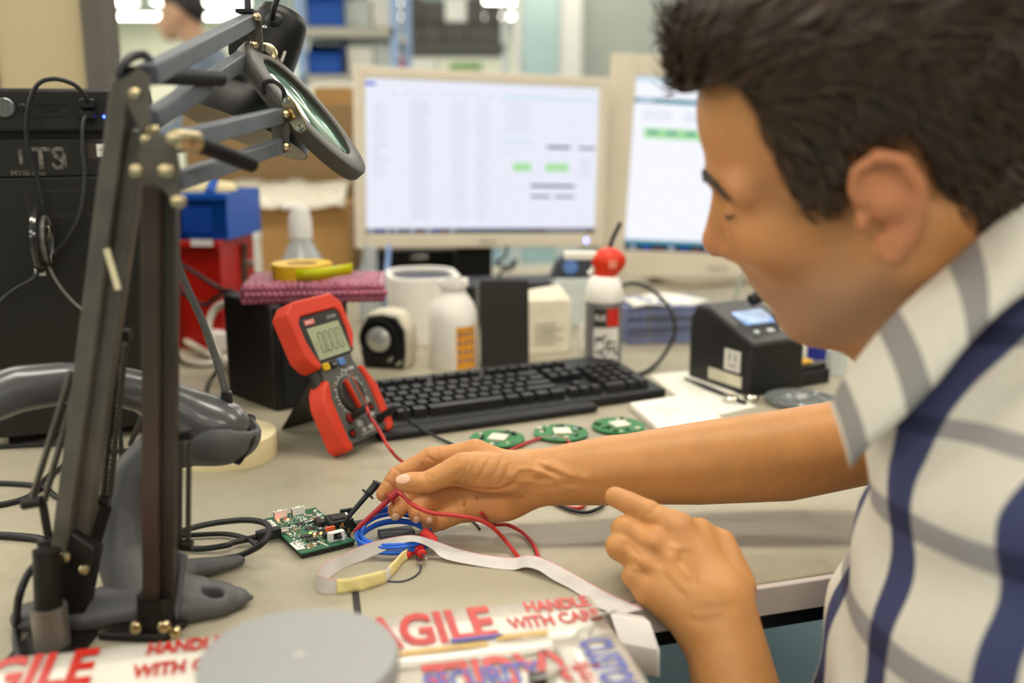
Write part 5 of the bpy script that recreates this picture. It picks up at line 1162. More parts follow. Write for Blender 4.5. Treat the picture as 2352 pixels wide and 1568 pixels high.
# silk screen boxes, pads and the scatter of small parts
mb = MB()
for cx, cy in ((640, 625), (770, 598), (905, 575), (1065, 545)):
    x, y = bl(cx, cy); s = .0030
    for a, b, w, d in ((0, s, 2 * s, .0003), (0, -s, 2 * s, .0003), (s, 0, .0003, 2 * s), (-s, 0, .0003, 2 * s)): mb.cbox((x + a, y + b, TPZ + .0001), (w, d, .0002))
for i in range(8):
    x, y = bl(1180 + 20 * i, 1090 + 9 * i); mb.cbox((x, y, TPZ + .0001), (.0004, .006, .0002))
mb.build('silk_print', m_silk, pcb)
random.seed(4); sm = MB(); cols = [m_tin, m_lab, m_tan, m_chip, m_silk]
for i in range(420):
    x, y = random.uniform(.003, PW - .003), random.uniform(.006, PL - .008)
    sm.mi = random.choice((0, 0, 1, 2, 3, 4, 4)); w = random.choice((.0006, .0009, .0013)); sm.box((-w, -w * .55, TPZ), (w, w * .55, TPZ + random.uniform(.0003, .001)), Matrix.Translation((x, y, 0)) @ Matrix.Rotation(R(random.choice((0, 90))), 4, 'Z'))
o = sm.build('small_components', cols, pcb, smooth=0); o['kind'] = 'stuff'
for cx, cy in ((945, 1145), (1010, 1190), (1075, 1150)):
    x, y = bl(cx, cy); MB().lathe([(.0018, TPZ), (.0018, TPZ + .0002), (0, TPZ + .0002)], 12, Matrix.Translation((x, y, 0))).build('gold_pad', m_gold, pcb)
# black boxed header beyond the right edge
hc_ = PI @ Z(600 + 1560 / 8.71, 1120 + 690 / 8.71, .008); HB = Matrix.Translation((hc_.x, hc_.y, -.004)) @ Matrix.Rotation(R(-8), 4, 'Z')
hd_ = MB().box((-.0115, -.0105, .0), (.0115, .0105, .0125), HB).build('boxed_header', m_chip, pcb, bevel=.0012)
MB().box((-.0085, -.006, .0125), (.007, .006, .0137), HB).build('header_top', m_black, hd_, bevel=.0006)
MB().box((.0065, -.005, .0130), (.0085, .004, .0146), HB).build('white_mark', m_lab, hd_, bevel=.0005)
MB().box((.0115, -.013, .002), (.0225, -.004, .008), HB).build('latch', m_chip, hd_, bevel=.001)
MB().box((.004, .009, .009), (.0165, .0125, .015), HB).build('latch', m_chip, hd_, bevel=.001)

# black usb lead of the board
pl0 = PM @ Vector((bl(390, 900)[0], bl(390, 900)[1], .0030)); dl_ = (Z(560, 1240, .006) - pl0).normalized()
uc = thing('usb_cable', 'black usb cable looping left from the circuit board', 'cable', pl0)
MB().prism(rrect(.011, .0075, .002, 3), 0, .022, frame(pl0, (0, 0, 1), dl_)).build('plug', m_black, uc, world=True, bevel=.0006)
for i in range(5): MB().lathe([(.0028, 0), (.0034, .0006), (.0028, .0014)], 10, frame(pl0 + dl_ * (.0225 + .0022 * i), dl_.orthogonal(), dl_)).build('strain_relief', m_black, uc, world=True)
e0 = pl0 + dl_ * .022
MB().tube([e0, e0 + dl_ * .02, Z(520, 1252, .006), Z(460, 1260, .004), Z(400, 1255, .0045), Z(350, 1240, .005), Z(390, 1228, .005), W(470, 1205, .83), W(560, 1194, .82), W(610, 1202, .81), W(618, 1222, .80), W(600, 1250, .79), Z(560, 1272, .006), Z(530, 1280, .0035), Z(480, 1288, .0035)], .0027, 10, 8).build('lead', m_cable, uc, world=True, smooth=60)
cable('black_cable', 'short black cable end lying under the looping usb cable', [Z(390, 1232, .004), Z(450, 1228, .004), Z(520, 1226, .004), Z(570, 1238, .006), Z(590, 1252, .004)], .0024)

# ------------------------------------------------------------------ grabber probes and their leads
m_pr = mat('probe_red', '#a5222a', .35, var=.1); m_pk = mat('probe_black', '#1e1f22', .42, var=.15); m_wr = mat('wire_red', '#b62f2c', .4, var=.06); m_wk = mat('wire_black', '#1c2326', .4, var=.1)
def probe(name, label, tip, fl, end, m, hook):
    t = thing(name, label, 'probe', tip); d = (end - tip); L_ = d.length; d.normalize(); F = frame(tip, d.orthogonal(), d); k = (fl - tip).length / L_
    MB().lathe([(.0009, .0), (.0016, .004), (.0022, L_ * .12), (.0026, L_ * k)], 14, F).build('tip_sleeve', m, t, world=True, smooth=50)
    MB().lathe([(.003, L_ * k), (.0068, L_ * k + .0004), (.0070, L_ * k + .0014), (.003, L_ * k + .0022)], 28, F).build('finger_flange', m, t, world=True, smooth=40)
    MB().lathe([(.0034, L_ * k), (.0038, L_ * .95), (.0036, L_), (.0022, L_), (.0022, L_ * .97), (0, L_ * .97)], 16, F).build('plunger', m, t, world=True, smooth=40)
    MB().tube([tip + d * .002, tip - d * .003, tip - d * .005 + Vector((.0012, 0, -.0005))], .0005, 6, 3).build('hook', m_gold, t, world=True)
    return t, F, L_
tb_ = PM @ Vector((bl(1645, 885)[0], bl(1645, 885)[1], .0105)); pbk = probe('test_probe', 'black grabber probe clipped to the board beside the red one', tb_, W(847, 1140, tb_.y + .016), W(866, 1110, tb_.y + .022), m_pk, None)
MB().lathe([(.0026, 0), (.0048, .0004), (.0048, .0016), (.0026, .002)], 20, frame(W(866, 1110, tb_.y + .022), (1, 0, 0), (.4, .2, .9))).build('end_button', m_pk, pbk[0], world=True)
tr_ = Z(812, 1221, .0165); red_end = W(918, 1125, tr_.y + .018); prd = probe('test_probe', 'red grabber probe pinched between finger and thumb', tr_, W(891, 1144, tr_.y + .014), red_end, m_pr, None)
YH = tr_.y                              # depth of the hand that holds it
cable('test_lead', 'red test lead falling from the held probe to the ribbon cable', [red_end + Vector((-.003, 0, .0)), W(924, 1137, YH + .010), W(950, 1160, YH - .010), W(990, 1177, YH - .016), W(1050, 1184, YH - .018), W(1095, 1192, YH - .016), W(1130, 1210, YH - .010), Z(1160, 1240, .010), Z(1182, 1268, .004), Z(1200, 1290, .003)], .0019, m_wr, 10, 8)
cable('test_lead', 'second red test lead bending past the hand toward the ribbon', [Z(1105, 1178, .03), Z(1130, 1203, .012), Z(1165, 1205, .006), Z(1200, 1222, .003), Z(1225, 1250, .003), Z(1237, 1280, .002), Z(1240, 1300, .002)], .0018, m_wr, 10, 8)
cable('test_lead', 'red test lead running from the multimeter behind the hand', [pr, pr + Vector((.004, -.012, -.004)), W(848, 955, 1.12), W(872, 990, 1.09), W(895, 1030, 1.04), Z(925, 1060, .004), Z(985, 1085, .003), Z(1060, 1090, .003), Z(1120, 1060, .003), Z(1180, 1030, .003), Z(1225, 1011, .003), Z(1260, 1004, .003), Z(1300, 1010, .003), Z(1330, 1050, .003), Z(1345, 1110, .003), Z(1340, 1160, .003), Z(1310, 1166, .003), Z(1270, 1150, .003)], .0019, m_wr, 10, 8)
cable('test_lead', 'black test lead running from the multimeter toward the hand', [pk, pk + Vector((.012, -.008, .002)), W(935, 963, 1.14), Z(985, 995, .006), Z(1035, 1018, .003), Z(1100, 1050, .003), Z(1200, 1080, .003), Z(1300, 1110, .003), Z(1370, 1130, .003), Z(1385, 1158, .003), Z(1350, 1176, .003), Z(1310, 1170, .003), Z(1270, 1152, .003)], .0018, m_wk, 10, 8)
cable('thin_wire', 'thin grey wire tail lying behind the wrist', [Z(1075, 1190, .002), Z(1095, 1205, .001), Z(1102, 1215, .001)], .001, m_wk, 6, 4)

# ------------------------------------------------------------------ blue coil with red plugs
m_bw = mat('wire_blue', '#1f63d6', .35, var=.06)
cb = Z(905, 1245, .004); cw = thing('blue_cable', 'coiled blue wire with red plugs beside the circuit board', 'cable', cb)
pts_ = []
for k in range(12 * 5 + 1):
    a = 2 * math.pi * k / 12; turn = k / 12; rx = .0315 + .0016 * math.sin(turn * 2.3); ry = .031 + .0014 * math.cos(turn * 3.1)
    pts_.append(cb + Vector((rx * math.cos(a) + .002 * math.sin(turn * 1.7), ry * math.sin(a) * .9 + .0018 * math.cos(turn * 2.2), .0 + .0021 * turn + .014 * max(0, math.sin(a)) * (.4 + .15 * turn))))
MB().tube(pts_, .0017, 10, 4).build('wire', m_bw, cw, world=True, smooth=60)
m_pred = mat('plug_red', '#c41f1c', .35, var=.08)
r0 = Z(972, 1222, .018); MB().lathe([(.0045, 0), (.0052, .003), (.0042, .013), (.002, .016)], 12, frame(r0, (1, 0, 0), (.7, -.45, -.35))).build('red_plug', m_pred, cw, world=True)
r1 = Z(962, 1262, .006)
pg = MB().lathe([(.0050, 0), (.0050, .004), (.0040, .005), (.0040, .011), (.003, .012)], 14, frame(r1, (1, 0, 0), (.35, -.9, .05))).build('red_plug', m_pred, cw, world=True)
MB().lathe([(.0016, .010), (.0018, .016), (.0012, .024), (0, .025)], 10, frame(r1, (1, 0, 0), (.35, -.9, .05))).build('metal_pin', m_chrome, pg, world=True)
MB().lathe([(.0014, 0), (.0014, .012)], 8, frame(Z(958, 1285, .003), (1, 0, 0), (.2, -.5, .1))).build('metal_pin', m_chrome, pg, world=True)
r2_ = Z(945, 1268, .004); MB().lathe([(.0035, 0), (.0035, .007), (.0022, .008)], 12, frame(r2_, (1, 0, 0), (-.4, -.9, .1))).build('red_plug', m_pred, cw, world=True)
cable('thin_wire', 'thin dark wire curling under the taped ribbon', [Z(968, 1285, .002), Z(965, 1310, .001), Z(948, 1326, .001), Z(920, 1335, .001), Z(890, 1334, .001)], .0008, mat('wire_slate', '#3d3f52', .5), 6, 6)
ic = thing('adapter_chip', 'grey rectangular adapter lying inside the blue coil', 'adapter', Z(915, 1230, 0), R(20)); MB().box((-.018, -.008, .0), (.014, .008, .006)).build('body', mat('adapter_grey', '#4b4c4e', .5), ic, bevel=.001); MB().box((.014, -.006, .001), (.024, .006, .005)).build('connector', mat('connector_cream', '#c9c09c', .5), ic, bevel=.0008)

# ------------------------------------------------------------------ grey ribbon cable with yellow tape
def c4(x, y): return 580 + x / 3.267, 1000 + y / 3.267
rib = thing('ribbon_cable', 'pale grey ribbon cable looping across the bench front', 'cable', Z(900, 1300, 0))
top_ = [(490, 1030), (560, 950), (700, 880), (850, 815), (1000, 775), (1150, 750), (1260, 755), (1400, 800), (1550, 850), (1750, 895), (1950, 915), (2060, 898), (2150, 910), (2250, 950), (2400, 1030), (2650, 1170), (2935, 1300)]
bot_ = [(490, 1130), (575, 1065), (700, 985), (850, 925), (1000, 860), (1150, 800), (1250, 802), (1350, 850), (1450, 925), (1750, 985), (1950, 1005), (2050, 985), (2150, 1010), (2250, 1075), (2400, 1155), (2600, 1290), (2760, 1340)]
zb_ = [.001, .001, .001, .003, .010, .016, .016, .010, .004, .001, .001, .006, .007, .004, .002, .002, .003]
zt_ = [.013, .013, .0135, .015, .019, .021, .020, .014, .009, .004, .003, .009, .009, .006, .004, .003, .004]
lo_ = [Z(*c4(*q), z) for q, z in zip(bot_, zb_)]; hi_ = [Z(*c4(*q), z) for q, z in zip(top_, zt_)]
fr_t = [(640, 1080), (560, 1068), (500, 1052)]; fr_b = [(640, 1176), (540, 1178), (484, 1150)]
lo_ = [Z(*c4(*q), .001) for q in fr_b] + lo_; hi_ = [W(*c4(*q), Z(*c4(*p), .001).y) for q, p in zip(fr_t, fr_b)] + hi_
lo_ = resample(lo_, 5); hi_ = resample(hi_, 5)
def ribbon(lo, hi, n, amp):
    rails = []
    for j in range(n + 1):
        row = []
        for a, b in zip(lo, hi):
            row.append(a.lerp(b, j / n))
        rails.append(row)
    T, N, B = frames(lo)
    for j in range(n + 1):
        for i in range(len(lo)):
            w = (hi[i] - lo[i]).normalized(); nn = w.cross(T[i]); rails[j][i] = rails[j][i] + nn * (amp if j % 2 else 0)
    return rails
m_rib = mat('ribbon_grey', '#e6e1dc', .45, var=.04); m_rp = mat('ribbon_pink', '#d39aa2', .45); m_gr = mat('ribbon_groove', '#cdc8c4', .5)
rl = ribbon(lo_, hi_, 20, .00045); mb = MB()
for j in range(19): mb.mi = 2 if j % 2 else 0; mb.band(rl[j:j + 2])
mb.mi = 1; mb.band(rl[19:])
mb.build('ribbon', [m_rib, m_rp, m_gr], rib, world=True, smooth=25, sol=.0005)
m_yt = mat('tape_pale_yellow', '#e6d795', .6, var=.08, scale=60, bump=.4, bscale=300)
def taped(tp, bt, m, nm):
    lo = resample([Z(*c4(*q), .001) for q in bt], 4); hi = resample([W(*c4(*q), Z(*c4(*p), .001).y) for q, p in zip(tp, bt)], 4)
    return MB().band([[a.lerp(b, j / 4) + Vector((0, -.0006 - .0006 * math.sin(i * .9 + j), 0)) for i, (a, b) in enumerate(zip(lo, hi))] for j in range(5)]).build(nm, m, rib, world=True, smooth=60, sol=.0016)
taped([(632, 1078), (700, 1072), (800, 1055), (900, 1030), (1000, 1008)], [(635, 1178), (700, 1176), (810, 1158), (900, 1135), (1000, 1098)], m_yt, 'tape_wrap')
taped([(998, 1008), (1012, 1000), (1026, 985)], [(1000, 1098), (1015, 1080), (1035, 1055)], m_rib, 'ribbon_bit')
taped([(1022, 982), (1080, 925), (1120, 880), (1165, 842)], [(1038, 1052), (1080, 1010), (1130, 945), (1182, 912)], m_yt, 'tape_wrap')
taped([(1160, 842), (1200, 830), (1240, 815)], [(1182, 912), (1215, 900), (1245, 890)], m_rib, 'ribbon_bit')
ce = thing('ribbon_cable', 'loose end of grey ribbon hanging over the bench edge by the fist', 'cable', Z(1440, 1420, .002))
a0, a1 = Z(1390, 1400, .004), Z(1478, 1415, .004); dn = TY * -.03 + Vector((0, 0, -.012))
MB().band([[a0.lerp(a1, i / 10) + d for i in range(11)] for d in (Vector((0, 0, 0)), TY * -.012 + Vector((0, 0, .001)), dn, dn + Vector((0, -.004, -.02)))]).build('ribbon', m_rib, ce, world=True, sol=.0006)

# ------------------------------------------------------------------ parcel wrapped in printed tape, on a trolley before the bench
ZB = .03; pc = Z(1345, 1356, ZB); pe = Z(-60, 1508, ZB); px_ = (pe - pc).normalized(); BXM = frame(pc + Vector((.002, -.009, -.30)), -px_, (0, 0, 1))      # local x points right along the bench, y away
par = thing('parcel', 'white parcel wrapped in red printed fragile tape in front of the bench', 'parcel', M=BXM); hB = .30; wB, dB = .46, .30
MB().box((-wB, -dB, 0), (0, 0, hB - .001)).build('carton', m_card, par, bevel=.006)
m_tape = mat('tape_white', '#ece6da', .16, var=.05, scale=14, bump=.35, bscale=22, coat=.3); m_tr = mat('tape_red', '#c5271d', .3); m_tb = mat('tape_blue', '#3a45a5', .3); m_to = mat('tape_ochre', '#cfa85c', .4)
def strip(y0, y1, x0=-wB, x1=0, z=0, nm='tape_strip'):
    mb = MB(); nx = 24
    mb.band([[(x0 + (x1 - x0) * i / nx, y0 + (y1 - y0) * j / 3, hB + .0004 + z + .0012 * math.sin(i * 1.9 + j * 1.3 + y0 * 90) ** 2) for i in range(nx + 1)] for j in range(4)]); return mb.build(nm, m_tape, par, smooth=60, sol=.0003)
def prt(tx, size, x, y, m, par_, rot=0, sx=.56, z=.0022):
    if rot == 0: y = min(y, -size * .38 - .0025)
    v, f = text_faces(tx, size, 0, size * .034); MB().add([(a * sx, b, 0) for a, b, c in v], f, Matrix.Translation((x, y, hB + z)) @ Matrix.Rotation(R(rot), 4, 'Z')).build('lettering', m, par_, smooth=0)
s1 = strip(-.072, -.001); I_ = BXM.inverted()
def loc(px, py): q = I_ @ Z(px, py, ZB); return q.x, q.y
x, y = loc(930, 1458); prt('FRAGILE', .060, x, y, m_tr, s1); x0_, y0_ = x, y
x, y = loc(1275, 1388); prt('HANDLE', .022, x, y, m_tr, s1); x, y = loc(1275, 1428); prt('WITH CARE', .022, x, y, m_tr, s1)
x, y = loc(92, 1552); prt('FRAGILE', .060, x - .03, y, m_tr, s1)
x, y = loc(425, 1490); prt('HANDLE', .022, x, y + .004, m_tr, s1); x, y = loc(430, 1540); prt('WITH CARE', .022, x, y + .002, m_tr, s1)
s2 = strip(-.146, -.075, z=.0006); x, y = loc(1180, 1545); prt('FRAGILE', .055, x, y, m_tr, s2, 180, z=.0028); x, y = loc(1110, 1565); prt('SECURITY', .03, x, y, m_tb, s2, 0, z=.003)
x, y = loc(985, 1500); MB().box((x - .04, y - .003, hB + .002), (x + .04, y + .003, hB + .0024)).build('ochre_mark', m_to, s2)
x, y = loc(1200, 1468); MB().box((x - .018, y - .003, hB + .0032), (x + .018, y + .003, hB + .0036)).build('ochre_mark', m_to, s1)
x, y = loc(1095, 1475); MB().box((x - .018, y - .002, hB + .0032), (x + .018, y + .002, hB + .0036)).build('blue_mark', m_tb, s1)
s3 = strip(-.22, -.149); s4 = strip(-.298, -.223)
x, y = loc(1435, 1510); sd2 = MB().band([[(-.045 + .043 * i / 3, -.06 - .23 * j / 12, hB + .0024 + .0012 * math.sin(j * 1.7) ** 2) for i in range(4)] for j in range(13)]).build('tape_strip', m_tape, par, smooth=60, sol=.0003)
prt('CUSTOMS', .030, -.020, y - .018, m_tb, sd2, -90, z=.0052); prt('FRAGILE', .012, -.037, y - .018, m_tr, sd2, -90, z=.0052)
tro = thing('trolley', 'low black trolley carrying the parcel in front of the bench', 'trolley', M=BXM @ Matrix.Translation((0, 0, -.48)))
MB().box((-wB - .03, -dB - .03, .45), (.02, .0, .4795)).build('deck', m_blackmetal, tro, bevel=.003)
for x in (-wB, -.02):
    for y in (-dB, -.04): MB().box((x - .012, y - .012, 0), (x + .012, y + .012, .45)).build('leg', m_blackmetal, tro)
dc_ = Z(687, 1503, .078); dk = thing('round_tin', 'round grey tin with a plain lid on the printed parcel', 'tin', (dc_.x, dc_.y, ZB + .0035)); m_dg = mat('disc_grey', '#9d9d9b', .45, var=.02)
zt2 = .078 - ZB - .0035
MB().lathe([(0, 0), (.054, 0), (.055, .002), (.055, zt2 - .012)], 64).build('body', m_dg, dk, smooth=40)
MB().lathe([(.0565, zt2 - .014), (.0568, zt2 - .002), (.0555, zt2), (0, zt2)], 64).build('lid', m_dg, dk, smooth=40)
MB().lathe([(.004, zt2), (.0035, zt2 + .0006), (0, zt2 + .0006)], 16).build('centre_mark', mat('disc_pale', '#b4b1ad', .5), dk)
stp = thing('plastic_strap', 'clear plastic strap curling on the right of the printed parcel', 'strap', Z(1340, 1450, ZB + .006))
ctr = [Z(1400, 1408, ZB + .012), W(1365, 1425, .645), W(1338, 1460, .62), W(1318, 1500, .60), W(1290, 1530, .585), Z(1240, 1560, ZB + .008)]; ctr = resample(ctr, 5)
MB().band([[p + d for p in ctr] for d in (Vector((-.006, 0, 0)), Vector((.006, .002, .001)))]).build('strap', mat('strap_clear', '#e0dccf', .2, alpha=.7), stp, world=True, sol=.001)
MB().cbox((0, 0, .003), (.012, .008, .005), Matrix.Translation(Z(1235, 1566, ZB + .003))).build('buckle', m_black, stp, world=True, bevel=.001)
# ------------------------------------------------------------------ the seated man
def skin_mat():
    m = mat('skin', '#c48b53', .44, var=.07, scale=45, sss=.18, bump=.12, bscale=700, spec=.4)
    nt = m.node_tree; b = nt.nodes['Principled BSDF']; L = nt.links.new; src = b.inputs['Base Color'].links[0].from_socket
    for nm, col, k in (('stubble', (.30, .235, .18, 1), .55), ('flush', (.62, .20, .12, 1), .5)):
        at = nt.nodes.new('ShaderNodeAttribute'); at.attribute_name = nm
        mu = nt.nodes.new('ShaderNodeMath'); mu.operation = 'MULTIPLY'; mu.inputs[1].default_value = k; L(at.outputs['Fac'], mu.inputs[0])
        mx = nt.nodes.new('ShaderNodeMix'); mx.data_type = 'RGBA'; mx.inputs[7].default_value = col; L(mu.outputs[0], mx.inputs[0]); L(src, mx.inputs[6]); src = mx.outputs[2]
    L(src, b.inputs['Base Color']); return m
m_skin = skin_mat()
m_nail = mat('nail', '#e3b596', .3, var=.04, coat=.3)
man = thing('person', 'dark haired man in a checked shirt leaning over the board with a probe in hand', 'person', (.42, .60, FL))
ya, pb_, ro = R(22.1), R(17.5), R(-16.6)
M0 = np.array([[-math.cos(ya), -math.sin(ya), 0], [math.sin(ya), -math.cos(ya), 0], [0, 0, 1]])
Ry = np.array([[math.cos(pb_), 0, math.sin(pb_)], [0, 1, 0], [-math.sin(pb_), 0, math.cos(pb_)]])
Rx = np.array([[1, 0, 0], [0, math.cos(ro), -math.sin(ro)], [0, math.sin(ro), math.cos(ro)]])
HR = M0 @ Ry @ Rx; HO = np.array([.23, .648, .347])
def h2w(p): return np.asarray(p) @ HR.T + HO
def w2h(p): return (np.asarray(p) - HO) @ HR
def cran(q): return s_ell(q, (-.002, 0, .048), (.099, .0755, .083))
neckA = np.array([-.028, 0, -.035]); neckB = w2h(np.array([.365, .645, .205]))
EH = [(.004, .083, .003), (.008, .085, .016), (.003, .088, .028), (-.010, .091, .034), (-.023, .092, .027), (-.028, .091, .010), (-.024, .088, -.007), (-.014, .085, -.020), (-.004, .082, -.029), (.003, .080, -.022)]
def f_head(q):
    q = q.astype(np.float32); ay = np.abs(q[:, 1]); s = np.stack([q[:, 0], ay, q[:, 2]], 1)
    d = cran(q)
    d = smin(d, s_ell(q, (.036, 0, -.028), (.058, .058, .078)), .02)
    d = smin(d, s_cone(s, (.0, .056, -.040), (.056, .018, -.086), .019, .019), .018)
    d = smin(d, s_ell(q, (.064, 0, -.090), (.021, .022, .019)), .016)
    d = smin(d, s_cone(q, (.035, 0, -.082), (-.03, 0, -.15), .032, .050), .025)
    d = smin(d, s_ell(s, (.062, .042, -.014), (.026, .020, .022)), .018)
    d = smin(d, s_cone(s, (.088, .010, .024), (.070, .050, .024), .012, .011), .012)
    d = smin(d, s_ell(q, (.070, 0, -.022), (.030, .032, .040)), .015)
    d = smax(d, -s_ell(s, (.104, .031, .007), (.018, .016, .011)), .010)
    d = smin(d, s_ell(s, (.075, .031, .004), (.015, .0155, .0125)), .004)
    d = smin(d, s_cone(q, (.092, 0, .012), (.106, 0, -.020), .0075, .0110), .008)
    d = smin(d, s_ell(q, (.107, 0, -.0235), (.0110, .0120, .0100)), .006)
    d = smin(d, s_ell(s, (.096, .012, -.028), (.010, .0065, .008)), .005)
    d = smax(d, -s_ell(s, (.099, .007, -.0355), (.005, .0032, .0045)), .003)
    d = smin(d, s_ell(q, (.074, 0, -.058), (.017, .026, .020)), .012)
    d = smin(d, s_ell(q, (.085, 0, -.053), (.008, .021, .0055)), .004)
    d = smin(d, s_ell(q, (.083, 0, -.064), (.008, .018, .0060)), .004)
    d = smax(d, -s_cone(s, (.094, 0, -.0585), (.080, .024, -.0595), .0018, .0012), .003)
    d = smin(d, s_cone(q, neckA, neckB, .053, .060), .022)
    d = smin(d, s_cone(s, (-.02, .05, -.03), (.02, .02, -.16), .018, .016), .03)
    e = s_ell(s, (-.010, .0835, .004), (.019, .0055, .030))
    e = smin(e, s_chain(s, EH, [.0028, .0032, .0036, .004, .004, .0038, .0038, .005, .0065, .004]), .0035)
    e = smax(e, -s_ell(s, (.0, .092, -.004), (.0105, .0135, .0135)), .003)
    e = smax(e, -s_ell(s, (-.013, .095, .016), (.006, .006, .013)), .003)
    e = smax(e, -s_ell(s, (.0, .084, -.003), (.0055, .012, .0075)), .002)
    e = smin(e, s_ell(s, (.007, .083, -.005), (.0045, .005, .006)), .003)
    e = smin(e, s_cone(s, (-.006, .074, .014), (-.010, .082, .004), .012, .012), .006)
    return smin(d, e, .0035)
hv, hf_ = sdf_mesh(f_head, (-.20, -.105, -.22), (.14, .11, .145), .0024)
hv = relax(hv, hf_, 1, .4)
def sstep(a, b, x): t = np.clip((x - a) / (b - a), 0, 1); return t * t * (3 - 2 * t)
stub = sstep(-.015, -.065, hv[:, 2]) * sstep(-.035, .02, hv[:, 0]) * (1 - sstep(.02, .034, -(hv[:, 2] + .075)) * .5)
flush = np.exp(-((hv - np.array([.112, 0, -.028])) ** 2).sum(1) / .018 ** 2) + .8 * (np.abs(hv[:, 1]) > .0815) * (hv[:, 0] < .02) + .35 * np.exp(-((np.abs(hv) - np.array([.07, .05, .03])) ** 2).sum(1) / .025 ** 2)
flush = np.clip(flush + .22, 0, 1)
hvw = h2w(hv)

def wp(px, py, Y): return np.array(W(px, py, Y))
# right hand and arm (reaching across)
AR = [wp(1225, 1103, .866), wp(1400, 1080, .872), wp(1600, 1064, .878), wp(1800, 1045, .884), wp(1960, 1016, .888), np.array([.47, .82, .19])]
rI = [wp(1092, 1040, .874), wp(990, 1052, .872), wp(912, 1093, .866), wp(882, 1134, .860)]
rM = [wp(1085, 1078, .878), wp(985, 1105, .878), wp(930, 1145, .862), wp(911, 1172, .848)]
rR = [wp(1086, 1118, .875), wp(995, 1145, .872), wp(958, 1166, .858), wp(957, 1181, .848)]
rL = [wp(1096, 1160, .866), wp(1015, 1194, .858), wp(988, 1205, .850), wp(985, 1190, .843)]
rT = [wp(1188, 1092, .852), wp(1062, 1072, .840), wp(982, 1107, .835), wp(930, 1109, .833)]
def finger(p, j, r): return s_chain(p, j, r)
def f_right(p):
    p = p.astype(np.float32)
    arm = s_chain(p, AR, [.0235, .031, .038, .0425, .041, .05])
    arm = smin(arm, s_cone(p, AR[0] + np.array([0, 0, .008]), AR[1], .019, .028), .01)
    wr = AR[0]
    palm = None
    for m_, r1 in ((rI[0], .0125), (rM[0], .0130), (rR[0], .0125), (rL[0], .0120)):
        e = s_cone(p, wr * .75 + m_ * .25, m_, .0165, r1); palm = e if palm is None else smin(palm, e, .010)
    palm = smin(palm, s_ell(p, wp(1135, 1160, .864), (.032, .016, .016)), .008)
    palm = smin(palm, s_ell(p, wp(1055, 1145, .872), (.035, .010, .024)), .008)
    d = smin(arm, palm, .016)
    th = s_chain(p, rT, [.0165, .0125, .0098, .0078]); th = smin(th, s_ell(p, wp(1120, 1085, .848), (.036, .015, .0165)), .012)
    th = smin(th, s_ell(p, rT[3] * .7 + rT[2] * .3, (.012, .0085, .0088)), .004)
    d = smin(d, th, .006)
    fs = None
    for j, r in ((rI, (.0115, .0100, .0088, .0074)), (rM, (.0118, .0102, .0092, .0082)), (rR, (.0112, .0098, .0086, .0076)), (rL, (.0105, .0088, .0078, .0068))):
        e = s_chain(p, j, r); e = np.minimum(e, s_ell(p, j[1], (r[1] * 1.06,) * 3)); fs = e if fs is None else smin(fs, e, .0016)
    d = smin(d, fs, .0045)
    # creases and tendons
    for a, b, r in ((wp(1040, 1112, .826), wp(1062, 1068, .828), .0010), (wp(1060, 1116, .826), wp(1088, 1064, .828), .0009), (wp(1086, 1120, .827), wp(1112, 1068, .829), .0008), (wp(982, 1090, .826), wp(990, 1120, .824), .0008), (wp(973, 1091, .826), wp(980, 1121, .824), .0007),
                    (wp(1192, 1120, .842), wp(1206, 1165, .845), .0012), (wp(1112, 1118, .828), wp(1138, 1072, .830), .0008), (wp(1008, 1048, .861), wp(1014, 1068, .860), .001), (wp(1018, 1046, .861), wp(1024, 1066, .860), .0009), (wp(966, 1060, .860), wp(972, 1082, .859), .001), (wp(905, 1085, .857), wp(918, 1103, .856), .0009), (wp(1062, 1120, .858), wp(1072, 1185, .856), .0014), (wp(1090, 1125, .856), wp(1120, 1190, .852), .0012)):
        d = smax(d, -s_cone(p, a, b, r, r * .8), .0018)
    for a, b, r in ((wp(1185, 1090, .846), wp(1240, 1084, .8435), .0020), (wp(1240, 1084, .8435), wp(1300, 1100, .8425), .0019), (wp(1195, 1110, .8445), wp(1270, 1108, .8430), .0016), (wp(1200, 1076, .8485), wp(1260, 1068, .8475), .0018), (wp(1260, 1068, .8475), wp(1345, 1098, .8420), .0017), (wp(1210, 1125, .8445), wp(1330, 1122, .8425), .0014)):
        d = smin(d, s_cone(p, a, b, r, r * .8), .006)
    return d
allr = np.array(AR[:5] + rI + rM + rR + rL + rT)
rv, rf = sdf_mesh(f_right, allr.min(0) - np.array([.02, .06, .06]), np.array([.50, allr[:, 1].max() + .06, .26]), .0014)
rv = relax(rv, rf, 1, .4)

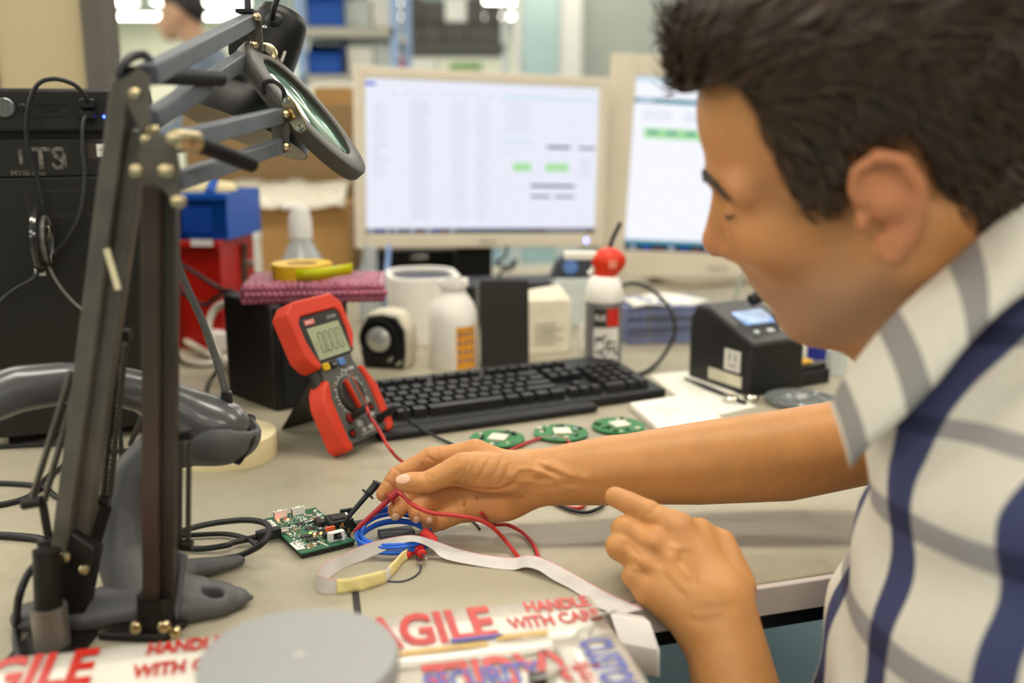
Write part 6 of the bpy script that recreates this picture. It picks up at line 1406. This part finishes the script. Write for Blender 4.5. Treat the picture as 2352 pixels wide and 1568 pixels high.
# left hand and arm (pointing)
AL = [wp(1643, 1402, 0.7170), np.array([.178, .650, -.09]), np.array([.195, .600, -.19]), np.array([.36, .53, .10])]
lI = [wp(1556, 1212, 0.7520), wp(1490, 1178, 0.7600), wp(1447, 1156, 0.7670), wp(1413, 1141, 0.7730)]
lM = [wp(1502, 1248, 0.7450), wp(1436, 1216, 0.7550), wp(1448, 1228, 0.7810), wp(1490, 1242, 0.7870)]
lR = [wp(1482, 1296, 0.7370), wp(1422, 1255, 0.7450), wp(1440, 1275, 0.7730), wp(1485, 1285, 0.7790)]
lL = [wp(1496, 1352, 0.7250), wp(1458, 1322, 0.7310), wp(1470, 1335, 0.7570), wp(1505, 1340, 0.7630)]
lT = [wp(1690, 1345, 0.7400), wp(1655, 1248, 0.7670), wp(1590, 1222, 0.7830), wp(1540, 1222, 0.7870)]
def f_left(p):
    p = p.astype(np.float32)
    d = s_chain(p, AL, [.0275, .036, .043, .05])
    d = smin(d, s_cone(p, AL[0] + np.array([.006, .006, .004]), AL[1], .024, .032), .01)
    palm = None
    for m_, r1 in ((lI[0], .0130), (lM[0], .0132), (lR[0], .0128), (lL[0], .0125)):
        e = s_cone(p, AL[0] * .8 + m_ * .2, m_, .0195, r1); palm = e if palm is None else smin(palm, e, .012)
    palm = smin(palm, s_cone(p, AL[0], (lI[0] + lT[1]) / 2 + np.array([0, .004, 0]), .02, .0135), .012)
    palm = smin(palm, s_cone(p, lL[0] + np.array([.003, 0, -.001]), wp(1600, 1425, 0.7120), .0135, .020), .012)
    d = smin(d, palm, .016)
    d = smin(d, s_chain(p, lT, [.0165, .0125, .010, .009]), .010)
    fs = None
    for j, r in ((lI, (.0118, .0100, .0094, .0086)), (lM, (.0120, .0108, .0095, .009)), (lR, (.0115, .0104, .009, .0085)), (lL, (.0110, .0096, .0085, .008))):
        e = s_chain(p, j, r); e = smin(e, s_ell(p, j[1], (r[1] * 1.08,) * 3), .002); fs = e if fs is None else smin(fs, e, .0016)
    d = smin(d, fs, .005)
    for m_ in (lM[0], lR[0]): d = smin(d, s_ell(p, m_ + np.array([-.001, -.007, .004]), (.0075, .006, .0075)), .006)
    for m_, k in ((lI[0], .55), (lM[0], .7), (lR[0], .72)):                       # tendons on the back of the hand
        a = m_ + np.array([.0, -.0105, .004]); b = AL[0] * k + m_ * (1 - k) + np.array([-.002, -.0155, .004]); d = smin(d, s_cone(p, a, b, .0024, .0016), .007)
    d = smin(d, s_chain(p, [wp(1555, 1262, 0.7270), wp(1530, 1300, 0.7210), wp(1560, 1345, 0.7120), wp(1600, 1375, 0.7030)], [.0008, .0010, .0010, .0008]), .005)
    for a, b in ((wp(1452, 1140, 0.7550), wp(1446, 1163, 0.7530)), (wp(1443, 1138, 0.7570), wp(1438, 1160, 0.7550))): d = smax(d, -s_cone(p, a, b, .0008, .0006), .0018)
    return d
alll = np.array(AL[:3] + lI + lM + lR + lL + lT)
lv, lf = sdf_mesh(f_left, alll.min(0) - .055, alll.max(0) + .05, .0017)
lv = relax(lv, lf, 1, .4)
# skin creases pressed in, veins and tendons raised
from mathutils.bvhtree import BVHTree
def press(v, f, lines, width, depth):
    bt = BVHTree.FromPolygons([tuple(q) for q in v], [tuple(int(i) for i in q) for q in f]); pts = []
    for ln in lines:
        for a, b in zip(ln[:-1], ln[1:]):
            m_ = max(2, int(math.hypot(b[0] - a[0], b[1] - a[1]) / 2.5))
            for i in range(m_ + 1):
                h = bt.ray_cast(Vector((0, 0, CAM_H)), _ray(a[0] + (b[0] - a[0]) * i / m_, a[1] + (b[1] - a[1]) * i / m_).normalized())
                if h[0] is not None: pts.append(tuple(h[0]))
    if not pts: return v
    pts = np.array(pts, np.float32); e1 = v[f[:, 2]] - v[f[:, 0]]; e2 = v[f[:, 3]] - v[f[:, 1]]; fn = np.cross(e1, e2); n = np.zeros_like(v)
    for c in range(3):
        for k in range(4): n[:, c] += np.bincount(f[:, k], fn[:, c], len(v))
    n /= np.linalg.norm(n, axis=1, keepdims=True) + 1e-12
    lo, hi = pts.min(0) - .006, pts.max(0) + .006; ids = np.where(((v > lo) & (v < hi)).all(1))[0]; d2 = np.full(len(ids), 1., np.float32)
    for i in range(0, len(pts), 64): d2 = np.minimum(d2, ((v[ids][:, None] - pts[None, i:i + 64]) ** 2).sum(2).min(1))
    v = v.copy(); v[ids] -= n[ids] * (depth * np.exp(-d2 / width ** 2))[:, None]; return v
def cr(ox, oy, k, ls): return [[(ox + x / k, oy + y / k) for x, y in l] for l in ls]
rv = press(rv, rf, cr(840, 980, 4.9, [[(1650, 560), (1720, 480), (1850, 470), (1960, 500), (2080, 560), (2130, 590)], [(1700, 620), (1850, 610), (2000, 640), (2130, 630)], [(1960, 400), (2080, 450), (2200, 500), (2330, 560)], [(2130, 590), (2200, 660), (2330, 690)]]), .0022, -.0013)
rv = press(rv, rf, cr(840, 980, 4.9, [[(1155, 410), (1100, 540), (1050, 620)], [(1250, 385), (1190, 520), (1130, 640)], [(1400, 350), (1330, 480), (1230, 640)], [(1540, 330), (1480, 480), (1390, 640)], [(1620, 420), (1570, 540), (1500, 660)], [(640, 540), (690, 600), (700, 660)], [(680, 535), (725, 600), (735, 650)], [(720, 530), (745, 580)], [(800, 250), (815, 330), (850, 420)], [(700, 340), (780, 390), (850, 410)], [(630, 420), (630, 500), (600, 560)], [(320, 460), (370, 500), (400, 560)], [(200, 600), (260, 630), (300, 680)], [(1010, 690), (1060, 780), (1110, 900), (1150, 1000)], [(820, 930), (900, 960), (1000, 1000)], [(880, 1000), (940, 1060), (960, 1100)], [(1120, 960), (1150, 1040), (1180, 1090)], [(1700, 600), (1760, 680), (1790, 800)], [(1740, 640), (1790, 720), (1800, 780)]]), .0014, .0011)
rv = press(rv, rf, cr(840, 980, 4.9, [[(1000, 640), (1180, 690), (1350, 715), (1500, 715), (1600, 680), (1680, 640)]]), .0026, .0022)
lv = press(lv, lf, cr(1350, 1080, 3.92, [[(740, 690), (830, 690), (900, 700)], [(790, 780), (760, 900), (830, 1000), (900, 1090)], [(560, 850), (650, 900), (760, 960), (830, 1050)], [(620, 660), (760, 800), (900, 960)]]), .0034, -.0009)
lv = press(lv, lf, cr(1350, 1080, 3.92, [[(480, 600), (520, 610), (560, 640)], [(440, 800), (460, 830)], [(640, 420), (700, 470)]]), .0075, -.0018)
lv = press(lv, lf, cr(1350, 1080, 3.92, [[(370, 660), (400, 700), (470, 770)], [(430, 830), (480, 900), (540, 950)], [(850, 820), (930, 920), (980, 1020)], [(690, 930), (760, 1010), (850, 1110)], [(290, 290), (310, 240), (330, 195)], [(325, 295), (345, 240), (360, 210)], [(640, 300), (580, 370), (540, 400)]]), .0024, .0010)
lv = press(lv, lf, cr(1350, 1080, 3.92, [[(930, 1340), (1050, 1360), (1200, 1320)], [(1000, 1250), (1150, 1240), (1320, 1220)]]), .0045, .0007)
# trunk under the shirt
def f_core(p):
    d = s_ell(p, (.42, .62, -.05), (.12, .16, .30)); d = smin(d, s_cone(p, (.40, .49, .13), (.47, .78, .15), .05, .05), .06); return smin(d, s_cone(p, (.40, .64, .14), (.33, .645, .24), .055, .05), .04)
cv, cf = sdf_mesh(f_core, (.25, .38, -.40), (.60, .88, .32), .012)
vs = [hvw, rv, lv, cv]; off = np.cumsum([0] + [len(x) for x in vs[:-1]]); fs = [f + o for f, o in zip((hf_, rf, lf, cf), off)]
n2 = [np.zeros(len(x)) for x in vs[1:]]
fl_r = np.zeros(len(rv))
for c, r, k in ((rI[3], .016, .7), (rM[3], .016, .8), (rR[3], .014, .8), (rL[3], .014, .8), (wp(1130, 1160, .845), .03, .55), (wp(990, 1085, .86), .03, .5), (rI[2], .02, .5)): fl_r = np.maximum(fl_r, k * np.exp(-((rv - c) ** 2).sum(1) / r ** 2))
fl_l = np.zeros(len(lv))
for c, r, k in ((lM[0], .016, .6), (lR[0], .014, .5), (lI[0] + np.array([0, -.008, 0]), .014, .5), (lI[2], .012, .45), (lL[0], .014, .5)): fl_l = np.maximum(fl_l, k * np.exp(-((lv - c) ** 2).sum(1) / r ** 2))
body = np_obj('body', np.concatenate(vs), np.concatenate(fs), m_skin, man, attrs={'stubble': np.concatenate([stub] + n2), 'flush': np.concatenate([flush, fl_r * .6, fl_l * .6, n2[2]])})
# nails
def nail(c, x, z, L_, w_, nm='nail'):
    v, f = sdf_mesh(lambda p: np.maximum(s_ell(p, (0, 0, -.0035), (L_, w_, .0046)), -(p[:, 2] + .0008)), (-L_ - .002, -w_ - .002, -.004), (L_ + .002, w_ + .002, .003), .0006)
    Fm = np.array(frame(Vector(c), Vector(x), Vector(z))); np_obj(nm, relax(v, f, 1) @ Fm[:3, :3].T + Fm[:3, 3], f, m_nail, body)
dT = rT[3] - rT[2]; nail(rT[3] + np.array([-.001, -.0062, .0062]), dT, (-.12, -.75, .65), .0092, .0066)
nail(rM[3] + np.array([-.0005, -.0078, -.0035]), (-.3, -.2, -.9), (.05, -1, -.35), .0062, .0052)
nail(rR[3] + np.array([.0005, -.0070, -.0028]), (-.1, -.2, -.9), (.15, -1, -.3), .0055, .0046)
nail(rL[3] + np.array([.001, -.0062, .0005]), (0, -.2, .9), (.2, -1, .1), .0045, .0038)
# eyebrow, lashes
m_hair = mat('hair_brown', '#382617', .45, var=.35, scale=60, col2='#1c130c'); m_hair2 = mat('hair_strand', '#543c26', .4, var=.3, scale=400, col2='#22170f')
def surf_x(y, z):
    xs = np.linspace(.04, .13, 120).astype(np.float32); d = f_head(np.stack([xs, np.full(120, y, np.float32), np.full(120, z, np.float32)], 1)); return float(xs[np.argmax(d > 0)])
for s in (-1, 1):
    mb = MB(); rnd = random.Random(3)
    for i in range(130):
        t = rnd.random(); y_, z_ = s * (.007 + .043 * t), .0285 + .003 * math.sin(t * 2.6) - .010 * t * t + rnd.uniform(-.0032, .0032) * (1.1 - .6 * t)
        y2, z2 = y_ + s * .006, z_ + rnd.uniform(-.002, .001); p, q = h2w((surf_x(y_, z_) + .0004, y_, z_)), h2w((surf_x(y2, z2) + .0010, y2, z2))
        mb.tube([p, (p + q) / 2, q], [.0011, .0010, .0004], 4, 1)
    mb.build('eyebrow', m_hair, body, world=True)
    MB().tube([h2w((surf_x(s * y_, z_) + .0003, s * y_, z_)) for y_, z_ in ((.019, .006), (.026, .0035), (.033, .003), (.040, .0045), (.045, .007))], [.0006, .001, .0013, .0011, .0005], 6, 3).build('eyelashes', m_hair, body, world=True)

# hair: a solid cap with strands combed over it
def hairline(q):                        # height of the hair edge over each place of the head (negative inside the hair)
    x, y, z = q[:, 0], np.abs(q[:, 1]), q[:, 2]
    zl = np.interp(x, [-.12, -.075, -.045, -.034, -.030, .004, .012, .022, .026, .043, .047, .051, .06, .075, .09, .12], [-.062, -.060, -.040, -.015, .036, .036, .020, .004, .0, .002, .060, .085, .090, .090, .086, .086])
    return zl - z
def f_hair(p):
    q = p.astype(np.float32); x, z = q[:, 0], q[:, 2]
    th = .006 + .012 * sstep(.03, .11, z) + .004 * sstep(.0, -.08, x)
    d = cran(q) - th
    d = smin(d, s_cone(q, (-.05, 0, -.02), (-.075, 0, -.055), .050, .052) - .002, .02)
    qf = s_ell(q, (.056, .008, .118), (.034, .050, .018)); d = smin(d, qf, .02)
    w = .0025 * np.sin(x * 210 + z * 160 + 3 * np.sin(q[:, 1] * 60)) * np.sin(q[:, 1] * 170 + x * 60)
    reg = hairline(q)
    return smax(d + w, reg, .007)
cv_, cf_ = sdf_mesh(f_hair, (-.15, -.11, -.09), (.14, .11, .17), .0034, sparse=False)
np_obj('hair', h2w(relax(cv_, cf_, 1)), cf_, m_hair, man)
rng = np.random.default_rng(2)
fc = cv_[cf_].mean(1); e1 = cv_[cf_[:, 1]] - cv_[cf_[:, 0]]; e2 = cv_[cf_[:, 3]] - cv_[cf_[:, 0]]; nr = np.cross(e1, e2); nr /= np.linalg.norm(nr, axis=1, keepdims=True) + 1e-9
cen = np.array([0, 0, .03]); nr[((fc - cen) * nr).sum(1) < 0] *= -1
pick = rng.choice(len(fc), 9000); root = fc[pick]; nn = nr[pick]
keep = (cran(root.astype(np.float32)) > -.002); root, nn = root[keep], nn[keep]; k = len(root)
xr, yr, zr = root.T; top = sstep(.05, .10, zr)[:, None]
back = np.stack([-np.ones(k), .35 * np.sign(yr + .002) * .3, .25 + 0 * xr], 1)
down = np.stack([-.45 + 0 * xr, 0 * xr, -.9 + 0 * xr], 1)
front = sstep(.05, .09, xr)[:, None] * top
flow = back * top + down * (1 - top) + rng.normal(0, .22, (k, 3)); flow = flow * (1 - front) + front * (np.stack([.0 + 0 * xr, .5 + 0 * xr, .75 + 0 * xr], 1) + rng.normal(0, .2, (k, 3)))
flow -= nn * (flow * nn).sum(1, keepdims=True) * .85; flow /= np.linalg.norm(flow, axis=1, keepdims=True)
ln = (.016 + .018 * top[:, 0] - .012 * front[:, 0]) * rng.uniform(.6, 1.3, k)
wd_ = rng.uniform(.0005, .0011, k); side_ = np.cross(flow, nn); side_ /= np.linalg.norm(side_, axis=1, keepdims=True) + 1e-9
V_ = []; ns = 4
for i in range(ns + 1):
    t = i / ns; c = root + nn * (.0012 + .0035 * math.sin(t * 2.2) * (1 + top))[:, :] + flow * (ln * t)[:, None] - nn * ((ln ** 2) * 3.2 * t * t)[:, None]
    w = (wd_ * (1 - t * .8))[:, None]; V_ += [c - side_ * w, c + side_ * w]
SV = np.stack(V_, 1).reshape(-1, 3); base = np.arange(k)[:, None] * (2 * (ns + 1)); q0 = np.array([[2 * i, 2 * i + 1, 2 * i + 3, 2 * i + 2] for i in range(ns)])
SF = (base[:, :, None] + q0[None].reshape(1, ns, 4)).reshape(-1, 4)
so_ = np_obj('hair_strands', h2w(SV), SF, m_hair2, man); so_['kind'] = 'stuff'

# ------------------------------------------------------------------ shirt
def shirt_mat(name):
    m = mat(name, '#ded7c9', .8, var=.04, scale=300, bump=.25, bscale=1400); nt = m.node_tree; b = nt.nodes['Principled BSDF']; L = nt.links.new; src = b.inputs['Base Color'].links[0].from_socket
    def stripes(attr, period, w0, w1, col, fac, ph=0):
        nonlocal src
        at = nt.nodes.new('ShaderNodeAttribute'); at.attribute_name = attr
        def mth(op, a, b=None):
            n = nt.nodes.new('ShaderNodeMath'); n.operation = op; L(a, n.inputs[0]) if not isinstance(a, float) else None
            if b is not None: n.inputs[1].default_value = b
            return n.outputs[0]
        fr = mth('FRACT', mth('MULTIPLY', mth('ADD', at.outputs['Fac'], ph), 1 / period))
        r = nt.nodes.new('ShaderNodeValToRGB'); e = r.color_ramp.elements; e[0].position = w0; e[0].color = (0, 0, 0, 1); e[1].position = min(.999, w0 + .015); e[1].color = (1, 1, 1, 1)
        for p_, c_ in ((w1, 1), (min(.9999, w1 + .015), 0)): q = r.color_ramp.elements.new(p_); q.color = (c_, c_, c_, 1)
        L(fr, r.inputs[0]); f2 = mth('MULTIPLY', r.outputs[0], fac)
        mx = nt.nodes.new('ShaderNodeMix'); mx.data_type = 'RGBA'; mx.blend_type = 'MULTIPLY'; mx.inputs[7].default_value = lin(col); L(f2, mx.inputs[0]); L(src, mx.inputs[6]); src = mx.outputs[2]
    return m, stripes, lambda: L(src, b.inputs['Base Color'])
m_sh, stp_, fin = shirt_mat('shirt_check'); stp_('su', .089, .12, .40, '#33407f', .97); stp_('sv', .08, .26, .49, '#9a9aac', .8); 
nt = m_sh.node_tree
# the closing link reads the last mix made above
b_ = nt.nodes['Principled BSDF']; last = [n for n in nt.nodes if n.type == 'MIX'][-1]; nt.links.new(last.outputs[2], b_.inputs['Base Color'])
m_co, stp_, fin = shirt_mat('collar_check'); stp_('sv', .052, .30, .66, '#8a8a98', .8); last = [n for n in m_co.node_tree.nodes if n.type == 'MIX'][-1]; m_co.node_tree.links.new(last.outputs[2], m_co.node_tree.nodes['Principled BSDF'].inputs['Base Color'])
lsh, rsh = np.array([.385, .455, .175]), np.array([.46, .80, .175])
def f_shirt(p):
    p = p.astype(np.float32)
    d = s_ell(p, (.405, .61, -.06), (.19, .185, .33))
    d = smin(d, s_cone(p, (.35, .55, .15), (.40, .60, -.3), .105, .13), .04)
    d = smin(d, s_cone(p, lsh, rsh, .075, .07), .05)
    d = smin(d, s_cone(p, (.38, .64, .12), (.37, .645, .245), .10, .07), .04)
    d = smin(d, s_cone(p, lsh, (.315, .535, .04), .070, .064), .04)
    d = smin(d, s_cone(p, (.315, .535, .04), (.27, .58, -.12), .064, .062), .03)
    d = smin(d, s_cone(p, rsh, (.40, .85, .12), .07, .066), .03)
    w = .0045 * np.sin(p[:, 2] * 70 + p[:, 0] * 45 + 2 * np.sin(p[:, 1] * 25)) + .003 * np.sin(p[:, 0] * 95 - p[:, 2] * 60 + p[:, 1] * 30)
    d = d + w * .8
    d = smin(d, s_cone(p, (.34, .60, .17), (.365, .605, .255), .060, .050), .03); d = smin(d, s_cone(p, (.30, .60, .12), (.265, .60, .20), .06, .045), .03); d = smin(d, s_cone(p, (.40, .66, .16), (.40, .655, .27), .06, .05), .03)
    d = smin(d, s_cone(p, (.275, .580, .20), (.315, .585, .272), .036, .036), .02)
    nk = s_cone(p, (.245, .65, .34), (.315, .648, .25), .064, .050); d = smax(d, -nk, .01)                 # neck opening
    return d
tv_, tf_ = sdf_mesh(f_shirt, (.12, .34, -.40), (.66, .95, .36), .006); tv_ = relax(tv_, tf_, 2)
x, y, z = tv_.T; su = -y + .3 * x - .22 * np.maximum(0, z - .17) + .495 + .089 * 10.26; zz_ = np.where(z < .17, z, .17 + (z - .17) * 1.6) - .15 * (x - .24); sv = zz_ - .06 + .08 * 10.375
np_obj('shirt', tv_, tf_, m_sh, man, attrs={'su': su, 'sv': sv})
ne = [(1906, 928, .592), (1935, 872, .590), (1990, 795, .584), (2060, 715, .580), (2190, 597, .578), (2352, 460, .585), (2480, 395, .62), (2500, 395, .70)]
oe = [(1952, 1076, .572), (1998, 1022, .556), (2056, 975, .545), (2145, 885, .536), (2240, 770, .530), (2370, 665, .535), (2570, 600, .60), (2640, 580, .72)]
n_e = resample([W(*q) for q in ne], 6); o_e = resample([W(*q) for q in oe], 6)
rails = []; sva = []
acc = [0]
for i in range(1, len(n_e)): acc.append(acc[-1] + (((n_e[i] + o_e[i]) - (n_e[i - 1] + o_e[i - 1])) / 2).length)
CVv = []; CFf = []; nR = 7; th_ = .0022
for lay in (0, 1):
    for j in range(nR):
        t = j / (nR - 1)
        for i in range(len(n_e)):
            p = n_e[i].lerp(o_e[i], t) + Vector((-.2, -1, .25)).normalized() * (.010 * math.sin(t * math.pi) + (th_ if lay else 0)); CVv.append(p); sva.append(acc[i] + .003 * t)
kk = len(n_e)
def ci(l, j, i): return l * nR * kk + j * kk + i
for j in range(nR - 1):
    for i in range(kk - 1): CFf.append((ci(1, j, i), ci(1, j, i + 1), ci(1, j + 1, i + 1), ci(1, j + 1, i))); CFf.append((ci(0, j, i), ci(0, j + 1, i), ci(0, j + 1, i + 1), ci(0, j, i + 1)))
for i in range(kk - 1):
    CFf.append((ci(0, 0, i), ci(0, 0, i + 1), ci(1, 0, i + 1), ci(1, 0, i))); CFf.append((ci(0, nR - 1, i + 1), ci(0, nR - 1, i), ci(1, nR - 1, i), ci(1, nR - 1, i + 1)))
for j in range(nR - 1): CFf.append((ci(0, j + 1, 0), ci(0, j, 0), ci(1, j, 0), ci(1, j + 1, 0)))
np_obj('collar', np.array([tuple(p) for p in CVv]), np.array(CFf), m_co, man, attrs={'sv': np.array(sva) + .012, 'su': np.zeros(len(CVv))})
# trousers, out of sight below the frame, and the stool
def f_tr(p):
    d = s_ell(p, (.46, .60, -.36), (.15, .17, .12))
    for s in (-1, 1):
        yy = .60 + s * .09; d = smin(d, s_chain(p, [np.array([.45, yy, -.36]), np.array([.225, yy + .01 * s, -.33]), np.array([.26, yy, -.68])], [.085, .062, .05]), .02); d = smin(d, s_cone(p, (.27, yy, -.715), (.16, yy, -.722), .034, .027), .015)
    return np.maximum(d, -(p[:, 2] + .749))
v, f = sdf_mesh(f_tr, (.04, .36, -.765), (.66, .84, -.2), .012); np_obj('trousers', relax(v, f, 1), f, mat('denim', '#2b3550', .9, bump=.2), man)
stl = thing('stool', 'dark round work stool under the seated man', 'stool', (.50, .60, FL)); MB().lathe([(0, .235), (.15, .235), (.165, .25), (.165, .262), (.15, .272), (0, .272)], 32).build('seat', m_black, stl, smooth=50)
MB().cyl((0, 0, .03), (0, 0, .235), .025, n=16).build('column', m_chrome, stl)
for i in range(5): a = i * 2 * math.pi / 5; MB().bar((0, 0, .03), (.2 * math.cos(a), .2 * math.sin(a), .015), .03, .02).build('foot', m_black, stl)

# ------------------------------------------------------------------ man far behind, standing
b0 = W(410, 40, 4.9); bg = thing('person', 'standing man in a blue grey sweater far behind the lamp arms looking down', 'person', (b0.x + .12, 4.9, FL))
hc3 = np.array(b0)
def f_bh(p):
    d = s_ell(p, hc3 + np.array([.02, 0, .03]), (.095, .075, .105)); d = smin(d, s_ell(p, hc3 + np.array([-.045, 0, -.045]), (.05, .05, .065)), .03)
    d = smin(d, s_cone(p, hc3 + np.array([-.085, 0, 0]), hc3 + np.array([-.11, 0, -.035]), .010, .014), .012); d = smin(d, s_cone(p, hc3 + np.array([.035, 0, -.03]), hc3 + np.array([.10, 0, -.17]), .055, .06), .03)
    for s in (-1, 1):
        d = smin(d, s_ell(p, hc3 + np.array([.02, s * .08, -.01]), (.02, .01, .032)), .006)
        hn = hc3 + np.array([-.22, s * .12, -.62]); d = np.minimum(d, s_cone(p, hn, hn + np.array([-.07, -.02 * s, -.03]), .032, .022)); 
        for k in range(4): d = smin(d, s_cone(p, hn + np.array([-.06, -.02 * s + (k - 1.5) * .018, -.03]), hn + np.array([-.12, -.03 * s + (k - 1.5) * .02, -.06]), .010, .008), .004)
        d = smin(d, s_cone(p, hn + np.array([-.02, -.04 * s, 0]), hn + np.array([-.08, -.07 * s, -.02]), .011, .009), .006)
    for s in (-1, 1): d = smin(d, s_chain(p, [hc3 + np.array([.10, 0, -.17]), hc3 + np.array([.12, s * .17, -.22]), hc3 + np.array([.08, s * .24, -.5]), hc3 + np.array([-.22, s * .12, -.62])], [.055, .05, .042, .03]), .02)
    return d
v, f = sdf_mesh(f_bh, hc3 + np.array([-.42, -.32, -.78]), hc3 + np.array([.26, .32, .18]), .009); bb_ = np_obj('body', relax(v, f, 1), f, mat('skin_far', '#c79a7a', .5, var=.08, sss=.1), bg)
def f_bhair(p): return np.maximum(s_ell(p, hc3 + np.array([.025, 0, .04]), (.105, .085, .112)), (-(p[:, 2] - hc3[2]) + .06 - .9 * (p[:, 0] - hc3[0]) * (p[:, 0] > hc3[0]) + 0.0))
v, f = sdf_mesh(f_bhair, hc3 - .2, hc3 + .2, .009); np_obj('hair', v, f, mat('hair_black', '#1f1915', .5), bg)
def f_sw(p):
    c = hc3 + np.array([.14, 0, -.45]); d = s_ell(p, c, (.14, .2, .34))
    for s in (-1, 1): d = smin(d, s_chain(p, [hc3 + np.array([.12, s * .17, -.22]), hc3 + np.array([.08, s * .24, -.5]), hc3 + np.array([-.20, s * .13, -.61])], [.075, .06, .042]), .04)
    return smax(d, -s_cone(p, hc3 + np.array([.05, 0, -.05]), hc3 + np.array([.09, 0, -.14]), .065, .065), .01)
v, f = sdf_mesh(f_sw, hc3 + np.array([-.32, -.36, -.85]), hc3 + np.array([.34, .36, -.02]), .014); np_obj('sweater', relax(v, f, 1), f, mat('sweater_blue', '#76808f', .9, var=.08, bump=.3), bg)
def f_bt(p):
    d = None
    for s in (-1, 1):
        e = s_chain(p, [np.array([hc3[0] + .14, 4.9 + s * .09, hc3[2] - .72]), np.array([hc3[0] + .13, 4.9 + s * .1, FL + .08])], [.11, .07]); e = smin(e, s_cone(p, (hc3[0] + .14, 4.9 + s * .1, FL + .04), (hc3[0] - .06, 4.9 + s * .1, FL + .032), .045, .035), .03); d = e if d is None else smin(d, e, .03)
    return np.maximum(d, -(p[:, 2] - FL - .002))
v, f = sdf_mesh(f_bt, (hc3[0] - .2, 4.6, FL - .02), (hc3[0] + .35, 5.2, hc3[2] - .55), .018); np_obj('trousers', relax(v, f, 1), f, mat('denim', '#2b3550', .9), bg)
